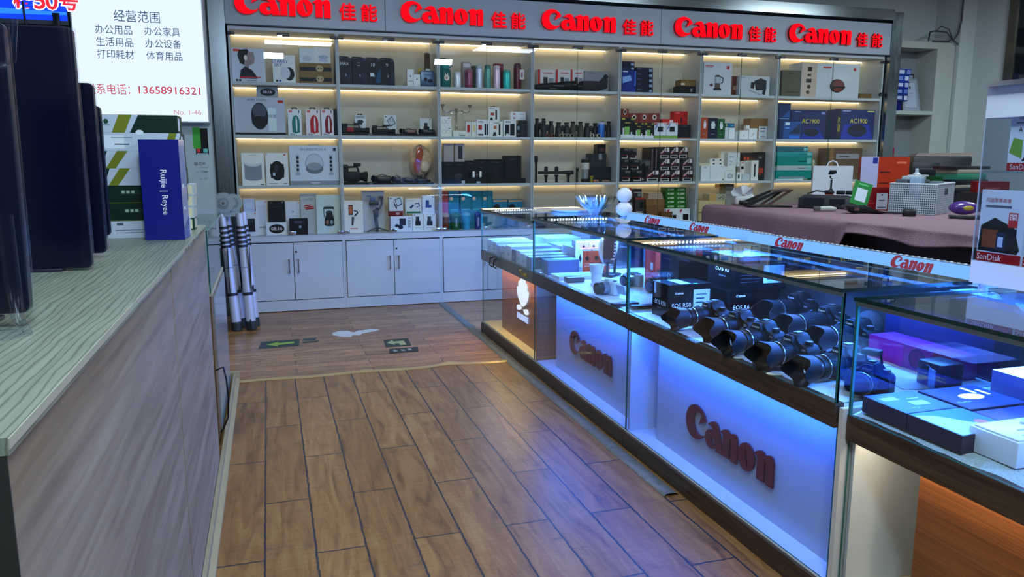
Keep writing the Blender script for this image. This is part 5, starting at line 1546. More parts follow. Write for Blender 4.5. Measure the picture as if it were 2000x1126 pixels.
('box','blister_pack','package','flash drive pack, top row far right','flash drive packs',4.342,7.65,1.4408,.116,.05,.1224,'35262c',[('r',.08,.04,.9,.3,'b9b4b0'),('r',.16,.09,.82,.25,'25303a'),('p',[(.1,.5),(.6,.95),(.75,.95),(.2,.42)],'b8a8a6'),('r',.55,.6,.95,.95,'c9c3c2'),('r',.62,.62,.7,.93,'4a2a34'),('p',[(.05,.38),(.5,.62),(.5,.55),(.05,.32)],'9a2a34')],{}),
('box','blister_pack','package','edge-on bundle of flash drive packs left of the glass seam','flash drive packs',4.004,7.71,1.1914,.053,.2,.365,'3d2f36',[('r',.3,.05,.5,.95,'8a7a7c'),('r',.6,.05,.7,.95,'5a3a40')],{}),
('box','blister_pack','package','edge-on bundle of flash drive packs touching the glass seam','flash drive packs',4.05,7.69,1.1914,.055,.2,.3669,'3d2f36',[('r',.2,.05,.4,.95,'8a7a7c'),('r',.6,.05,.75,.95,'6a4a50')],{}),
('box','product_box','box','dark grey box under a red box, left of lowest shelf',None,3.673,7.65,.7252,.156,.14,.3504,'3c3436',[('r',.5,.5,.95,.7,'8f9092'),('r',.1,.15,.9,.3,'b9bcbe')],{}),
('box','product_box','box','small red and white box on the dark grey box',None,3.688,7.65,1.0761,.096,.12,.0436,'a03a2c',[('r',0,0,1,.35,'cfc6c0')],{}),
('box','product_box','box','tall grey box with red top edge, lowest shelf',None,3.845,7.67,.7252,.104,.12,.291,'4a4647',[('r',0,.94,1,1,'a03a32'),('r',.5,.6,.9,.85,'2a2a2c'),('r',.1,.4,.8,.5,'8f9090')],{}),
('box','product_box','box','black and grey box leaning above the tall grey box',None,3.823,7.69,1.0167,.1,.12,.0953,'3a3739',[('r',.05,.55,.95,.65,'a9a9a9'),('r',.55,.15,.9,.45,'8a8a8c')],{}),
('box','cardboard_box','box','brown carton, lower left of the carton stack',None,3.989,7.69,.7252,.106,.12,.2051,'7a5f42',[],{}),
('box','cardboard_box','box','brown carton, lower right of the carton stack',None,4.113,7.69,.7252,.137,.12,.2008,'806446',[('r',.6,.35,.9,.5,'5a4630')],{}),
('box','cardboard_box','box','brown carton, upper left of the carton stack',None,3.972,7.69,.9308,.083,.12,.0672,'86694a',[],{}),
('box','cardboard_box','box','brown carton, upper right of the carton stack',None,4.097,7.69,.9265,.162,.12,.0696,'8a6d4d',[('e',.9,.7,.06,.12,'b07a3a')],{}),
('box','product_box','box','thin cream booklet box, lowest of five on the cartons','thin booklet boxes',4.045,7.69,.9966,.185,.12,.0135,'b9a692',[('r',0,0,1,.3,'5a3f34')],{}),
('box','product_box','box','thin cream booklet box, second of five on the cartons','thin booklet boxes',4.046,7.69,1.0105,.174,.12,.0134,'b9a692',[('r',0,0,1,.3,'5a3f34')],{}),
('box','product_box','box','thin cream booklet box, third of five on the cartons','thin booklet boxes',4.04,7.69,1.0245,.178,.12,.0134,'b9a692',[('r',0,0,1,.3,'5a3f34')],{}),
('box','product_box','box','thin cream booklet box, fourth of five on the cartons','thin booklet boxes',4.042,7.69,1.0384,.167,.12,.0134,'b9a692',[('r',0,0,1,.3,'5a3f34')],{}),
('box','product_box','box','thin cream booklet box, topmost of five on the cartons','thin booklet boxes',4.036,7.69,1.0524,.171,.12,.0134,'b9a692',[('r',0,0,1,.3,'5a3f34')],{}),
('box','product_box','box','white tablet box with black screen under the green boxes, left',None,4.227,7.63,.7252,.158,.08,.168,'c6cacb',[('r',.55,.25,.8,.6,'1a1d24'),('p',[(.1,.7),(.3,.95),(.2,.98),(.04,.9)],'a83a44')],{}),
('box','product_box','box','green accessory box, bottom in the left column','green accessory boxes',4.221,7.67,.8937,.116,.12,.0459,'2f6a2c',[('r',.2,.3,.85,.7,'a9b8a0'),('r',.3,.4,.5,.6,'4a6a48')],{}),
('box','product_box','box','green accessory box, second in the left column','green accessory boxes',4.219,7.67,.9401,.116,.12,.0458,'2f6a2c',[('r',.2,.3,.85,.7,'a9b8a0'),('r',.3,.4,.5,.6,'4a6a48')],{}),
('box','product_box','box','green accessory box, third in the left column','green accessory boxes',4.218,7.67,.9864,.116,.12,.0457,'2f6a2c',[('r',.2,.3,.85,.7,'a9b8a0'),('r',.3,.4,.5,.6,'4a6a48')],{}),
('box','product_box','box','green accessory box, fourth in the left column','green accessory boxes',4.216,7.67,1.0326,.115,.12,.0456,'2f6a2c',[('r',.2,.3,.85,.7,'a9b8a0'),('r',.3,.4,.5,.6,'4a6a48')],{}),
('box','product_box','box','green accessory box, top in the left column','green accessory boxes',4.214,7.67,1.0787,.115,.12,.0455,'2f6a2c',[('r',.2,.3,.85,.7,'a9b8a0'),('r',.3,.4,.5,.6,'4a6a48')],{}),
('box','product_box','box','white tablet box with black screen under the green boxes, right',None,4.376,7.63,.7252,.136,.08,.1651,'c8cccd',[('r',.35,.25,.85,.65,'1a1d24'),('p',[(.1,.7),(.3,.95),(.2,.98),(.04,.9)],'a83a44')],{}),
('box','product_box','box','green accessory box, bottom in the right column','green accessory boxes',4.349,7.67,.8908,.134,.12,.0461,'336f2f',[('r',.2,.3,.85,.7,'a9b8a0'),('r',.3,.4,.5,.6,'4a6a48')],{}),
('box','product_box','box','green accessory box, second in the right column','green accessory boxes',4.347,7.67,.9374,.134,.12,.046,'336f2f',[('r',.2,.3,.85,.7,'a9b8a0'),('r',.3,.4,.5,.6,'4a6a48')],{}),
('box','product_box','box','green accessory box, third in the right column','green accessory boxes',4.345,7.67,.9839,.134,.12,.0459,'336f2f',[('r',.2,.3,.85,.7,'a9b8a0'),('r',.3,.4,.5,.6,'4a6a48')],{}),
('box','product_box','box','green accessory box, fourth in the right column','green accessory boxes',4.343,7.67,1.0303,.134,.12,.0458,'336f2f',[('r',.2,.3,.85,.7,'a9b8a0'),('r',.3,.4,.5,.6,'4a6a48')],{}),
('box','product_box','box','green accessory box, top in the right column','green accessory boxes',4.341,7.67,1.0766,.134,.12,.0457,'336f2f',[('r',.2,.3,.85,.7,'a9b8a0'),('r',.3,.4,.5,.6,'4a6a48')],{}),
('box','cardboard_box','box','flat brown carton in front of the white tablet box',None,4.145,7.61,.7252,.143,.05,.1367,'6e5438',[],{}),
('box','product_box','box','large pale box with glass kettle pictured, top shelf',None,4.72,7.63,2.1237,.349,.16,.3408,'b9bcc2',[('r',.06,.87,.35,.9,'b04a44'),('r',.06,.83,.3,.845,'b0706c'),('p',[(.8,.9),(.9,.9),(.9,.82),(.85,.78),(.8,.82)],'a83a3a'),('r',.4,.2,.6,.58,'6a6f76'),('r',.42,.36,.58,.56,'a9b2b8'),('e',.5,.58,.1,.03,'2a2d33'),('r',.36,.14,.64,.2,'2f3238'),('r',.42,.2,.58,.36,'6a5a52'),('p',[(.6,.56),(.7,.54),(.7,.38),(.62,.34),(.62,.37),(.67,.4),(.67,.52),(.6,.53)],'2a2d33'),('e',.28,.3,.06,.05,'6a4030')],{}),
('box','product_box','box','dark brown box wedged between two pale boxes',None,4.979,7.69,2.1237,.114,.14,.2103,'6a3c2c',[('r',.3,.3,.8,.5,'9a8070')],{}),
('box','product_box','box','pale box with black desktop speakers pictured, top shelf',None,5.189,7.63,2.1237,.384,.18,.2108,'b4b8bc',[('p',[(.48,.75),(.7,.9),(.9,.78),(.88,.3),(.55,.28)],'262a30'),('p',[(.38,.7),(.5,.68),(.48,.35),(.36,.38)],'1d2026'),('p',[(.8,.5),(.9,.45),(.86,.05),(.76,.08)],'1d2026'),('p',[(.36,.32),(.76,.06),(.7,0),(.3,.25)],'9aa0a6'),('r',.02,.9,.2,.93,'888')],{}),
('box','product_box','box','orange earphone box with pale earbud case pictured',None,4.593,7.65,1.654,.082,.1,.2265,'a8552e',[('e',.55,.65,.22,.13,'c9ccd0'),('r',.38,.48,.72,.62,'c9ccd0'),('e',.45,.78,.06,.08,'c9ccd0'),('e',.62,.78,.06,.08,'c9ccd0'),('r',.3,.2,.7,.23,'8a90a0')],{}),
('box','product_box','box','navy earphone box with pale earbud case pictured',None,4.695,7.65,1.654,.123,.1,.2227,'1c2440',[('e',.55,.65,.22,.13,'c9ccd0'),('r',.38,.48,.72,.62,'c9ccd0'),('e',.45,.78,.06,.08,'c9ccd0'),('e',.62,.78,.06,.08,'c9ccd0'),('r',.3,.2,.7,.23,'8a90a0')],{}),
('box','product_box','box','green earphone box with pale earbud case pictured',None,4.801,7.65,1.654,.088,.1,.2156,'1f6236',[('e',.55,.65,.22,.13,'c9ccd0'),('r',.38,.48,.72,.62,'c9ccd0'),('e',.45,.78,.06,.08,'c9ccd0'),('e',.62,.78,.06,.08,'c9ccd0'),('r',.3,.2,.7,.23,'8a90a0')],{}),
('box','product_box','box','slim white charger box left of the white group',None,4.883,7.66,1.654,.044,.08,.1229,'c9ccce',[],{}),
('box','product_box','box','white charger box with plain front in the white group',None,4.934,7.64,1.654,.074,.08,.1173,'d2d4d4',[],{}),
('box','product_box','box','flat blue box with yellow corner lying on white boxes',None,4.931,7.68,1.7774,.117,.06,.0468,'2f6a8a',[('r',.05,.2,.2,.8,'b9b060'),('r',.6,.3,.95,.6,'5a98b4')],{}),
('box','product_box','box','white square charger box left of the carton',None,5.083,7.63,1.654,.108,.07,.0913,'d0d2d2',[('r',.45,.3,.55,.5,'999')],{}),
('box','product_box','box','small white box behind the glass door seam',None,5.024,7.67,1.654,.054,.06,.0756,'c4c6c6',[],{}),
('box','product_box','box','white charger box touching the brown carton',None,5.2,7.63,1.654,.106,.07,.1144,'cfd1d1',[('p',[(.3,.2),(.6,.6),(.65,.55),(.38,.15)],'aaa')],{}),
('box','product_box','box','thin white upright box between charger box and carton',None,5.171,7.69,1.654,.042,.05,.1491,'c8caca',[],{}),
('box','cardboard_box','box','brown carton with white shipping label, second shelf',None,5.32,7.7,1.654,.226,.14,.2286,'85683f',[('r',.5,.03,.98,.62,'bfc4c8'),('r',.58,.5,.9,.54,'555'),('r',.58,.36,.85,.4,'555'),('r',.6,.1,.9,.14,'777')],{}),
('box','product_box','box','white appliance box, left of the white pair',None,4.618,7.63,1.1914,.113,.1,.1666,'c6cbcb',[('r',.35,.88,.55,.93,'3a5a8a'),('r',.97,.05,.99,.95,'aaa')],{}),
('box','product_box','box','wide white appliance box right of its neighbour',None,4.768,7.63,1.1914,.183,.1,.1682,'c9cdcc',[('r',.72,.9,.95,.93,'999'),('e',.9,.08,.05,.05,'333'),('r',.4,.3,.42,.6,'bbb')],{}),
('box','product_box','box','flat cream box lying on the left white box',None,4.613,7.65,1.3585,.135,.09,.0279,'bfb8a2',[('r',0,.45,1,.5,'6a665a')],{}),
('box','product_box','box','small white box, lower left of the four on top',None,4.724,7.65,1.3601,.086,.08,.0395,'c9cac4',[('r',.4,.3,.7,.7,'444')],{}),
('box','product_box','box','small white box, lower right of the four on top',None,4.81,7.65,1.3601,.081,.08,.0396,'cbccc6',[('r',.4,.3,.7,.7,'444')],{}),
('box','product_box','box','small white box, upper left of the four on top',None,4.722,7.65,1.4001,.086,.08,.0373,'cccdc8',[('r',.4,.3,.7,.7,'444')],{}),
('box','product_box','box','small white box, upper right of the four on top',None,4.808,7.65,1.4002,.081,.08,.0395,'cdcec9',[('r',.4,.3,.7,.7,'444')],{}),
('box','product_box','box','white smartwatch box with rounded square pictured',None,4.923,7.62,1.1914,.132,.06,.1031,'cbcdcb',[('e',.5,.52,.28,.25,'8a9294'),('e',.5,.52,.2,.18,'b9c2c2')],{}),
('box','product_box','box','white box lying on the smartwatch box',None,4.95,7.67,1.295,.14,.08,.0526,'c4c7c6',[('r',.2,.1,.8,.25,'aaa')],{}),
('box','product_box','box','slim cream box, first of two standing at the back',None,4.912,7.77,1.1914,.047,.05,.327,'c9c6b8',[],{}),
('box','product_box','box','slim cream box, second of two standing at the back',None,4.959,7.77,1.1914,.046,.05,.3271,'cdc9ba',[],{}),
('handlebox','product_box','box','white box with grey text standing on the smartwatch pile',None,5.009,7.69,1.3481,.154,.1,.1724,'c2c5c6',[('r',.1,.65,.5,.72,'888'),('r',.1,.35,.4,.4,'999'),('r',.1,.1,.35,.14,'999')],{}),
('box','product_box','box','small white box with black earpiece pictured',None,5.036,7.62,1.1914,.075,.06,.0941,'cccdcb',[('e',.5,.5,.15,.25,'26282c')],{}),
('box','product_box','box','white box with small black and red label',None,5.127,7.69,1.1914,.062,.06,.2109,'c3c0ba',[('r',.2,.6,.75,.75,'2a2a2c'),('r',.2,.92,.8,.96,'b04a40')],{}),
('box','product_box','box','pale grey cube box in front of white boxes',None,5.135,7.63,1.1914,.096,.07,.0744,'b4babb',[],{}),
('box','product_box','box','plain pale upright box beside the tool box',None,5.206,7.7,1.1914,.075,.07,.2214,'b7b4ae',[],{}),
('box','product_box','box','white box with black microphone pictured',None,5.26,7.65,1.1914,.093,.08,.2247,'cbcac4',[('r',.42,.18,.6,.75,'1f2125'),('e',.51,.75,.12,.07,'1f2125'),('r',.38,.3,.64,.34,'1f2125')],{}),
('box','product_box','box','tall black box with orange lower panel',None,5.383,7.71,1.1914,.1,.1,.317,'26231f',[('r',.1,.25,.8,.44,'b8502c'),('r',.15,.78,.55,.84,'8a8680'),('e',.4,.2,.08,.03,'c9603a')],{}),
('box','product_box','box','small black and orange box, first from left, upper right of the shelf','small black and orange boxes',5.199,7.76,1.4104,.037,.08,.0937,'33251f',[('r',.1,.1,.9,.5,'b8502c')],{}),
('box','product_box','box','small black and orange box, second from left, upper right of the shelf','small black and orange boxes',5.24,7.76,1.4103,.037,.08,.0938,'33251f',[('r',.1,.1,.9,.5,'b8502c')],{}),
('box','product_box','box','small black and orange box, third from left, upper right of the shelf','small black and orange boxes',5.281,7.76,1.4103,.038,.08,.094,'33251f',[('r',.1,.1,.9,.5,'6a3826')],{}),
('box','product_box','box','small black and orange box, fourth from left, upper right of the shelf','small black and orange boxes',5.323,7.76,1.4102,.038,.08,.0941,'33251f',[('r',.1,.1,.9,.5,'6a3826')],{}),
('box','product_box','box','wide flat cream box at the bottom of the pile',None,4.74,7.67,.7252,.335,.2,.2435,'b9ac8a',[('r',0,.45,1,.5,'7a6f5a')],{}),
('box','product_box','box','cream hub box with black cable pictured',None,4.806,7.67,.9692,.208,.14,.0742,'a3a08e',[('r',0,0,.42,1,'b99a68'),('p',[(.55,.35),(.75,.6),(.8,.55),(.62,.3)],'2a2d30'),('e',.86,.5,.07,.28,'2a2d30'),('e',.86,.5,.05,.2,'a3a08e')],{}),
('box','product_box','box','grey box, bottom of the stack left of the tissue bag','stack of grey boxes',4.984,7.69,.7252,.108,.14,.2727,'8f9088',[('r',.1,.4,.9,.5,'6a6a64')],{}),
('box','product_box','box','grey box, second of the stack left of the tissue bag','stack of grey boxes',4.98,7.69,.9984,.108,.14,.0747,'8a8b84',[('r',.1,.4,.9,.5,'6a6a64')],{}),
('box','product_box','box','grey box, third of the stack left of the tissue bag','stack of grey boxes',4.977,7.69,1.0735,.108,.14,.0319,'93948c',[('r',.1,.4,.9,.5,'6a6a64')],{}),
('box','product_box','box','grey box, top of the stack left of the tissue bag','stack of grey boxes',4.975,7.69,1.106,.108,.14,.0468,'8c8d86',[('r',.1,.4,.9,.5,'6a6a64')],{}),
('box','product_box','box','small tan box behind the top grey box',None,4.906,7.73,1.1038,.076,.1,.0469,'b08f60',[],{}),
('box','product_box','box','khaki box with dark print, left of last cabinet top shelf',None,5.671,7.63,2.1237,.253,.14,.288,'5f5a48',[('r',.2,.15,.9,.2,'3a382e'),('r',.3,.86,.55,.9,'3a382e')],{}),
('box','product_box','box','large white appliance box with round red appliance pictured',None,6.183,7.62,2.1237,.791,.24,.379,'b9bcc0',[('r',0,0,.26,1,'b7a89c'),('r',.1,.75,.17,.87,'2a2c30'),('r',.1,.6,.16,.68,'444'),('r',.08,.42,.17,.53,'2a2c30'),('e',.13,.3,.03,.06,'333'),('e',.12,.14,.03,.06,'333'),('r',.36,.86,.5,.9,'b04a44'),('e',.91,.85,.025,.05,'a83a3a'),('e',.62,.35,.13,.2,'3a2c2c'),('e',.64,.4,.1,.13,'7a4640'),('r',.54,.28,.76,.34,'2a2426'),('e',.64,.24,.08,.06,'7a4038')],{}),
('box','cardboard_box','box','flat brown carton right of the large white box',None,6.695,7.63,2.1237,.166,.16,.0566,'7a6242',[],{}),
('box','product_box','box','dark blue box, lower left of last cabinet second shelf',None,5.66,7.69,1.654,.15,.14,.2072,'162a5a',[],{}),
('box','product_box','box','blue box standing on the dark blue box at the left',None,5.647,7.69,1.8617,.149,.14,.195,'1b3568',[('r',.05,.1,.9,.14,'6a9ac0'),('p',[(.3,.2),(.9,.6),(.95,.2)],'1a5a9a')],{}),
('box','product_box','box','bright blue camera box with small white panel',None,5.704,7.62,1.654,.231,.08,.1954,'2a5a96',[('r',.1,.8,.35,.95,'c3d4e6'),('r',.1,.6,.35,.66,'6aa0d8'),('p',[(.3,.3),(.95,.9),(.98,.3)],'1b3156'),('r',.35,.05,.95,.2,'3a7ac8')],{}),
('box','product_box','box','navy router box numbered 1900, left of the pair','navy router boxes',5.988,7.71,1.654,.477,.16,.3338,'172a66',[('t','AC1900',.56,.62,.15,'c9c03a'),('p',[(.3,.02),(.45,.4),(.8,.4),(.98,.02)],'2340a0'),('e',.6,.25,.22,.14,'0f1736'),('r',.1,.92,.28,.95,'8a94c0'),('r',.86,.86,.97,.94,'8a94c0')],{}),
('box','product_box','box','dark spine of a navy router box behind its front twin',None,6.386,7.73,1.654,.125,.16,.3264,'10183a',[('t','AC1900',.35,.45,.3,'b0a83a',-90)],{}),
('box','product_box','box','navy router box numbered 1900 in front, right of the pair','navy router boxes',6.571,7.62,1.654,.531,.18,.3448,'15286c',[('t','AC1900',.58,.62,.15,'d0c63a'),('r',0,0,.11,1,'10183a'),('t','AC1900',.06,.5,.1,'c9c03a',-90),('p',[(.12,.02),(.2,.5),(.85,.5),(.99,.02)],'2340a0'),('e',.55,.3,.26,.2,'0f1736'),('e',.55,.24,.2,.06,'1d2a5a'),('r',.14,.93,.35,.96,'aab2d6'),('r',.8,.92,.98,.96,'c9c06a')],{}),
('box','product_box','box','white box at the bottom of the teal stack, last cabinet',None,5.73,7.65,1.1914,.369,.18,.0157,'b9c6c8',[('r',.1,.1,.8,.25,'8a9498')],{}),
('box','product_box','box','teal box above the white bottom box, last cabinet',None,5.783,7.65,1.2076,.479,.18,.0955,'2a8a84',[('r',.1,.1,.8,.25,'8a9498')],{}),
('box','product_box','box','grey strip box between two teal boxes, last cabinet',None,5.79,7.65,1.3036,.466,.18,.0524,'a9b4b4',[('r',.6,.4,.85,.5,'1a5a58'),('r',.85,.2,.98,.8,'7ab0ae')],{}),
('box','product_box','box','teal box in the middle of the stack, last cabinet',None,5.789,7.65,1.3565,.468,.18,.1068,'2c8c84',[('r',.6,.4,.85,.5,'1a5a58'),('r',.85,.2,.98,.8,'7ab0ae')],{}),
('box','product_box','box','light teal box second from the top, last cabinet',None,5.787,7.65,1.4638,.476,.18,.0485,'2d9494',[('r',.6,.4,.85,.5,'1a5a58'),('r',.85,.2,.98,.8,'7ab0ae')],{}),
('box','product_box','box','dark teal box on top of the stack, last cabinet',None,5.755,7.65,1.5128,.418,.18,.0578,'1f6a78',[('r',.6,.4,.85,.5,'1a5a58'),('r',.85,.2,.98,.8,'7ab0ae')],{}),
('box','product_box','box','small sea green box right of the teal stack',None,6.118,7.65,1.1914,.134,.1,.1416,'2f8f80',[('r',.1,.4,.9,.45,'8ac0b4')],{}),
('flask','spray_bottle','bottle','cream bottle standing behind the sea green box',None,6.102,7.71,1.1914,.036,.05,.2267,'b9b08c',[],{'cap':'c9c4a8'}),
('box','cardboard_box','box','brown open carton with grey label, last cabinet',None,6.527,7.69,1.1914,.467,.2,.365,'6a5136',[('r',0,0,.12,1,'8a683e'),('r',.2,.66,.9,.82,'8f9296'),('r',.3,.72,.6,.75,'4a4a4a')],{}),
]
for kind, name, cat, label, group, x, y, z, w, d, h, col, art, k in SHELF:
    k = dict(k)
    if 'tag' in k:
        k['tag_'] = k.pop('tag')
    KIND[kind](name, label, cat, x, y, z, w, d, h, col, art, group, **k)
# ------------------------------------------------------------------ the glass counters
WOODD = woodmat('dark_trim_wood', '4a3826', '2a1e14', 'Y', 0.35, (1.5, 30.0))
WOODB = woodmat('brown_panel_wood', '8a5228', '6a3a1c', 'Y', 0.4, (1.0, 45.0), 1.0, 0.35)
OLIVE = mat('6a6450', 0.35, 0.5)
WHITE = mat('d3d9de', 0.4, var=0.03)
LEDDOT = emit('d8ecff', 80.0)
LEDDIM = emit('b4d0f0', 0.9)
LBOX = emit('74b0ff', 1.15)
LOGORED = mat('6a1018', 0.45)
LOGOSIDE = mat('4a0a12', 0.5)


def glass_case(label, x0, x1, y0, y1, ztop, zdeck, trim, lower, panel, pgap, logo, gapwall, plinth=0.082, strip=True, bar=True):
    t = thing('display_case', label, 'display case', ((x0 + x1) / 2, (y0 + y1) / 2, 0), 0, None)
    ox, oy = (x0 + x1) / 2, (y0 + y1) / 2
    a, b, c, d = x0 - ox, x1 - ox, y0 - oy, y1 - oy
    c, d = c + 0.002, d - 0.002
    mb = MB()
    mb.box(a - 0.008, b, c, d, 0, plinth, WOODD)
    mb.build('plinth', t, smooth=0)
    mb = MB()
    mb.box(a + 0.006, b, c, d, plinth, plinth + 0.006, mat('cdd3d8', 0.35) if lower != 'warm' else mat('cfc4a4', 0.4))  # cream floor in the warm-lit cases: lamp tint put into the colour
    mb.build('lower_floor', t, smooth=0)
    mb = MB()
    mb.box(a - 0.004, a + 0.03, c, d, zdeck - 0.078, zdeck + 0.002, trim)
    mb.build('trim_rail', t, smooth=0)
    mb = MB()
    mb.box(a + 0.03, b, c, d, zdeck - 0.02, zdeck, WHITE)
    mb.build('deck', t, smooth=0)
    mb = MB()
    mb.pane(a, a + 0.006, c, d, zdeck + 0.0025, ztop - 0.012, GLASS, GEDGE, 'x')
    mb.build('front_glass', t, smooth=0)
    mb = MB()
    mb.pane(a + 0.008, a + 0.014, c, d, plinth + 0.0065, zdeck - 0.0785, GLASS, GEDGE, 'x')
    mb.build('lower_glass', t, smooth=0)
    for e in (c, d - 0.006):
        mb = MB()
        mb.pane(a + 0.0065, b, e, e + 0.006, zdeck + 0.0005, ztop - 0.012, GLASS, GEDGE, 'y')
        mb.build('end_glass', t, smooth=0)
    mb = MB()
    mb.pane(a - 0.012, b - 0.32 if strip else b, c, d, ztop - 0.0118, ztop, TOPGLASS, GEDGED, 'z')
    mb.build('top_glass', t, smooth=0)
    mb = MB()
    mb.box(a - 0.004, a + 0.012, c, d, ztop - 0.026, ztop - 0.0122, mat('8a928c', 0.25, 0.7))
    mb.build('top_rail', t, smooth=0)
    for e in (c, d - 0.008):
        mb = MB()
        mb.box(a - 0.001, a + 0.008, e, e + 0.008, zdeck + 0.003, ztop - 0.027, GEDGE)
        mb.build('corner_edge', t, smooth=0)
    # rear doors and the lit strip along the back
    mb = MB()
    mb.box(b - 0.012, b, c, d, zdeck + 0.0005, ztop - 0.075, mat('454c56', 0.3))
    mb.build('rear_door', t, smooth=0)
    lx = b - 0.135
    if strip:
        mb = MB()
        mb.box(lx + 0.012, b, c, d, ztop - 0.0118, ztop, mat('8a949c', 0.35))
        mb.build('service_ledge', t, smooth=0)
        mb = MB()
        mb.prism([(lx - 0.028, ztop - 0.046), (lx, ztop + 0.016), (lx + 0.012, ztop + 0.016), (lx + 0.012, ztop - 0.046)], c + 0.004, d - 0.004, LBOX)
        lb = mb.build('light_box', t, smooth=0)
        plabel(lb, 'blue-white lit strip along the back')
        for yy in logo[1] if logo else ():
            mb = MB()
            vs, fs, _w = logo_mesh(0.004)
            ang = math.degrees(math.atan2(0.028, 0.062))
            mb.add(vs, fs, mat('a01028', 0.4), TR(lx - 0.0225, yy - oy + 0.101, ztop - 0.0295) @ Matrix.Rotation(R(-90), 4, 'Z') @ Matrix.Rotation(R(90 - ang), 4, 'X') @ Matrix.Scale(0.202, 4))
            mb.build('logo_letters', lb, smooth=0)
        mb = MB()
        for i in range(int((d - c) / 0.03)):
            mb.box(lx + 0.001, lx + 0.008, c + 0.02 + i * 0.03, c + 0.028 + i * 0.03, ztop + 0.0182, ztop + 0.022, LEDDIM)
        mb.box(lx - 0.002, lx + 0.014, c, d, ztop + 0.0162, ztop + 0.0182, mat('5a646c', 0.4))
        mb.build('led_row', t, smooth=0)
    if bar:
        mb = MB()
        mb.box(a + 0.10, a + 0.52, d - 0.035, d - 0.012, ztop - 0.018, ztop - 0.0125, mat('9aa2aa', 0.3))
        for i in range(20):
            q = a + 0.11 + i * 0.0205
            mb.rbox(q, q + 0.010, d - 0.037, d - 0.030, ztop - 0.024, ztop - 0.0125, LEDDOT, 0.003, 1)
        mb.build('led_bar', t, smooth=0)
    # lower compartment
    px = a + 0.095
    mb = MB()
    mb.box(px, px + 0.012, c + 0.006, d - pgap, plinth + 0.0065, zdeck - 0.0205, panel)
    pn = mb.build('front_panel', t, smooth=0)
    if gapwall is not None:
        mb = MB()
        mb.box(a + 0.018, b, d - 0.02, d - 0.008, plinth + 0.0065, zdeck - 0.0205, gapwall)
        mb.build('end_panel', t, smooth=0)
    if logo and logo[0]:
        yl, z0, wd = logo[0]
        mb = MB()
        letters(mb, logo_mesh(0.006), LOGORED, LOGOSIDE, TR(px - 0.008, yl - oy, z0) @ Matrix.Rotation(R(-90), 4, 'Z') @ Matrix.Rotation(R(90), 4, 'X') @ Matrix.Scale(wd, 4))
        plabel(mb.build('logo_letters', pn, smooth=0), 'dark red raised word mark')
    return t, pn, ox, oy, px


XF, XB = 1.66, 2.48
PW = mat('aeb8c6', 0.35, var=0.03)
t1, p1, ox1, oy1, px1 = glass_case('far glass counter with brown wood base and white flower emblem', XF, XB, 4.852, 6.185, 1.036, 0.692, OLIVE, 'warm', WOODB, 0.27, None, None, strip=False)
t2, p2, ox2, oy2, px2 = glass_case('second glass counter from the far end, red word mark on white base', XF, XB, 3.421, 4.850, 1.062, 0.692, WOODD, 'blue', PW, 0.19, ((4.39, 0.255, 0.62), (4.47, 3.90)), woodmat('gap_wood', '7a6248', '5c4630', 'Z', 0.5, (1.0, 40.0)))
t3, p3, ox3, oy3, px3 = glass_case('nearest full glass counter full of black cameras, red word mark on base', XF, XB, 1.918, 3.419, 1.056, 0.690, WOODD, 'blue', PW, 0.165, ((2.96, 0.225, 0.64), (3.09, 2.35)), mat('b9c6d4', 0.4))
t4, p4, ox4, oy4, px4 = glass_case('nearest low glass counter at right with towel-lined deck and brown base', 1.682, 2.5, 0.40, 1.892, 1.035, 0.662, WOODD, 'warm', WOODB, 0.20, None, mat('b4bcc6', 0.45), strip=False, bar=False)
mb = MB()
mb.box(1.668 - ox4, 2.45 - ox4, 1.895 - oy4, 1.914 - oy4, 0.0, 0.68, mat('c6c2bc', 0.45))
mb.build('white_side_board', t4, smooth=0)

# flower emblem and lettering on the far counter
mb = MB()
for a, ln in ((-78, .42), (-52, .8), (-26, .98), (-8, 1.06), (8, 1.06), (26, .98), (52, .8), (78, .42)):
    L_ = ln * 0.135
    wv = 0.19 * L_ if abs(a) < 70 else 0.28 * L_
    ps = smooth_loop([(0, 0, S), (wv * .8, L_ * .35), (wv, L_ * .7), (wv * .55, L_ * .97), (0, L_ * 1.0), (-wv * .5, L_ * .9), (-wv * .8, L_ * .6), (-wv * .4, L_ * .25)], 4)
    aa = R(a * 0.62 if abs(a) < 70 else a * 1.22)
    q = [(p[0] * math.cos(aa) + p[1] * math.sin(aa), -p[0] * math.sin(aa) + p[1] * math.cos(aa)) for p in ps]
    off = 0.016
    q = [(u + math.sin(aa) * off, v + math.cos(aa) * off) for u, v in q]
    mb.prism([(u * 1.75, v * 1.4) for u, v in q], -0.012, 0.0, emit('eaf0ff', 1.5), TR(px1 - 0.001, 5.352 - oy1, 0.345, rz=-90))
vs, fs, tw = text_mesh('HUAWEI', 0.06, 0.01)
mb.add(vs, fs, emit('b9c8ff', 1.5), TR(px1 - 0.006, 5.352 - oy1, 0.277, rz=-90) @ Matrix.Rotation(R(90), 4, 'X') @ Matrix.Scale(0.047, 4))
mb.build('lit_emblem', p1, smooth=0)
mb = MB()
for a in (-60, -36, -12, 12, 36, 60):
    ps = ell(0, 0.018, 0.0055, 0.013, n=10)
    aa = R(a)
    mb.prism([(p[0] * math.cos(aa) + p[1] * math.sin(aa), -p[0] * math.sin(aa) + p[1] * math.cos(aa)) for p in ps], -0.003, 0, mat('c9a83a', 0.3, 0.6), TR(XF - ox1 - 0.005, 5.12 - oy1, 0.645, rz=-90))
vs, fs, tw = text_mesh('HUAWEI', 0.06, 0.01)
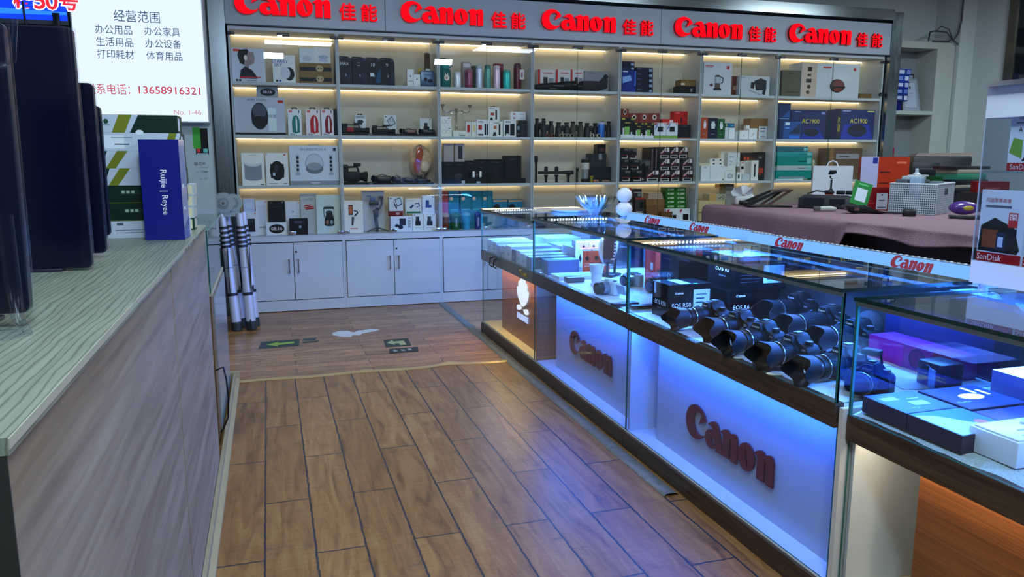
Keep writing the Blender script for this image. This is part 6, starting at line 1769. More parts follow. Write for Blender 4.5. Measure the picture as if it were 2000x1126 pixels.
mb.add(vs, fs, mat('c9a83a', 0.3, 0.6), TR(XF - ox1 - 0.006, 5.03 - oy1, 0.648, rz=-90) @ Matrix.Rotation(R(90), 4, 'X') @ Matrix.Scale(0.022, 4))
mb.build('gold_badge', t1, smooth=0)
for yy in (5.83, 5.72):
    mb = MB()
    mb.tube([(XF - ox1 - 0.006, yy - oy1, 0.60), (XF - ox1 - 0.03, yy - oy1, 0.615), (XF - ox1 - 0.03, yy - oy1 - 0.02, 0.67), (XF - ox1 - 0.006, yy - oy1 - 0.03, 0.68)], 0.005, BKM, 8)
    mb.build('hook', t1)

# ------------------------------------------------------------------ cameras
CAMB = mat('0c0d0f', 0.55, spec=0.3, bump=0.15, scale=220)
CAMS = mat('060709', 0.5, spec=0.3)
RUB = mat('070809', 0.7, spec=0.3)
WHT = mat('d6d9dd', 0.6)


def hood_mesh(mb, xa, xb, r0, r1, mt, lobes=0.024):
    n = 48
    vs, fs = [], []
    for ring in range(4):
        for i in range(n):
            t = 2 * PI * i / n
            wav = lobes * (0.5 + 0.5 * math.cos(4 * t)) + 0.35 * lobes * math.cos(2 * t)
            if ring == 0:
                x, r = xa, r0
            elif ring == 1:
                x, r = xb - wav, r1
            elif ring == 2:
                x, r = xb - wav, r1 - 0.003
            else:
                x, r = xa, r0 - 0.003
            vs.append((x, r * math.cos(t), r * math.sin(t)))
    for k in range(3):
        for i in range(n):
            fs.append((k * n + i, k * n + (i + 1) % n, (k + 1) * n + (i + 1) % n, (k + 1) * n + i))
    mb.add(vs, fs, mt)


def rings(mb, prof, mt, n=32):
    """lathe about the local X axis: (x, r)"""
    mb.lathe([(max(r, 1e-4), -x) for x, r in prof], mt, n, Matrix.Rotation(R(-90), 4, 'Y'))


def dslr(label, loc, rz, s=1.15, lens=0.0, hood=True, silver=False, flash=False, group='black cameras on the case floor', zoom=0.0):
    t = thing('camera', label, 'camera', loc, rz, group)
    t.scale = (s, s, s)
    zc = 0.046
    mb = MB()
    sil = [(-.066, .004), (-.067, .058), (-.058, .071), (-.032, .074), (-.024, .094), (-.014, .102), (.014, .102), (.024, .094), (.032, .074), (.058, .071), (.067, .058), (.066, .004), (.06, 0), (-.06, 0)]
    mb.prism(sil, -0.024, 0.034, CAMB, Matrix.Rotation(R(-90), 4, 'Z') @ Matrix.Diagonal((-1, 1, 1, 1)), bevel=0.004)
    mb.cyl((-0.024, 0, zc), (-0.036, 0, zc), 0.037, 0.036, CAMS, 32)
    mb.prism([(-.022, .076), (-.015, .099), (.015, .099), (.022, .076)], -0.040, -0.02, CAMB, Matrix.Rotation(R(-90), 4, 'Z') @ Matrix.Diagonal((-1, 1, 1, 1)), bevel=0.003)
    mb.build('body', t)
    mb = MB()
    mb.rbox(-0.050, -0.010, 0.038, 0.070, 0.003, 0.073, RUB, 0.014, 3)
    mb.build('grip', t)
    mb = MB()
    e = -0.088 - lens
    rings(mb, [(-0.034, 0.033), (-0.04, 0.035), (-0.06, 0.035), (-0.062, 0.0365), (e + 0.012, 0.0365), (e + 0.010, 0.034), (e - 0.01, 0.034), (e - 0.01, 0.029)], CAMS)
    ln = mb.build('lens', t)
    ln.location = (0, 0, zc)
    mb = MB()
    for k in range(40):
        a = 2 * PI * k / 40
        mb.box(e + 0.016, -0.064, -0.0012, 0.0012, 0.0362, 0.0378, RUB, Matrix.Rotation(a, 4, 'X'))
    mb.build('zoom_ring', ln)
    mb = MB()
    rings(mb, [(e + 0.0125, 0.0372), (e + 0.0125, 0.0378), (e + 0.009, 0.0378), (e + 0.009, 0.0372)], mat('b9bcc0', 0.25, 0.9))
    plabel(mb.build('lens_band', ln), 'silver band')
    mb = MB()
    rings(mb, [(e - 0.004, 0.0001), (e - 0.004, 0.029), (e - 0.0035, 0.029)], LENSG)
    mb.build('front_element', ln)
    if zoom:
        mb = MB()
        rings(mb, [(e - 0.005, 0.031), (e - zoom, 0.031), (e - zoom, 0.027)], mat('3a3d44', 0.3, 0.5))
        mb.build('inner_tube', ln)
    if hood:
        mb = MB()
        hood_mesh(mb, e - zoom - 0.002, e - zoom - 0.046, 0.0375, 0.046, CAMS)
        mb.build('lens_hood', ln, smooth=50)
    mb = MB()
    mb.cyl((0.006, -0.046, 0.071), (0.006, -0.046, 0.083), 0.013, 0.0125, RUB, 20)
    mb.cyl((0.006, -0.046, 0.083), (0.006, -0.046, 0.0838), 0.011, 0.011, mat('5a5e64', 0.4), 20)
    mb.build('mode_dial', t)
    mb = MB()
    mb.rbox(-0.006, 0.02, -0.010, 0.010, 0.101, 0.106, mat('6a6e72', 0.3, 0.8), 0.001)
    mb.build('hot_shoe', t)
    mb = MB()
    mb.cyl((-0.03, 0.054, 0.071), (-0.032, 0.054, 0.077), 0.007, 0.006, CAMS, 14)
    mb.build('shutter_button', t)
    mb = MB()
    vs, fs, _w = logo_mesh(0.0)
    mb.add(vs, fs, WHT, TR(-0.0407, 0.0145, 0.083) @ Matrix.Rotation(R(-90), 4, 'Z') @ Matrix.Rotation(R(90), 4, 'X') @ Matrix.Scale(0.029, 4))
    mb.build('logo_print', t, smooth=0)
    mb = MB()
    vs, fs, _w = text_mesh('EOS')
    mb.add(vs, fs, WHT, TR(-0.0246, -0.052, 0.06) @ Matrix.Rotation(R(-90), 4, 'Z') @ Matrix.Rotation(R(90), 4, 'X') @ Matrix.Scale(0.0055, 4))
    mb.build('model_print', t, smooth=0)
    if flash:
        mb = MB()
        mb.rbox(-0.03, 0.012, -0.028, 0.028, 0.128, 0.146, CAMB, 0.004)
        for y in (-0.024, 0.024):
            mb.tube([(0.02, y, 0.098), (0.0, y, 0.132)], 0.004, CAMB, 6)
        mb.build('raised_flash', t)
    return t


CAMS_ = [(1.895, 3.02, 6, 0.02, 0.02), (1.885, 2.79, 9, 0.012, 0.0), (1.850, 2.575, 14, 0.012, 0.02), (1.835, 2.355, 11, 0.008, 0.0), (1.885, 2.15, 9, 0.02, 0.025)]
NM = ['black camera with petal hood, far end of the front row beside the boxes', 'black camera with petal hood, second from the far end of the front row', 'black camera with extended lens, middle of the front row', 'black camera with petal hood, fourth in the front row behind the near one', 'nearest black camera with extended lens in the front row']
for (x, y, a, l, zm), nm in zip(CAMS_, NM):
    dslr(nm, (x, y, 0.6905), a, 1.18, l, True, zoom=zm)
dslr('black camera with large wide hood, back row next to the dark boxes', (2.36, 3.03, 0.6905), 12, 1.3, 0.03)
dslr('black camera with long barrel lens, middle of the back row', (2.30, 2.74, 0.6905), 8, 1.25, 0.07)
dslr('black camera in the back row nearest the glass end', (2.24, 2.50, 0.6905), 4, 1.2, 0.04)
dslr('black camera with raised flash at the near end of the long counter', (1.85, 1.99, 0.6905), 28, 1.0, 0.006, False, flash=True)

# cartons of the cameras
BXC = '14161c'
pbox('camera_box', 'black camera carton numbered R50 with white label, behind the front row', 'box', 1.89, 3.215, 0.6905, 0.225, 0.165, 0.165, BXC,
     [('L', .24, .72, .2, 'd6dade'), ('t', 'EOS R50', .3, .4, .12, 'd6dade'), ('t', 'RF-S18-45', .28, .27, .04, '9aa0a8'), ('r', .58, .3, .97, .84, 'b4c4d6'), ('r', .64, .68, .9, .71, '50607a'), ('r', .64, .56, .84, .6, '3a4a62'), ('r', .64, .44, .8, .48, '3a4a62')], rough=0.25,
     lside=[('t', 'EOS R50', .5, .42, .13, 'd6dade'), ('r', .1, .66, .22, .98, 'b4c4d6'), ('t', 'RF-S18-45', .45, .26, .04, '9aa0a8')], top=[('r', .3, .1, .55, .9, '8ab0d8'), ('r', .6, .02, .7, .12, '3a9a6a')])
pbox('camera_box', 'black camera carton numbered R6, under the R7 carton', 'box', 2.19, 3.13, 0.6905, 0.28, 0.22, 0.135, BXC,
     [('L', .22, .78, .18, 'd6dade'), ('t', 'EOS R6', .24, .42, .15, 'd6dade'), ('t', 'Mark II', .24, .22, .1, 'b9c0c8')], rough=0.25)
pbox('camera_box', 'black camera carton numbered R7 stacked behind the cameras', 'box', 2.21, 3.12, 0.826, 0.28, 0.24, 0.165, BXC,
     [('r', .55, .2, .96, .72, 'a9bcd2'), ('r', .62, .3, .74, .33, '50607a'), ('r', .1, .65, .42, .67, '7a828c'), ('r', .1, .45, .5, .46, '5a626c'), ('r', .1, .35, .5, .36, '5a626c'), ('r', .1, .25, .46, .26, '5a626c')], rough=0.25,
     lside=[('t', 'EOS R7', .55, .6, .17, 'd6dade'), ('t', 'RF-S18-150', .55, .38, .05, '9aa0a8')])
pbox('camera_box', 'small black and green box near the lit strip, far end of camera counter', 'box', 2.36, 3.31, 0.6905, 0.16, 0.08, 0.24, '171a20', [('r', .5, .05, .95, .9, '1f3a34'), ('r', .3, .4, .45, .95, 'b4c4d6')])

# small things on the deck of the camera counter
def slab(name, label, cat, x0, x1, y0, y1, z0, z1, col, art=(), rough=0.3, rz=0, group=None, r=0.0):
    mb = MB()
    w, d = x1 - x0, y1 - y0
    if r:
        mb.rbox(-w / 2, w / 2, -d / 2, d / 2, 0, z1 - z0, mat(col, rough), r)
    else:
        mb.box(-w / 2, w / 2, -d / 2, d / 2, 0, z1 - z0, mat(col, rough))
    mb.M = TR(0, -d / 2, z1 - z0, rx=-90)
    face_art(mb, art, w, d, rough=rough)
    mb.M = None
    return tag(mb.build(name, None, ((x0 + x1) / 2, (y0 + y1) / 2, z0), rz, smooth=30 if r else 0), label, cat, group)


slab('price_tag', 'white card with red round mark lying behind the cameras', 'tag', 2.0, 2.2, 2.22, 2.36, 0.6905, 0.6925, 'd0d8e2', [('e', .3, .5, .1, .16, 'b82030')], rz=12)
slab('price_tag', 'white card lying behind the camera with raised flash', 'tag', 1.99, 2.17, 1.95, 2.08, 0.6905, 0.6925, 'c3d4e8', rz=-20)
mb = MB()
for a in ((-.05, .05, -.03, -.027, 0, .035), (-.05, .05, .027, .03, 0, .035), (-.05, -.047, -.027, .027, 0, .035), (.047, .05, -.027, .027, 0, .035), (-.047, .047, -.027, .027, 0, .003)):
    mb.box(*a, ACRYL)
tag(mb.build('acrylic_tray', None, (1.70, 2.335, 0.6905), -30, smooth=0), 'small clear acrylic tray between the two nearest cameras', 'tray')
for i, (x, y, a, nm) in enumerate(((1.69, 2.495, 20, 'pale lens strap tab lying alone near the third camera'), (1.676, 2.255, -25, 'pale flat tab lying on the deck by the acrylic tray'))):
    mb = MB()
    mb.lathe([(0.001, 0), (0.022, 0.001), (0.025, 0.005), (0.02, 0.008)], mat('b9b49a', 0.5), 20, Matrix.Diagonal((1.2, 0.7, 1, 1)))
    tag(mb.build('lens_tab', None, (x, y, 0.6905), a), nm, 'tag')
# furry microphone cover and red-knob camera rig at the back
mb = MB()
mb.sphere((0, 0, 0.06), 0.06, mat('4d5560', 0.95, bump=1.0, scale=140), 24, 14, sc=(1.25, 0.9, 1))
tag(mb.build('microphone_cover', None, (2.40, 2.62, 0.6905), 20), 'grey furry microphone cover at the back of the camera counter', 'microphone cover')
mb = MB()
mb.rbox(-.06, .06, -.19, .19, 0, .088, mat('8a1c8c', .35), .004)
mb.M = TR(-.06, 0, 0, rz=-90)
face_art(mb, [('e', .62, .5, .10, .42, '3a2a5a'), ('e', .62, .5, .085, .36, '7a2a6a'), ('r', .0, .0, .45, 1, 'a01c9c'), ('r', .8, .0, 1, 1, '8a1838')], .38, .088)
mb.M = None
tag(mb.build('camera_box', None, (2.25, 2.19, 0.6905)), 'long magenta box with round dial pictured at the back of the camera counter', 'box')
slab('film_pack', 'dark blue film-wrapped carton behind the magenta box', 'box', 2.33, 2.46, 1.96, 2.46, 0.6905, 0.86, '16246a', r=.01)
mb = MB()
mb.rbox(-.05, .05, -.05, .05, 0, .085, mat('0e0f16', .4), .008)
mb.cyl((-.05, 0, .045), (-.06, 0, .045), .03, .03, CAMS, 20)
tag(mb.build('small_camera', None, (2.13, 1.985, 0.6905)), 'small square black camera with blue tag near the counter end', 'camera')
mb = MB()
mb.rbox(-.002, .002, -.022, .022, 0, .07, mat('1a7ad8', .3), .001)
tag(mb.build('tag_card', None, (2.062, 1.95, 0.6905), -20, smooth=0), 'small bright blue tag leaning on the square black camera', 'tag')
# ------------------------------------------------------------------ second counter contents
def leaned(label, x, y, z, w, d, h, col, rz=0, art=(), group='white phone boxes in the far counter'):
    return pbox('phone_box', label, 'box', x, y, z, w, d, h, col, art, rz=rz, group=group, rough=0.35)


random.seed(11)
cols = ['cfd4d8', 'd6dade', 'b4aecb', 'c9ced3', 'd3d7db', '2a2e3a', 'd0d4da', 'cdd2d8', '6a7a86']
nms = ['white phone box at the far left end of the far counter', 'white phone box second from the far end, front row', 'lilac phone box in the front row of the far counter', 'white phone box beside the lilac one', 'tall white phone box in the middle of the front row', 'dark phone box between white ones in the front row', 'white phone box right of the dark one', 'white phone box next to the counter joint', 'grey phone box nearest the counter joint']
y = 6.13
for i, (c_, nm) in enumerate(zip(cols, nms)):
    wd = (0.145, 0.14, 0.11, 0.125, 0.15, 0.10, 0.11, 0.12, 0.12)[i]
    hh = (0.10, 0.095, 0.08, 0.09, 0.105, 0.09, 0.095, 0.085, 0.08)[i]
    mb = MB()
    mb.rbox(-0.16, 0.16, -wd / 2 + 0.004, wd / 2 - 0.004, 0, hh, mat(c_, 0.35), 0.002, 1)
    mb.box(-0.12, 0.12, -wd * .12, wd * .06, hh, hh + 0.0008, mat('6a7284' if i % 2 else '9aa6b8', 0.3))
    mb.box(-0.161, -0.16, -wd * .2, wd * .1, hh * .3, hh * .5, mat('8a94a4', 0.4))
    tag(mb.build('phone_box', None, (1.85, y - wd / 2, 0.6925), 0, smooth=0), nm, 'box', 'phone boxes in the front row')
    y -= wd + 0.004
pv = 0
for i, (x, y, w_, d_, h_, c_, nm) in enumerate(((2.24, 5.95, .30, .30, .12, 'd3d8de', 'white laptop box at the back far end of the far counter'), (2.24, 5.55, .34, .30, .10, 'c9d2de', 'white flat box at the back middle of the far counter'), (2.22, 5.12, .38, .30, .13, 'b9c6da', 'large white tablet box at the back near the counter joint'))):
    slab('device_box', nm, 'box', x - w_ / 2, x + w_ / 2, y - d_ / 2, y + d_ / 2, 0.6925, 0.6925 + h_, c_, [('e', .5, .5, .06, .08, '8aa0c0')], r=0.002)
slab('device_box', 'white slim box stacked on the tablet box near the joint', 'box', 2.08, 2.36, 5.0, 5.22, 0.823, 0.86, 'c9d6e6', r=0.002)
# second counter
slab('dark_box', 'long blue-grey box with yellow line lying across the second counter', 'box', 1.70, 1.92, 4.68, 4.80, 0.6925, 0.79, '3a5a86', r=0.002)
for i, nm in enumerate(('left', 'middle', 'right')):
    x = 1.975 + i * 0.066
    pbox('gadget_box', f'orange and white accessory box, {nm} of three standing together', 'box', x, 4.68, 0.6925, 0.063, 0.08, 0.165, 'c8582e', [('e', .5, .62, .22, .09, '5a2a1a'), ('r', .2, .3, .8, .33, 'd8a890'), ('r', .2, .4, .8, .42, 'd8a890'), ('r', .05, .92, .95, .99, 'd0d6e0')], group='orange and white accessory boxes',
         lside=[('r', 0, 0, 1, 1, 'd0d6e0'), ('p', [(.5, .8), (.8, .6), (.5, .4), (.2, .6)], '23283a'), ('r', .2, .2, .8, .23, '8a94a8')])
for i, nm in enumerate(('left', 'middle', 'right')):
    pbox('gadget_box', f'tall white carton behind the orange ones, {nm} of three', 'box', 1.985 + i * 0.072, 4.765, 0.6925, 0.068, 0.06, 0.20, 'c9d3e4', [('e', .5, .85, .12, .05, '2a3a5a'), ('r', .3, .55, .7, .57, '8a9ab8')], group='tall white cartons')
slab('device_box', 'flat white printed box at the front left of the second counter', 'box', 1.70, 1.98, 4.47, 4.63, 0.6925, 0.715, 'c6d3ea', [('r', .1, .2, .45, .8, '9ab0d8'), ('r', .55, .2, .9, .8, '8aa4d4')])
slab('case_wallet', 'small dark grey pouch in front of the flat white box', 'pouch', 1.71, 1.83, 4.36, 4.42, 0.6925, 0.727, '2c3848', r=0.008)
for i, (x, y, a) in enumerate(((1.735, 3.60, 8), (1.80, 3.51, -6))):
    slab('case_wallet', ['thin black wallet lying left on the deck by the joint', 'thin black wallet lying right on the deck by the joint'][i], 'wallet', x - .07, x + .07, y - .03, y + .03, 0.6925, 0.707, '1a2230', r=0.004, rz=a)
pbox('camera_box', 'tall orange camera carton with white print in the second counter', 'box', 2.17, 3.98, 0.6925, 0.13, 0.13, 0.28, 'c8502c', [('t', 'SONY', .3, .88, .05, 'd8c0b0'), ('r', .6, .5, .85, .62, 'd0d4d8'), ('r', .6, .78, .85, .9, 'd0d4d8'), ('t', '16-35', .4, .3, .07, 'd8c0b0'), ('r', .1, .38, .5, .42, '2a2226')], lside=[('t', 'SONY', .5, .85, .05, 'd8c0b0'), ('r', .55, .4, .8, .55, 'd0d4d8')], rough=0.35)
pbox('camera_box', 'dark blue camera carton with alpha sign beside the glass joint', 'box', 2.07, 3.47, 0.6925, 0.20, 0.2, 0.29, '2a3a5c', [('t', 'α', .3, .45, .1, 'b9c6dc'), ('r', .55, .5, .8, .52, '6a7a98')], lside=[('t', 'α', .5, .5, .12, 'b9c6dc'), ('r', .2, .8, .6, .82, '6a7a98')], rough=0.35)
pbox('camera_box', 'orange and dark camera carton behind the alpha carton', 'box', 2.30, 3.50, 0.6925, 0.24, 0.2, 0.27, 'c2502e', [('r', .55, 0, 1, .75, '232a3c'), ('r', .28, .5, .42, .8, '9ab8d8'), ('t', 'SONY', .72, .5, .06, 'b9c6dc')], rough=0.35)

# large conch shell on its stand
t = thing('conch_shell', 'tall cream conch shell with toothed dark opening on a black stand', 'shell', (2.07, 4.565, 0.6925), 38)
t.scale = (1.15, 1.15, 1.15)
mb = MB()
mb.M = TR(0, -0.05, 0.06, ry=6)
shell_mesh(mb, 0.15, 0.22, 0.11)
mb.M = None
mb.build('shell_body', t, smooth=80)
mb = MB()
ps = smooth_loop([(-.055, .10), (-.05, .2), (-.03, .27), (-.012, .26), (-.02, .18), (-.03, .10), (-.04, .075)], 4)
mb.prism(ps, -0.062, 0.0, mat('4a2018', 0.3), bevel=0.002)
plabel(mb.build('shell_mouth', t), 'dark red toothed opening')
mb = MB()
for i in range(9):
    mb.rbox(-.058 + i * .003, -.044 + i * .003, -0.066, -0.05, .10 + i * .018, .107 + i * .018, mat('d8b090', 0.3), 0.002)
mb.build('shell_teeth', t)
mb = MB()
mb.rbox(-.06, .06, -.06, .05, 0, .015, BKM, .005)
mb.tube([(-.045, -.02, .01), (-.055, -.03, .08)], .008, BKM, 8)
mb.tube([(.045, -.02, .01), (.06, -.02, .09)], .008, BKM, 8)
mb.tube([(0, .03, .01), (0, .04, .1)], .008, BKM, 8)
mb.build('stand', t)


def mirrorless(label, loc, rz, col, s=1.0, screen=False, lens=True, group='compact cameras in the second counter'):
    bm_ = mat(col, 0.35)
    t = thing('compact_camera', label, 'camera', loc, rz, group)
    t.scale = (s, s, s)
    mb = MB()
    mb.rbox(-.018, .02, -.058, .058, 0, .066, bm_, .007, 3)
    mb.rbox(-.022, .016, -.02, .02, .06, .078, bm_, .006, 2)
    mb.build('body', t)
    mb = MB()
    mb.rbox(-.034, -.012, .034, .06, .002, .062, bm_, .009, 3)
    mb.build('grip', t)
    if lens:
        mb = MB()
        rings(mb, [(-.016, .031), (-.03, .031), (-.05, .030), (-.052, .026)], mat('8a93a6' if col != '17181c' else '1c1e22', .25, .6))
        ln = mb.build('lens', t)
        ln.location = (0, 0, .034)
        mb = MB()
        rings(mb, [(-.052, .0285), (-.080, .029), (-.082, .026)], CAMS)
        plabel(mb.build('focus_ring', ln), 'black front ring')
        mb = MB()
        rings(mb, [(-.0825, .0001), (-.0825, .024), (-.080, .024)], LENSG)
        mb.build('front_element', ln)
    mb = MB()
    mb.cyl((0, -.04, .066), (0, -.04, .074), .010, .010, mat('9aa0a8', .3, .6), 16)
    mb.build('mode_dial', t)
    if screen:
        mb = MB()
        mb.rbox(.0, .006, -.135, -.064, -.002, .05, bm_, .002, 1, M=TR(0, 0, 0.012, ry=-20))
        mb.box(-.0008, 0, -.130, -.069, .003, .046, mat('9fb4cc', .25), M=TR(0, 0, 0.012, ry=-20))
        mb.build('flip_screen', t)
    return t


mirrorless('white compact camera with flip-out screen and grey lens', (1.80, 3.93, 0.6925), 12, 'ccd6e2', 1.15, True)
mirrorless('silver and black retro camera behind the white one', (2.06, 4.16, 0.6925), 20, '8a98ac', 1.1, False)
mirrorless('black compact camera right of the retro one near orange carton', (2.10, 3.93, 0.6925), 30, '17181c', 1.1)
t = thing('lens', 'white telephoto lens standing upright left of the white camera', 'lens', (1.84, 4.21, 0.6925), 0)
mb = MB()
mb.lathe([(.036, 0), (.036, .02), (.032, .022), (.032, .075), (.037, .08), (.037, .095)], mat('ccd6e2', .35), 28)
mb.build('barrel', t)
mb = MB()
mb.lathe([(.038, .095), (.045, .13), (.043, .13), (.035, .097)], mat('d3dce8', .4), 28, wave=None, cap=False)
mb.build('lens_hood', t)

# ------------------------------------------------------------------ nearest low counter contents
mb = MB()
random.seed(5)
nx, ny = 20, 36
vs, fs = [], []
for j in range(ny + 1):
    for i in range(nx + 1):
        u, v = i / nx, j / ny
        x = 1.700 + (0.70) * u + (0.006 * math.sin(v * 23) + 0.004 * math.sin(v * 61) + 0.012 * max(0, 0.6 - v)) * (1 - u) ** 3
        yv = 0.5 + 1.385 * v
        z = 0.674 + 0.0025 * math.sin(v * 37 + u * 9) * math.sin(u * 21)
        if i == 0:
            z = 0.6635
        vs.append((x - 1.682, yv, z))
for j in range(ny):
    for i in range(nx):
        a = j * (nx + 1) + i
        fs.append((a, a + 1, a + nx + 2, a + nx + 1))
mb.add(vs, fs, mat('aab8b4', 0.95, bump=0.9, scale=160))
tw_ = tag(mb.build('towel', None, (1.682, 0, 0)), 'pale grey-white towel lining the deck of the low counter', 'towel')
NV1 = '1c2038'
slab('tablet_box', 'flat navy box at the far left corner on the towel', 'box', 1.712, 1.900, 1.695, 1.868, 0.678, 0.727, NV1, [('r', .02, .02, .98, .98, '3c4c92'), ('r', .12, .62, .42, .78, '8a86b4'), ('r', .45, .3, .75, .5, '8aa0d0'), ('r', .55, .62, .8, .64, 'a9b4d8'), ('t', 'MatePad', .3, .2, .06, '8a94c8')])
slab('tablet_box', 'flat blue box with sparkling white picture, nearest the front glass', 'box', 1.712, 1.905, 1.505, 1.69, 0.678, 0.727, NV1, [('r', .02, .02, .98, .98, '2c5cae'), ('p', [(.02, .02), (.98, .02), (.98, .3), (.6, .4), (.3, .8), (.02, .9)], '9fb8dc'), ('e', .75, .4, .1, .1, 'b4566a')])
slab('tablet_box', 'flat navy box with orange oval picture in the middle of the towel', 'box', 1.93, 2.15, 1.68, 1.875, 0.678, 0.722, NV1, [('r', .02, .02, .98, .98, '2c3478'), ('e', .5, .5, .2, .14, 'c8924a'), ('r', .66, .62, .72, .9, 'd0b48a'), ('r', .8, .5, .86, .76, 'd0b48a'), ('t', 'MatePad', .18, .3, .05, '8a94c8')])
slab('tablet_box', 'navy box partly under the open white box', 'box', 1.93, 2.12, 1.55, 1.672, 0.678, 0.718, '1a1c30', [('r', .02, .02, .98, .98, '2a2f66')])
slab('tablet_box', 'lilac-topped box with earphones pictured, stacked at the back', 'box', 2.20, 2.40, 1.66, 1.85, 0.678, 0.775, '2a2c50', [('r', 0, 0, 1, 1, 'cdb9dc'), ('e', .55, .45, .25, .25, 'a9a0cc'), ('e', .75, .25, .12, .12, '8a86b4'), ('r', .1, .5, .35, .62, 'e6e0f0')])
t = thing('open_box', 'open white gadget box with hollow tray nearest the viewer', 'box', (1.885, 1.472, 0.678), 0)
mb = MB()
mb.rbox(-.13, .13, -.09, .055, 0, .068, mat('cfd4da', .4), .003)
mb.build('carton', t)
mb = MB()
mb.rbox(-.122, .122, -.082, .047, .068, .073, mat('dfe3e8', .4), .003)
mb.box(-.08, -.02, -.06, -.057, .0731, .0745, mat('9aa4b4', .4))
mb.box(-.06, .04, -.03, -.026, .0731, .076, mat('b4bcc8', .4))
mb.tube([(.03, .03, .074), (.0, .01, .074), (.01, -.02, .074), (.06, -.03, .074), (.1, -.01, .074)], .006, mat('aab4c4', .4), 8)
mb.build('inner_tray', t)
slab('manual', 'white booklet lying right of the open white box', 'booklet', 2.03, 2.2, 1.30, 1.42, 0.678, 0.684, 'c3cee2', [('r', .4, .3, .6, .7, '7a8ab0')])
slab('camera_box', 'dark purple camera box at the back of the low counter', 'box', 2.22, 2.42, 1.48, 1.60, 0.678, 0.76, '2a2450', [('r', .2, .2, .8, .8, '4a3a80')], r=0.003)
mb = MB()
mb.rbox(-.05, .05, -.03, .03, 0, .07, mat('2a2a40', .3), .006)
tag(mb.build('pouch', None, (2.12, 1.60, 0.722 + 0.0), 20), 'small dark shiny pouch beside the lilac-topped box', 'pouch')

# ------------------------------------------------------------------ on top of the counters
t = thing('glass_bowl', 'scalloped blue-green glass bowl on the far counter', 'bowl', (2.29, 5.28, 1.0364))
t.scale = (0.80, 0.80, 1.15)
mb = MB()
wv = lambda a, k: 1 + (0.05 + 0.03 * k / 6) * math.sin(12 * a)
mb.lathe([(.05, 0), (.06, .008), (.09, .03), (.13, .055), (.165, .085), (.185, .115), (.18, .116), (.16, .09), (.125, .062), (.085, .037), (.05, .016), (.001, .012)], BOWL, 72, wave=lambda a, k: 1 + (0.06 * min(k, 11 - k) / 5.5) * math.sin(12 * a), cap=False)
mb.build('bowl', t, smooth=60)
mb = MB()
random.seed(9)
for i in range(40):
    a, r_ = random.random() * 2 * PI, random.random() * .09
    mb.sphere((r_ * math.cos(a), r_ * math.sin(a), .04 + .02 * random.random()), .012, mat(random.choice(('1f6a6e', '2a8a7a', '184a6a')), .15, coat=.6), 8, 6)
o = mb.build('glass_beads', t)
o['kind'] = 'stuff'
t = thing('snowman_lamp', 'white two-ball figure standing beside the glass bowl', 'lamp', (2.40, 5.03, 1.0364))
mb = MB()
mb.sphere((0, 0, .052), .058, mat('dfe3ea', .35), 26, 16, sc=(1, 1, .9))
mb.build('lower_ball', t)
mb = MB()
mb.sphere((0, 0, .150), .054, mat('dfe3ea', .35), 26, 16)
mb.build('upper_ball', t)
mb = MB()
mb.tube([(.05, -.02, .004), (.10, -.10, .004), (.05, -.17, .012), (0.0, -.12, .004)], .003, WHT, 6)
mb.build('cord', t)
slab('paper_sheet', 'white sheet of paper lying on top of the far counter', 'paper', 1.95, 2.25, 5.62, 5.92, 1.0362, 1.0372, 'c9c6c0', rz=10)
mb = MB()
mb.lathe([(.10, .002), (.13, .006), (.17, .016), (.168, .018), (.12, .009), (.001, .006)], mat('cdd0d2', .3), 36, cap=False)
tag(mb.build('plate', None, (2.22, 5.62 - .02, 1.0372 + 0.0)), 'pale round plate on top of the far counter', 'plate')

# acrylic rack of memory cards standing on the low counter
t = thing('display_stand', 'white and clear acrylic rack of red memory card packs on the low counter', 'display stand', (2.40, 1.70, 1.0352), 0)
X0, X1, Y0, Y1 = -.155, .20, -.42, .31
SW = mat('cfd6de', .35)
mb = MB()
mb.box(X0, X1, Y0, Y1, 0, .075, SW)
mb.M = TR(X0, 0, 0, rz=-90)
face_art(mb, [('t', 'PISEN', .42, .5, .34, '6a7480')], Y1 - Y0, .075, x0=-Y1)
mb.M = None
mb.build('base', t, smooth=0)
mb = MB()
mb.box(X0, X1, Y0, Y1, .54, .65, SW)
mb.build('header', t, smooth=0)
mb = MB()
mb.prism([(X0 - .03, .637), (X0 - .0, .655), (X1, .667), (X1, .651), (X0, .650)], Y0, Y1 + .01, mat('1a2230', .4))
mb.build('lid_flap', t, smooth=0)
for e in (Y0, Y1 - .004):
    mb = MB()
    mb.pane(X0, X1, e, e + .004, .0752, .5398, ACRYL, mat('9aa8b8', .2), 'y')
    mb.build('side_pane', t, smooth=0)
mb = MB()
mb.pane(X0, X0 + .004, Y0 + .004, Y1 - .004, .0752, .5398, ACRYL, mat('9aa8b8', .2), 'x')
mb.build('front_pane', t, smooth=0)
mb = MB()
mb.box(X1 - .01, X1, Y0 + .005, Y1 - .005, .0752, .5398, mat('8a95a6', .4))
mb.build('back_panel', t, smooth=0)
PA = [('r', 0, 0, 1, .13, 'a01c26'), ('t', 'SanDisk', .3, .065, .085, 'd6d0d0'), ('p', [(.02, .15), (.05, .5), (.35, .62), (.8, .5), (.95, .2), (.9, .14)], '2c2a30'), ('r', .1, .2, .45, .45, '8a5030'), ('r', .42, .18, .62, .42, '2a3a5a'), ('r', .46, .22, .58, .36, 'b9c4d4'), ('r', .66, .5, .86, .7, 'b83a3a'), ('r', .68, .6, .84, .68, 'd8c8c8'), ('r', .66, .36, .86, .48, '1c2030'), ('t', '闪迪至尊高速', .4, .86, .06, 'b02a3a'), ('r', .12, .76, .7, .79, '6a7080'), ('t', '32', .76, .62, .08, 'b83a3a')]
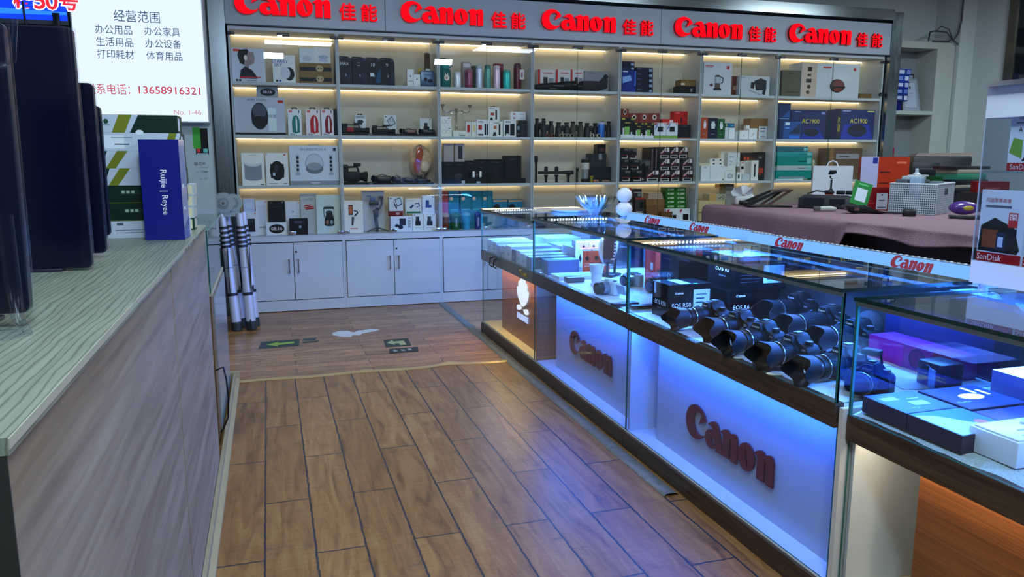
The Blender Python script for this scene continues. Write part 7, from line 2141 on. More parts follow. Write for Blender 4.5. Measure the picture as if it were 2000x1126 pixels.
PB = [('r', 0, 0, 1, .13, 'a01c26'), ('t', 'SanDisk', .3, .065, .085, 'd6d0d0'), ('p', [(.3, .16), (.95, .9), (1.0, .3), (.9, .16)], '1c2234'), ('p', [(.02, .3), (.1, .55), (.3, .5), (.3, .2)], '7aa04a'), ('t', '闪迪至尊高速', .4, .86, .06, 'b02a3a'), ('r', .12, .78, .7, .8, '6a7080'), ('t', 'A1', .25, .68, .08, '2a3040'), ('r', .7, .2, .95, .3, 'c9d4e0')]
for i, (yc, zc, art, nm) in enumerate(((.222, .0755, PA, 'memory card pack picturing a camera, lower left in the acrylic rack'), (.052, .0755, PA, 'memory card pack picturing a camera, lower right in the acrylic rack'), (.16, .3725, PB, 'memory card pack picturing a phone, upper row of the acrylic rack'))):
    mb = MB()
    w_, h_ = .162, (.235 if zc < .1 else .19)
    mb.M = TR(0, 0, 0, rz=-90)
    mb.box(-w_ / 2, w_ / 2, 0, .012, 0, h_, mat('e0e6ee', .4))
    face_art(mb, art, w_, h_)
    mb.M = None
    tag(mb.build('memory_card_pack', None, (2.40 + X0 + .012 + .02 * (zc > .1), 1.70 + yc, 1.0352 + zc), 0, smooth=0), nm, 'package', 'memory card packs')
mb = MB()
mb.box(X0 + .006, X0 + .09, Y0 + .01, Y1 - .01, .365, .372, ACRYL)
mb.build('shelf', t, smooth=0)
mb = MB()
for yy in (Y0 + .03, Y1 - .03):
    for xx in (X0 + .03, X1 - .03):
        mb.cyl((xx, yy, -.0243), (xx, yy, 0), .015, .015, SW, 12)
fo = mb.build('feet', t)
fo['kind'] = 'stuff'
for o in [t] + [q for q in COL.objects if q.name.startswith('memory_card_pack')]:
    o.location = (2.268 + (o.location.x - 2.40) * .945, 1.6065 + (o.location.y - 1.70) * .945, 1.0582 + (o.location.z - 1.0352) * .945)
    o.scale = (.945, .945, .945)
# ------------------------------------------------------------------ left-hand counter
LT = grainmat('pale_laminate', '8d9584', '6f7665', 0.34)
LF = woodmat('front_laminate', '988a74', '776a58', 'Y', 0.42, (0.9, 14.0), 1.0, 0.4, 0.08)
CX, CZ, CY0, CY1 = -0.285, 1.1525, 0.92, 3.73      # front plane, top and ends of the counter
t = thing('wooden_counter', 'long pale wood counter on the left with two grey-brown front panels', 'counter', (-0.65, 2.3, 0))
ox, oy = -0.65, 2.3
for y0, y1 in ((CY0 + .003, 2.415), (2.434, CY1)):
    mb = MB()
    mb.box(CX - .02 - ox, CX - ox, y0 - oy, y1 - oy, 0.005, CZ - .022, LF)
    mb.build('front_panel', t, smooth=0)
mb = MB()
mb.box(CX - .03 - ox, CX - .012 - ox, 2.39 - oy, 2.46 - oy, 0.0, CZ - .022, mat('6c6c62', .5))
mb.build('joint_strip', t, smooth=0)
mb = MB()
mb.box(-1.1 - ox, CX + .003 - ox, CY0 - oy, CY1 - oy, CZ - .02, CZ, LT)
mb.build('worktop', t, smooth=0)
mb = MB()
mb.box(CX + .003 - ox, CX + .0045 - ox, CY0 - oy, CY1 - oy, CZ - .013, CZ - .001, mat('a8a896', .4))
mb.build('edge_band', t, smooth=0)
mb = MB()
for i in range(14):
    y = 2.8 + i * 0.064 + 0.02 * math.sin(i * 5)
    mb.box(CX + .0045 - ox, CX + .005 - ox, y - oy, y - oy + 0.014 + 0.014 * abs(math.sin(i * 3)), CZ - .016, CZ - .007, mat('4a4238', .7))
o = mb.build('chipped_edge', t, smooth=0)
o['kind'] = 'stuff'
mb = MB()
mb.box(-1.09 - ox, CX - .022 - ox, CY0 + .002 - oy, CY0 + .015 - oy, 0.0, CZ - .021, mat('b9c3cc', .45))
mb.build('end_panel', t, smooth=0)
mb = MB()
mb.box(CX - .02 - ox, CX - ox, CY0 - oy, CY0 + .003 - oy, 0.0, CZ - .021, mat('2c2c28', .5))
mb.build('edge_seal', t, smooth=0)
mb = MB()
mb.box(-1.1 - ox, -1.085 - ox, CY0 + .02 - oy, CY1 - oy, 0.0, CZ - .021, LF)
mb.build('rear_panel', t, smooth=0)

# small glass case beyond the counter
t = thing('small_display_case', 'small glass case with brown wood base beyond the left counter', 'display case', (-0.62, 4.6, 0))
ox, oy = -0.62, 4.6
mb = MB()
mb.box(-.95 - ox, -.302 - ox, 4.05 - oy, 5.15 - oy, 0, 0.769, woodmat('case_brown', '7a5a34', '5c4226', 'Z', .4, (1.0, 30.0)))
mb.box(-.302 - ox, -.297 - ox, 4.20 - oy, 5.15 - oy, 0.03, 0.74, mat('8f9a98', .15, .3))
mb.build('base', t, smooth=0)
mb = MB()
mb.pane(-.306 - ox, -.300 - ox, 4.05 - oy, 5.05 - oy, 0.7855, 1.098, GLASS, GEDGE, 'x')
mb.build('front_glass', t, smooth=0)
mb = MB()
mb.box(-.33 - ox, -.296 - ox, 4.05 - oy, 5.06 - oy, 0.770, 0.785, mat('a3a084', .4))
mb.build('sill', t, smooth=0)
mb = MB()
mb.pane(-.95 - ox, -.3065 - ox, 4.05 - oy, 4.056 - oy, 0.7855, 1.098, GLASS, GEDGE, 'y')
mb.build('end_glass', t, smooth=0)
mb = MB()
mb.pane(-.96 - ox, -.290 - ox, 4.04 - oy, 5.06 - oy, 1.0985, 1.1105, TOPGLASS, mat('7fa8a0', .15), 'z')
mb.build('top_glass', t, smooth=0)
mb = MB()
mb.pane(-.9 - ox, -.32 - ox, 4.07 - oy, 5.04 - oy, 0.94, 0.946, GLASS, GEDGE, 'z')
mb.build('glass_shelf', t, smooth=0)
slab('device_box', 'white box on the base of the small glass case', 'box', -0.75, -0.45, 4.3, 4.7, 0.786, 0.87, 'b9c9c8')
mb = MB()
mb.tube([(-0.30, 4.02, 0.40), (-0.262, 4.0, 0.42), (-0.25, 3.98, 0.36), (-0.245, 3.97, 0.26), (-0.252, 3.96, 0.17), (-0.275, 3.95, 0.12), (-0.29, 3.95, 0.10)], 0.0045, BKM, 8)
tag(mb.build('power_cable', None), 'black cable hanging at the end of the left counter', 'cable')

# folded telescopic ladder
t = thing('telescopic_ladder', 'folded silver telescopic ladder standing by the left cabinet', 'ladder', (-0.255, 6.86, 0))
ALU = mat('c2c5d2', .34, .3)
CP = mat('1a1c20', .5)
for i, (x, lean, y) in enumerate(((-0.06, -0.075, -0.03), (0.055, -0.05, -0.03), (-0.03, -0.075, 0.12), (0.08, -0.05, 0.12))):
    r0 = 0.037
    top = 1.0

    def P(z):
        return (x + lean * z, y + 0.10 * z, z)
    mb = MB()
    secs = [(0.0, 0.30, 1.08), (0.31, 0.53, 1.0), (0.535, 0.70, .97), (0.71, .735, .94), (.75, .775, .92), (.79, .815, .9), (.83, .855, .88), (.87, .985, .8)]
    for a, b, s in secs:
        mb.cyl(P(a + .03 if a == 0 else a), P(b), r0 * s, r0 * s, ALU, 18)
    mb.build('rail', t)
    for a, b in ((.295, .315), (.70, .715), (.735, .75), (.775, .79), (.815, .83), (.855, .87)):
        mb = MB()
        mb.cyl(P(a), P(b + .006), r0 * 1.1, r0 * 1.1, CP, 18)
        mb.build('collar', t)
    mb = MB()
    mb.cyl(P(0.0), P(.075), r0 * 1.13, r0 * 1.13, mat('1d2a2c', .6), 18)
    mb.build('rubber_foot', t)
for s, xx in ((0, -0.125), (1, -0.05)):
    mb = MB()
    cx_, cz_ = xx + 0.01, 1.075
    mb.cyl((cx_, 0.035 + .03 * s, cz_), (cx_, .075 + .03 * s, cz_), 0.086 - .012 * s, 0.086 - .012 * s, mat('9aaab0', .35, .4), 32)
    mb.cyl((cx_, 0.028 + .03 * s, cz_), (cx_, .036 + .03 * s, cz_), 0.045, 0.045, mat('7f8f96', .35, .4), 28)
    mb.cyl((cx_, 0.022 + .03 * s, cz_), (cx_, .03 + .03 * s, cz_), 0.026, 0.026, mat('c3ccd0', .25, .7), 24)
    mb.cyl((cx_, 0.018 + .03 * s, cz_), (cx_, .024 + .03 * s, cz_), 0.010, 0.010, mat('5a646a', .3, .6), 16)
    mb.box(cx_ - .045, cx_ + .045, .04 + .03 * s, .07 + .03 * s, .96, 1.03, mat('9aaab0', .35, .4))
    mb.build('hinge', t)
mb = MB()
mb.box(-0.105, -0.098, -0.04, 0.1, .33, .70, CP)
mb.box(.065, .072, -0.03, .1, .33, .70, CP)
mb.build('side_rail', t, smooth=0)
mb = MB()
mb.tube([(.05, -.075, .10), (.055, -.085, .04), (.066, -.09, .004)], .006, CP, 6)
mb.build('foot_latch', t)
mb = MB()
mb.rbox(-0.03, -0.015, 0.0, .07, .34, .37, CP, .003)
mb.rbox(0.075, .09, 0.0, .07, .34, .37, CP, .003)
mb.build('latch', t)

# partition with the lit sign and the posters
mb = MB()
mb.box(-2.4, -0.41, 6.72, 6.78, 0, 3.42, mat('8f999e', .6))
struct(mb.build('wall_partition', smooth=0))
t = thing('lit_sign_board', 'bright white lit sign board with blue and red chinese lettering', 'sign', (-0.87, 6.6, 0))
mb = MB()
mb.box(-0.455, 0.455, 0.0, 0.10, 1.715, 2.75, mat('9aa4aa', .4))
mb.build('box', t, smooth=0)
mb = MB()
mb.box(-0.445, 0.445, -0.004, -0.0005, 1.725, 2.74, emit('dfefff', 1.12))
fc = mb.build('lit_face', t, smooth=0)


def sgn(s, x0, x1, z0, z1, c, bold=0.0):
    mb = MB()
    vs, fs, tw = text_mesh(s, 0.0, bold, 3)
    mb.add(vs, fs, emit(c, 0.9), Matrix.Translation(((x0 + x1) / 2 + 0.87, -0.0048, (z0 + z1) / 2)) @ Matrix.Rotation(R(90), 4, 'X') @ Matrix.Diagonal(((x1 - x0) / tw, z1 - z0, 1, 1)))
    mb.build('text_line', fc, smooth=0)


for a in (('经营范围', -1.036, -.722, 2.443, 2.527), ('办公用品', -1.167, -.919, 2.351, 2.417), ('办公家具', -.835, -.586, 2.353, 2.417), ('生活用品', -1.167, -.918, 2.263, 2.329), ('办公设备', -.835, -.584, 2.264, 2.329), ('打印耗材', -1.168, -.918, 2.174, 2.241), ('体育用品', -.834, -.583, 2.175, 2.239)):
    sgn(*a, '2a507c')
sgn('联系电话：', -1.264, -.965, 1.914, 1.993, 'd04058')
sgn('13658916321', -.905, -.471, 1.925, 1.982, 'd04058', .006)
sgn('No. 1-46', -.669, -.474, 1.774, 1.812, 'd890a0', 0)
t = thing('led_screen', 'bright blue screen with red and white outlined characters, upper left', 'screen', (-1.86, 6.60, 0))
mb = MB()
mb.box(-.53, .52, 0, .06, 2.40, 3.0, mat('3a444c', .4))
mb.build('frame', t, smooth=0)
mb = MB()
mb.box(-.53, .515, -.004, -.0005, 2.43, 2.99, emit('1038ff', 1.7))
mb.add([(-.53, -.0045, 2.45), (.515, -.0045, 2.47), (.515, -.0045, 2.49), (-.53, -.0045, 2.52)], [(0, 1, 2, 3)], emit('2a7cff', 1.4))
sc_ = mb.build('screen_face', t, smooth=0)
for ci, ch in enumerate('楼50号'):
    cw = (.13, .075, .075, .13)[ci]
    xx = (.215, .318, .395, .505)[ci] + .03
    for nm, bold, c, em, yy in (('letter_outline', .075, 'f4f0ff', 1.3, -.006), ('letter', .02, 'e02a3c', 1.2, -.0075)):
        vs, fs, tw = text_mesh(ch, 0.0, bold, 3)
        mb = MB()
        k = .125 * (1.12 if bold > .05 else 1)
        mb.add(vs, fs, emit(c, em), Matrix.Translation((xx, yy, 2.565)) @ Matrix.Rotation(R(90), 4, 'X') @ Matrix.Scale(k, 4))
        mb.build(nm, sc_, smooth=0)
t = thing('wall_rail', 'grey metal rails with cables under the blue screen', 'rail', (-1.86, 6.62, 0))
for z in (2.385, 2.34, 2.25):
    mb = MB()
    mb.rbox(-.53, .5, 0, .05, z - .012, z + .012, steelmat('rail', 'X', '7a848c', .3), .004)
    mb.build('rail', t)
mb = MB()
mb.box(-.53, .52, .05, .09, 2.22, 2.40, mat('1c2a40', .5))
mb.build('backing', t, smooth=0)
mb = MB()
mb.tube([(.24, -.01, 2.55), (.245, -.015, 2.43), (.26, -.02, 2.36), (.30, -.015, 2.30), (.36, -.015, 2.28), (.43, -.012, 2.31), (.445, -.012, 2.40)], .008, BKM, 8)
mb.rbox(.425, .47, -.03, -.008, 2.36, 2.48, BKM, .004)
tag(mb.build('power_cable', None, (-1.86, 6.60, 0)), 'black cable with adapter hanging before the blue screen', 'cable')
t = thing('wall_picture', 'blue picture with a red figure behind the dark screens', 'picture', (-1.30, 6.70, 0))
mb = MB()
mb.box(-.6, .14, 0, .015, 1.72, 2.2, mat('3f68b8', .4))
mb.M = TR(-.06, 0, 1.72)
face_art(mb, [('p', [(.1, 0), (.3, .1), (.5, .5), (.8, .9), (.9, .3), (.95, 0)], '7a2430'), ('p', [(.3, 0), (.5, .12), (.6, 0)], 'd8d8e0')], .2, .25, x0=0)
mb.M = None
mb.build('print', t, smooth=0)
t = thing('wall_poster', 'white wall poster with black picture and chinese print below the lit sign', 'poster', (-.62, 6.712, 0))
mb = MB()
mb.box(-.2, .2, -.006, 0.006, .95, 1.74, mat('9fb0b4', .35))
mb.M = TR(-.2, -.006, .95)
face_art(mb, [('r', .70, .66, .94, .92, '14161c'), ('r', .66, .72, .8, .93, '4a9a4a'), ('r', .72, .68, .78, .72, 'b83a4a'), ('r', .84, .68, .92, .72, '6ab0a8'), ('r', .72, .662, .93, .672, 'c9d0d4'), ('t', '级芯片', .76, .57, .035, '2c3438'), ('t', 'n of top chip', .82, .53, .016, '6a787c'), ('t', 'n - 代旗舰', .8, .49, .022, '5a686c'), ('t', 'e  4T', .82, .42, .022, '6a787c')], .4, .79, x0=0)
mb.M = None
mb.build('print', t, smooth=0)
t = thing('wall_poster', 'yellow and white wall poster half hidden behind the green boxes', 'poster', (-1.12, 6.712, 0))
mb = MB()
mb.box(-.15, .1, -.006, .006, 1.05, 1.75, mat('c6cdd4', .4))
mb.M = TR(-.15, -.006, 1.05)
face_art(mb, [('r', .1, .5, .9, .88, 'c9a23a'), ('r', .3, .52, .6, .54, '3a5a8a'), ('r', .2, .1, .9, .16, '2f8a4a'), ('r', .2, .2, .9, .4, 'b9c3c9')], .25, .7, x0=0)
mb.M = None
mb.build('print', t, smooth=0)

_before = set(COL.objects)
GS = 0.666      # goods below are drawn at 1.5 : 1 on a 1.0037 m datum, then set on the worktop at real size
# router boxes stacked on the counter, and the blue box
GN, WH = '1e3a30', 'b3bcc6'
def band(fl):
    if fl:
        return [('p', [(0, 0), (.18, 0), (.28, 1), (0, 1)], WH), ('p', [(.18, 0), (.34, 0), (.44, 1), (.28, 1)], '7c8436'), ('p', [(.34, 0), (.40, 0), (.52, 1), (.44, 1)], WH), ('e', .12, .62, .03, .14, '3a5a4a'), ('r', .08, .4, .16, .45, '6a747c')]
    return [('p', [(0, 0), (.78, 0), (.86, 1), (0, 1)], WH), ('p', [(.78, 0), (.88, 0), (.96, 1), (.86, 1)], '7c8436'), ('p', [(.88, 0), (.93, 0), (1, .85), (1, 1), (.96, 1)], WH)]


xc, yb, wb, db = -.665, 4.78, .41, .24
zz = 1.0037
tiers = [('white router box with small print, at the very bottom of the left stack', WH, [('r', .12, .75, .2, .9, '5a6a74'), ('r', .1, .45, .5, .48, '6a747c'), ('r', .1, .3, .45, .33, '6a747c')], .085),
         ('dark green router box, lower of the two all-green ones in the stack', GN, [('r', .25, .45, .5, .7, '2f4a40'), ('r', .27, .5, .31, .66, '9ab0a4'), ('r', .33, .5, .37, .66, '9ab0a4'), ('r', .39, .5, .43, .66, '9ab0a4'), ('r', 0, 0, 1, .05, '5a6a2a')], .088),
         ('dark green router box, upper of the two all-green ones in the stack', GN, [('r', .2, .5, .46, .75, '2f4a40'), ('r', .22, .55, .26, .71, '9ab0a4'), ('r', .28, .55, .32, .71, '9ab0a4'), ('r', .34, .55, .38, .71, '9ab0a4'), ('r', 0, 0, 1, .05, '5a6a2a')], .088),
         ('green and white striped router box above the all-green ones', GN, [('p', [(.0, 0), (.05, 0), (.2, 1), (.08, 1)], WH), ('p', [(.05, 0), (.17, 0), (.33, 1), (.2, 1)], '7c8436'), ('p', [(.17, 0), (.9, 0), (.9, 1), (.33, 1)], WH)], .084),
         ('green and white striped router box, fifth from the bottom', GN, [('p', [(.0, 0), (.05, 0), (.2, 1), (.08, 1)], WH), ('p', [(.05, 0), (.17, 0), (.33, 1), (.2, 1)], '7c8436'), ('p', [(.17, 0), (.9, 0), (.9, 1), (.33, 1)], WH)], .084),
         ('white router box end with label, second from the top of the stack', GN, band(False) + [('r', .04, .15, .3, .85, 'c9d0d6'), ('r', .14, .74, .4, .78, '6a747c'), ('r', .18, .34, .36, .40, '4a545c')], .088),
         ('green router box with white corner on top of the stack', GN, band(True) + [('e', .52, .03, .05, .14, 'c9d0d6')], .088)]
for i, (nm, c, art, h) in enumerate(tiers):
    h *= 1.12
    dx = [0, -.012, -.004, .004, -.002, -.002, -.012][i]
    pbox('router_box', nm, 'box', xc + dx, yb, zz, wb, db, h - .0006, c, art, group='router boxes stacked on the left counter',
         side=[('r', .1, .15, .5, .85, 'b9c0c8'), ('r', .6, .2, .9, .8, '3a4a44')] if i > 2 else ())
    zz += h
t = None
zz = 1.0037
for i, h in enumerate((.075, .07, .07, .07)):
    pbox('router_box', f'small white and green box in the stack behind the blue one, {["bottom", "second", "third", "top"][i]}', 'box', -.575 + .004 * i, 5.20, zz, .24, .16, h - .0006, 'aab4b8' if i else '2a4a3c', [('r', .6, .1, .95, .9, 'c9c3a8'), ('r', .1, .2, .5, .8, 'b9c0c8')], group='small boxes behind the blue box',
         side=[('r', .1, .1, .9, .9, 'b3b4a4')])
    zz += h
mb = MB()
w_, d_, h_ = .20, .17, .54
mb.box(-w_ / 2, w_ / 2, 0, d_, 0, h_, mat('0c1878', .35))
face_art(mb, [('t', 'Ruijie | Reyee', .55, .48, .075, 'd6daf0', -90)], w_, h_, rough=.35)
mb.M = TR(w_ / 2, d_ / 2, 0, rz=90)
face_art(mb, [('r', 0, 0, 1, 1, '8a93b0'), ('p', [(0, 0), (1, 0), (1, .22), (0, .12)], '2a4a9a'), ('r', .2, .3, .5, .33, 'c9d0e0'), ('r', .1, .52, .45, .56, 'c9d0e0')], d_, h_, rough=.12)
mb.M = None
tag(mb.build('router_box', None, (-.555, 4.59, 1.0037), -4, smooth=0), 'tall royal blue router box with vertical white lettering on the left counter', 'box')

# the row of dark screens in protective film
SCR = mat('050a20', .16)
BEZ = mat('14182a', .3)


def screen(label, x0, x1, y, z0, z1, lean, lift, film):
    t = thing('monitor', label, 'monitor', ((x0 + x1) / 2, y, 1.0037), 0, 'dark screens in a row')
    w, h = x1 - x0, z1 - z0
    zb = z0 - 1.0037
    mb = MB()
    r = .02
    poly = []
    for cx_, cz_, a0 in ((w / 2 - r, r, -90), (w / 2 - r, h - r, 0), (-w / 2 + r, h - r, 90), (-w / 2 + r, r, 180)):
        for k in range(5):
            a = R(a0 + 22.5 * k)
            poly.append((cx_ + r * math.cos(a), cz_ + r * math.sin(a)))
    M0 = TR(0, 0, zb, rx=-lean)
    mb.prism(poly, 0, .035, BEZ, M0)
    mb.build('housing', t, smooth=30)
    mb = MB()
    mb.prism([(p[0] * .985, h / 2 + (p[1] - h / 2) * .988) for p in poly], -.002, -.0002, SCR, M0)
    mb.build('screen', t, smooth=30)
    mb = MB()
    mb.box(-.03, .03, .04, .07, 0.004, zb + h * .4, BEZ)
    mb.rbox(-.16, .16, -.02, .16, 0, .012, BEZ, .004)
    mb.build('stand', t)
    if film:
        mb = MB()
        random.seed(int(x0 * 100) + 50)
        n = 14
        vs, fs = [], []
        for j in range(n + 1):
            v = j / n
            q = .006 * random.uniform(-1, 1)
            vs += [(w / 2 - .05 + q, -.006 - .006 * random.random(), h * v), (w / 2 - .02, -.010 - .004 * random.random(), h * v), (w / 2 + .005 + q * .5, .004, h * v), (w / 2 + .004, .04, h * v)]
        for j in range(n):
            for k in range(3):
                fs.append((j * 4 + k, j * 4 + k + 1, j * 4 + k + 5, j * 4 + k + 4))
        mb.add(vs, fs, FILM, M0)
        plabel(mb.build('protective_film', t, smooth=60), 'wrinkled clear plastic film')
    return t


t = screen('nearest dark screen wrapped in crumpled plastic film, far left edge', -1.15, -.62, 2.30, 1.045, 1.79, 2, True, True)
mb = MB()
random.seed(21)
n, m = 14, 8
vs, fs = [], []
for j in range(m + 1):
    for i in range(n + 1):
        u, v = i / n, j / m
        vs.append((-.22 + .50 * u, -.03 - .03 * math.sin(PI * u) - .02 * random.random(), .60 + .20 * v - .10 * v * (1 - u) - .03 * math.sin(u * 9) * v))
for j in range(m):
    for i in range(n):
        a = j * (n + 1) + i
        fs.append((a, a + 1, a + n + 2, a + n + 1))
mb.add(vs, fs, FILM)
mb.build('loose_film', t, smooth=60)
mb = MB()
for ph in (0, 1):
    mb.tube([(.12 + .05 * ph, -.04, .80), (.16 + .05 * ph, -.05, .72), (.20 + .05 * ph, -.05, .66), (.27 + .03 * ph, -.05, .68), (.31, -.04, .78)], .006, FILM, 6)
mb.build('film_loop', t, smooth=60)
mb = MB()
mb.tube([(.235, -.02, .30), (.24, -.03, .12), (.25, -.05, .03), (.28, -.09, .006), (.23, -.14, .006)], [.02, .02, .015, .012, .02], FILM, 8)
mb.build('film_tail', t, smooth=60)
screen('large dark blue glossy screen, second from the left edge', -1.22, -.695, 3.45, 1.012, 1.945, 1.5, True, True)
screen('dark blue screen third in the row, mostly hidden by the large one', -1.25, -.715, 3.86, 1.025, 1.77, 1.5, True, True)
screen('small dark screen with rounded corner, last in the row next to the green boxes', -1.25, -.745, 4.15, 1.075, 1.69, 1, True, False)

for o in COL.objects:
    if o not in _before and o.parent is None:
        o.location = (o.location.x * GS, o.location.y * GS, CZ + 0.0005 + (o.location.z - 1.0037) * GS)
        o.scale = (GS, GS, GS)
# ------------------------------------------------------------------ recess with folders at the right
NIC = mat('a9b0a8', .6)
t = thing('wall_shelf_unit', 'white built-in shelf unit between the cabinets and the corner', 'shelf', (7.45, 7.65, 0))
mb = MB()
mb.box(-.412, -.40, 0, .335, 0, 2.80, NIC)
mb.box(.26, .52, 0, .335, 0, 2.80, NIC)
mb.box(-.40, .26, .31, .335, 0, 2.80, mat('7d858a', .6))
mb.build('carcass', t, smooth=0)
for z0, z1 in ((2.725, 2.80), (1.955, 2.0), (1.30, 1.34), (.6, .64)):
    mb = MB()
    mb.box(-.40, .26, 0.002, .31, z0, z1, NIC)
    mb.build('shelf', t, smooth=0)
FB = ['1c3470', '223a86', '1a3a8a', '2a4a9a', '2a4488']
zz = 2.0005
o = pbox('file_box', 'royal blue file box at the bottom of the folder stack', 'box', 7.17, 7.70, zz, .22, .22, .11, '12206a', [('r', .1, .9, .5, .99, 'a9b4c4')])
zz += .111
for i in range(5):
    h = (.075, .075, .075, .075, .075)[i]
    pbox('lever_file', f'blue office folder lying flat, {["lowest", "second", "third", "fourth", "topmost"][i]} of the pile of five', 'folder', 7.20 + (.01, -.005, .012, .0, .015)[i], 7.68, zz, .30, .24, h - .0008, FB[i], [('r', .28, .25, .7, .8, ['a9b4cc', '8a98c0', 'b4bcd0', '7a8ac0', 'b9c4d4'][i]), ('r', .8, .2, .98, .85, ['b9c0d0', '6a7ab0', 'a9b4cc', 'b9c4d4', '7a8ab8'][i])], rz=(3, -2, 4, 1, -3)[i], group='blue office folders')
    zz += h
def leaning_frame(label, x0, x1, z0, y, h, tilt, frame, glass=False, rz=0):
    t = thing('certificate_frame', label, 'picture frame', ((x0 + x1) / 2, y, z0), rz)
    w = x1 - x0
    M0 = TR(0, 0, .002, rx=-tilt)
    mb = MB()
    for a in ((-w / 2, w / 2, 0, .015), (-w / 2, w / 2, h - .015, h)):
        mb.box(a[0], a[1], 0, .014, a[2], a[3], mat(frame, .4), M0)
    for a in ((-w / 2, -w / 2 + .015), (w / 2 - .015, w / 2)):
        mb.box(a[0], a[1], 0, .014, .015, h - .015, mat(frame, .4), M0)
    mb.build('frame', t, smooth=0)
    mb = MB()
    mb.M = M0
    mb.box(-w / 2 + .015, w / 2 - .015, .006, .012, .015, h - .015, mat('9aa4b4', .4))
    face_art(mb, [('r', .08, .06, .92, .94, '6a7484'), ('r', .1, .075, .9, .925, 'a3acb8'), ('e', .3, .75, .06, .05, '7a8088'), ('e', .55, .75, .06, .05, '4a5058'), ('e', .5, .9, .05, .05, 'b0623a'), ('r', .25, .55, .75, .57, '7a8490'), ('r', .3, .45, .7, .46, '7a8490')], w - .03, h - .03, y=.006, z0=.015)
    mb.M = None
    mb.build('certificate', t, smooth=0)
    return t


leaning_frame('dark framed certificate leaning at the back above the folders', 7.36, 7.66, 2.0005, 7.88, .46, 6, '2a1c20')
leaning_frame('certificate in clear plastic leaning in front of the dark framed one', 7.36, 7.62, 2.0005, 7.74, .40, 14, '8a939c')
pbox('pink_box', 'small crimson box on the lower recess shelf', 'box', 7.15, 7.70, 1.3405 + .12, .17, .15, .10, '8a1c3c', [('r', .1, .6, .6, .75, 'b85a7a')])
pbox('cardboard_tray', 'brown cardboard tray under the crimson box', 'box', 7.2, 7.69, 1.3405 + .06, .34, .2, .059, '5c4a40')
pbox('blue_box', 'dark blue box under the cardboard tray', 'box', 7.2, 7.70, 1.3405, .3, .2, .059, '1c3470', [('r', .5, .1, .7, .9, '5a9ac0')])
mb = MB()
mb.tube([(7.55, 7.64, 2.81), (7.62, 7.70, 2.92), (7.75, 7.75, 2.95), (7.87, 7.70, 2.93), (7.92, 7.66, 2.85), (7.82, 7.62, 2.812), (7.6, 7.63, 2.81)], .008, mat('2a2c30', .6), 8)
mb.tube([(7.7, 7.7, 2.93), (7.8, 7.72, 3.0), (7.9, 7.7, 2.97), (7.94, 7.66, 2.83)], .006, mat('3a3c40', .6), 8)
mb.tube([(7.955, 7.58, 3.41), (7.955, 7.58, 3.05), (7.94, 7.60, 2.90), (7.90, 7.62, 2.83), (7.96, 7.60, 2.78)], .010, mat('3c4044', .6), 8)
tag(mb.build('cable_bundle', None), 'tangled black cables on top of the recess shelf', 'cable')

# ------------------------------------------------------------------ towel-covered table
TZ = 0.98
t = thing('table', 'wide table under the pink towel, dark shaded space below', 'table', (5.0, 5.2, 0))
mb = MB()
mb.box(-.78, .9, -1.95, 1.60, TZ - .05, TZ - .013, mat('4a3c38', .6))
mb.build('tabletop', t, smooth=0)
mb = MB()
mb.box(-.70, .85, -1.85, 1.52, 0.0, TZ - .05, mat('241c22', .7))  # near-black block stands for the shade in the open space below the top
mb.build('shaded_interior', t, smooth=0)
random.seed(2)
TOW = mat('8c6c78', .95, bump=1.0, scale=120, var=.22)
nx, ny = 44, 90
vs, fs = [], []
X0, X1, Y0, Y1 = 4.14, 5.92, 3.2, 6.86
for j in range(ny + 1):
    v = j / ny
    y = Y0 + (Y1 - Y0) * v
    drop = .50 if y > 4.95 else (.50 - .41 * min(1, (4.95 - y) / .16))
    for i in range(nx + 1):
        u = i / nx
        wob = .006 * math.sin(y * 17 + u * 5) + .004 * math.sin(y * 41)
        if u < .26:
            k = 1 - u / .26
            fold = .022 * math.sin(y * 9 + 1.3 * math.sin(y * 3)) * k
            hem = .02 * math.sin(y * 6.5)
            x = X0 - .014 - .035 * k ** 2 + fold - (.05 * math.exp(-((y - 4.87) / .06) ** 2) * k)
            z = TZ - (drop + hem * k) * k
            if u > .23:
                x += .012 * (u - .23) / .03
        else:
            k = (u - .26) / .74
            x = X0 + (X1 - X0) * k
            z = TZ + .002 + wob * .5 * math.sin(x * 13) - .004 * math.exp(-k * 40)
        vs.append((x, y + .004 * math.sin(x * 30), z))
for j in range(ny):
    for i in range(nx):
        a = j * (nx + 1) + i
        fs.append((a, a + 1, a + nx + 2, a + nx + 1))
mb = MB()
mb.add(vs, fs, TOW)
tw_ = tag(mb.build('towel', None, smooth=70), 'dusty pink plush towel draped over the table behind the counters', 'towel')
sd = tw_.modifiers.new('thickness', 'SOLIDIFY')
sd.thickness = .012
sd.offset = -1
TT = TZ + .0065


def at(x, y, z=TT):
    return (x, y, z)


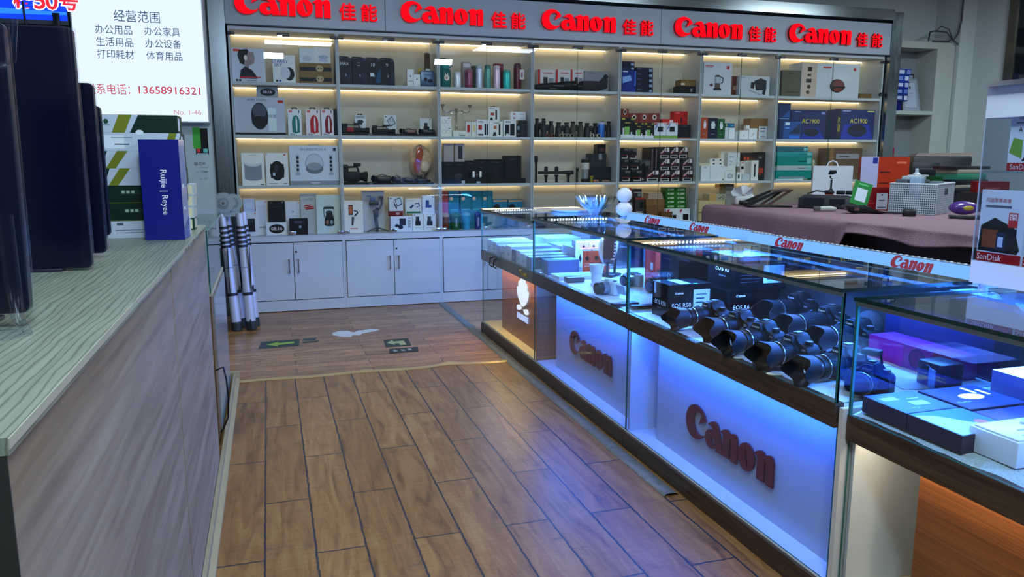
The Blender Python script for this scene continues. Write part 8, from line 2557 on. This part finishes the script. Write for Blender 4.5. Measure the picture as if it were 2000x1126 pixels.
# laptop riser
t = thing('laptop_stand', 'folding brown and black laptop riser at the far end of the towel', 'laptop stand', at(4.56, 6.40), -19)
BRW = mat('4a2f2a', .4)
mb = MB()
mb.rbox(-.20, .20, -.13, .13, 0, .012, BKM, .005)
mb.build('base_frame', t)
mb = MB()
mb.prism([(-.235, .012), (-.225, .035), (.06, .155), (.19, .160), (.19, .148), (.07, .140), (-.19, .012)], -.12, -.085, BKR)
mb.prism([(-.235, .012), (-.225, .035), (.06, .155), (.19, .160), (.19, .148), (.07, .140), (-.19, .012)], .085, .12, BKR)
mb.build('support_arm', t, smooth=0)
mb = MB()
mb.prism([(.04, .140), (.05, .152), (.20, .166), (.20, .152)], -.125, .125, BRW)
mb.build('top_plate', t, smooth=0)
for s in (-1, 1):
    mb = MB()
    mb.prism([(.16, .150), (.19, .150), (-.01, .012), (-.05, .012)], s * .10 - .012, s * .10 + .012, BRW)
    mb.build('brace', t, smooth=0)
mb = MB()
mb.rbox(-.245, -.20, -.11, -.06, .012, .05, BKM, .006)
mb.rbox(-.245, -.20, .06, .11, .012, .05, BKM, .006)
mb.build('front_stop', t)

t = thing('tissue_pack', 'white tissue pack with a crumpled tissue sticking out', 'tissues', at(4.50, 6.70), -10)
mb = MB()
mb.rbox(-.11, .11, -.06, .06, 0, .085, mat('b9bcb8', .6), .02, 3)
mb.build('pack', t)
mb = MB()
random.seed(4)
n = 18
vs, fs = [], []
for j in range(5):
    for i in range(n):
        a = PI * i / (n - 1)
        r_ = .02 + .085 * j / 4
        vs.append((-.01 + r_ * math.cos(a) * 1.15, .01 * math.sin(i * 2.1) + .012 * j * math.sin(i), .082 + r_ * math.sin(a) * 1.05 + .008 * math.sin(i * 3)))
for j in range(4):
    for i in range(n - 1):
        fs.append((j * n + i, j * n + i + 1, (j + 1) * n + i + 1, (j + 1) * n + i))
mb.add(vs, fs, mat('c3c6c8', .8))
mb.build('tissue', t, smooth=60)

# black wedge device with cables
t = thing('monitor', 'black monitor lying face down with label, behind the payment stand', 'monitor', at(4.93, 5.98), -42)
t.scale = (.74, .74, .9)
mb = MB()
mb.prism([(-.36, 0), (-.36, .10), (-.30, .135), (.20, .13), (.30, .10), (.38, .02), (.38, 0)], -.11, .14, mat('14181f', .4), bevel=.008)
mb.build('housing', t)
mb = MB()
mb.add([(.235, -.1106, .115), (.275, -.1106, .10), (.335, -.1106, .03), (.30, -.1106, .03)], [(0, 1, 2, 3)], mat('aab2b8', .5))
mb.build('label_sticker', t, smooth=0)
mb = MB()
for a in ((-.30, -.06, .03, .105), (.0, .18, .035, .10)):
    mb.box(a[0], a[1], -.1105, -.109, a[2], a[3], mat('0c1420', .25))
mb.build('vent_panel', t, smooth=0)
mb = MB()
zt = .14
for x0 in (-.05, .05, .13):
    mb.rbox(x0, x0 + .075, -.03, .02, zt, zt + .035, BKM, .006)
mb.tube([(-.2, .0, zt + .002), (-.12, -.02, zt + .03), (-.04, .0, zt + .02)], .006, BKM, 8)
mb.tube([(.20, 0, zt + .02), (.24, -.03, zt + .012), (.26, -.06, zt), (.22, -.08, zt + .004)], .006, BKM, 8)
p_ = t.matrix_basis
tag(mb.build('cable_adapter', None, (4.95, 6.0, TT - .012), -42), 'black adapters and cables lying on the black monitor', 'adapter')

# payment stand with green plate
t = thing('payment_stand', 'black payment speaker with an upright green card', 'payment stand', at(4.79, 5.40), -22)
mb = MB()
mb.prism([(-.155, .065), (-.12, .02), (-.085, .0), (.17, .0), (.175, .012), (.09, .022), (.04, .05), (.0, .07)], -.07, .07, BKM, bevel=.004)
mb.build('speaker_base', t)
mb = MB()
mb.rbox(-.09, -.05, -.0712, -.069, .022, .048, mat('5a3a3a', .4), .0005, 1)
mb.build('display_window', t, smooth=0)
mb = MB()
M0 = TR(-.055, -.045, .065, rx=-14, ry=17)
mb.M = M0
mb.rbox(-.075, .075, -.004, .004, 0, .205, mat('0f7a2c', .35), .002, 1)
face_art(mb, [('r', .22, .86, .78, .92, '6ab07a'), ('r', .2, .18, .8, .72, 'b9c3c8')], .15, .205, y=-.004)
mb.M = None
plabel(mb.build('green_card', t, smooth=0), 'green card with blank white panel')

t = thing('white_tube', 'small white tube-shaped gadget lying left of the payment stand', 'gadget', at(4.60, 5.66), -30)
mb = MB()
mb.tube([(-.02, 0, .022), (.06, 0, .024), (.11, 0, .02)], [.021, .023, .014], mat('a9aca4', .5), 14)
mb.build('body', t)
mb = MB()
mb.rbox(-.075, -.02, -.022, .022, .002, .042, mat('4a4a48', .5), .008)
mb.build('clip', t)
pbox('gift_box', 'dark red box with white hanging tag behind the payment stand', 'box', 5.13, 5.62, TT, .20, .10, .20, '7a1420', [('r', .5, .05, .95, .75, 'a9aeb4'), ('e', .72, .68, .04, .03, '1c1c20'), ('r', .6, .42, .84, .46, '4a4a52'), ('r', .55, .1, .9, .16, '6a6a70'), ('r', .06, .4, .3, .43, 'a84a50'), ('r', .06, .3, .4, .33, 'a84a50')], rz=-30)
mb = MB()
mb.cyl((0, 0, .008), (.17, -.03, .008), .008, .006, BKM, 12)
tag(mb.build('pen', None, at(4.93, 5.28), -40), 'black pen lying in front of the white basket', 'pen')

# boxes at the back of the table
slab('device_box', 'flat white box under the gimbal carton', 'box', 5.13, 5.49, 6.32, 6.60, TT, TT + .045, 'b4b8bc', rz=-34)
o = pbox('gimbal_box', 'large white carton with a camera gimbal pictured and a carry handle', 'box', 5.26, 6.36, TT + .0455, .36, .16, .335, 'bcc1c6', [('p', [(.38, .78), (.42, .88), (.58, .88), (.6, .8), (.5, .75), (.4, .75)], '26282c'), ('p', [(.42, .72), (.46, .72), (.46, .66), (.5, .64), (.5, .6), (.42, .66)], '2c2e32'), ('r', .45, .34, .5, .6, '26282c'), ('p', [(.47, .36), (.34, .25), (.36, .23), (.47, .31), (.56, .21), (.58, .23), (.5, .36)], '2c2e32'), ('r', .34, .155, .56, .185, 'b0624a')], rz=-34)
mb = MB()
mb.tube([(-.05, .08, .333), (-.035, .08, .37), (0, .08, .385), (.035, .08, .37), (.05, .08, .333)], .006, mat('c3c8cc', .5), 8)
mb.build('carry_handle', o)
o = pbox('gimbal_box', 'orange and white gadget carton right of the gimbal carton', 'box', 5.62, 6.08, TT, .42, .2, .47, 'a8401c', [('r', 0, 0, .36, 1, 'a9aac4'), ('r', .24, .86, .34, .98, '2a3a8a'), ('p', [(.14, 0), (.14, .18), (.2, .34), (.28, .34), (.31, .18), (.31, 0)], '4a4440'), ('r', .02, .45, .1, .46, '8a8aa4'), ('r', .40, .68, .62, .70, '3a2018'), ('r', .40, .46, .6, .48, '3a2018'), ('t', '1000', .55, .14, .06, 'd8a088'), ('r', .74, .86, .94, .9, 'c87a5a')], rz=-34)
pbox('device_box', 'plain grey-white box behind the spray can', 'box', 5.86, 5.90, TT, .16, .1, .30, 'a9aeb4', rz=-34)
t = thing('printer', 'black printer with a paper tray on top at the right wall', 'printer', (6.62, 6.45, 0.0), -34)
mb = MB()
mb.rbox(-.27, .27, -.22, .22, 1.13, 1.46, mat('15171d', .4), .02)
mb.build('body', t)
mb = MB()
mb.rbox(-.27, -.02, -.23, -.21, 1.28, 1.40, mat('1f232a', .4), .006)
mb.box(-.25, -.05, -.232, -.229, 1.33, 1.34, mat('4a525c', .4))
mb.build('front_panel', t)
mb = MB()
mb.prism([(-.24, 1.46), (-.22, 1.49), (.25, 1.495), (.31, 1.47)], -.17, .17, mat('8a7a70', .5))
mb.build('paper_tray', t, smooth=0)
mb = MB()
mb.rbox(-.28, .28, -.24, .24, 0, 1.13, mat('3a3d42', .6), .01)
mb.build('cabinet_stand', t)
t = thing('book_stack_table', 'dark side cabinet carrying the stack of books', 'cabinet', (6.25, 5.78, 0))
mb = MB()
mb.box(-.22, .4, -.2, .22, 0, 1.12, mat('2a2c34', .6))
mb.build('body', t, smooth=0)
zz = 1.1205
for i, (c, w_, h_, nm) in enumerate((('20242c', .42, .05, 'black bottom book'), ('a09a8c', .36, .03, 'grey-cream book above the bottom one'), ('12161e', .44, .045, 'thick black book in the middle'), ('2f7a62', .34, .06, 'sea green box'), ('9a9284', .30, .035, 'cream book above the green box'), ('15181f', .42, .03, 'thin black book on top'))):
    slab('book', nm + ' of the stack right of the basket', 'book', 6.17 - w_ / 2 + .02 * (i % 2), 6.17 + w_ / 2 + .02 * (i % 2), 5.62, 5.87, zz, zz + h_ - .0006, c, r=.003, group='stack of books')
    zz += h_
pbox('gift_box', 'crimson box beside the stack of books', 'box', 6.06, 5.28, 1.145, .26, .15, .095, '80141e', [('r', .3, .35, .7, .45, 'b86a70')], rz=-30)
slab('side_cabinet', 'low dark cabinet under the crimson box', 'cabinet', 5.935, 6.40, 5.12, 5.50, 0, 1.1445, '2a2426')

# basket
t = thing('basket', 'white woven plastic basket full of small things on the pink towel', 'basket', at(5.345, 5.335), -59.5)
BW, BD, BH = .36, .55, .245
BM_ = mat('aab4bc', .5)
def lattice(w, h, M):
    mb = MB()
    mb.M = M
    nxx = int(w / .0155)
    for k in range(nxx + 1):
        x = -w / 2 + w * k / nxx
        mb.box(x - .0034, x + .0034, 0, .003, 0, h, BM_)
    for k in range(14):
        z = h * k / 13
        mb.box(-w / 2, w / 2, -.0008, .0036, z - .0034, z + .0034, BM_)
    mb.M = None
    return mb


for nm, w_, M in (('front', BW, TR(0, -BD / 2, 0)), ('back', BW, TR(0, BD / 2 - .003, 0)), ('left', BD, TR(-BW / 2, 0, 0, rz=-90)), ('right', BD, TR(BW / 2, 0, 0, rz=90))):
    lattice(w_, BH, M).build('lattice_side', t, smooth=0)
mb = MB()
mb.tube([(-BW / 2, -BD / 2, BH), (BW / 2, -BD / 2, BH), (BW / 2, BD / 2, BH), (-BW / 2, BD / 2, BH)], .008, mat('b9c3ca', .45), 8, closed=True)
mb.build('rim', t)
mb = MB()
mb.box(-BW / 2 + .004, BW / 2 - .004, -BD / 2 + .004, BD / 2 - .004, 0, .006, BM_)
mb.build('bottom', t, smooth=0)
mb = MB()
mb.rbox(BW / 2 - .004, BW / 2 + .002, -.03, .07, BH * .62, BH * .84, mat('3a4048', .5), .0025, 1)
mb.build('grip_hole', t)
random.seed(13)
items = [('3a444c', 'dark grey plastic bag bundle'), ('7f9ab4', 'pale blue plastic packet'), ('20242a', 'black charger block'), ('9aa4ac', 'silver cable packet'), ('2c343c', 'dark wallet-like pouch'), ('5c6a74', 'grey folded pouch'), ('b4bcc0', 'white small carton')]
Bm = Matrix.Translation((5.345, 5.335, TT)) @ Matrix.Rotation(R(-59.5), 4, 'Z')
for i, (c, nm) in enumerate(items):
    lx, ly = -.11 + .11 * (i % 3), -.18 + .16 * (i // 3)
    p = Bm @ Vector((lx, ly, .007))
    mb = MB()
    mb.rbox(-.048, .048, -.055, .055, 0, .275 + .03 * math.sin(i * 2.4), mat(c, .35, var=.25, scale=40), .012)
    tag(mb.build('packet', None, tuple(p), -58 + 6 * math.sin(i * 3), smooth=40), nm + ' sticking out of the white basket', 'packet', 'things in the basket')
t = thing('spray_can', 'yellow and green spray can with white cap behind the basket', 'spray can', at(5.56, 5.63))
t.scale = (1, 1, 1.2)
mb = MB()
mb.lathe([(.044, 0), (.046, .01), (.046, .22), (.036, .24)], mat('b0a020', .35, .3), 20)
mb.lathe([(.0462, .07), (.0464, .071), (.0464, .13), (.0462, .131)], mat('2a6a3a', .35), 20, cap=False)
mb.build('can', t)
mb = MB()
mb.lathe([(.034, .24), (.034, .262), (.016, .275), (.014, .30), (.006, .305)], mat('a9b4bc', .4), 18)
mb.build('cap', t)
pbox('gift_box', 'small green box right of the spray can', 'box', 5.83, 5.66, TT, .10, .09, .29, '14522e', rz=-10)
# purple bag, black charger and papers in front of the basket
t = thing('snack_bag', 'shiny purple and yellow snack bag lying in front of the basket', 'bag', at(5.30, 4.86, TT + .01), -45)
mb = MB()
mb.sphere((0, 0, .055), .055, mat('4a2a7a', .25, coat=.4, var=.3, scale=25), 24, 12, sc=(2.0, 1.2, 1))
mb.build('bag', t, smooth=80)
mb = MB()
mb.sphere((.02, -.012, .056), .054, mat('a8942a', .3, var=.3, scale=30), 20, 10, sc=(1.2, 1.1, .62))
plabel(mb.build('print', t, smooth=80), 'yellow printed patch')
slab('charger', 'black square charger in front of the white basket corner', 'charger', 4.86, 4.96, 4.98, 5.05, TT, TT + .055, '14161a', r=.008, rz=-40)
slab('notebook', 'black notebook lying in front of the basket', 'notebook', 5.0, 5.26, 4.60, 4.72, TT, TT + .022, '17191d', [('r', .1, .1, .6, .4, '8a8468')], r=.003, rz=-42)
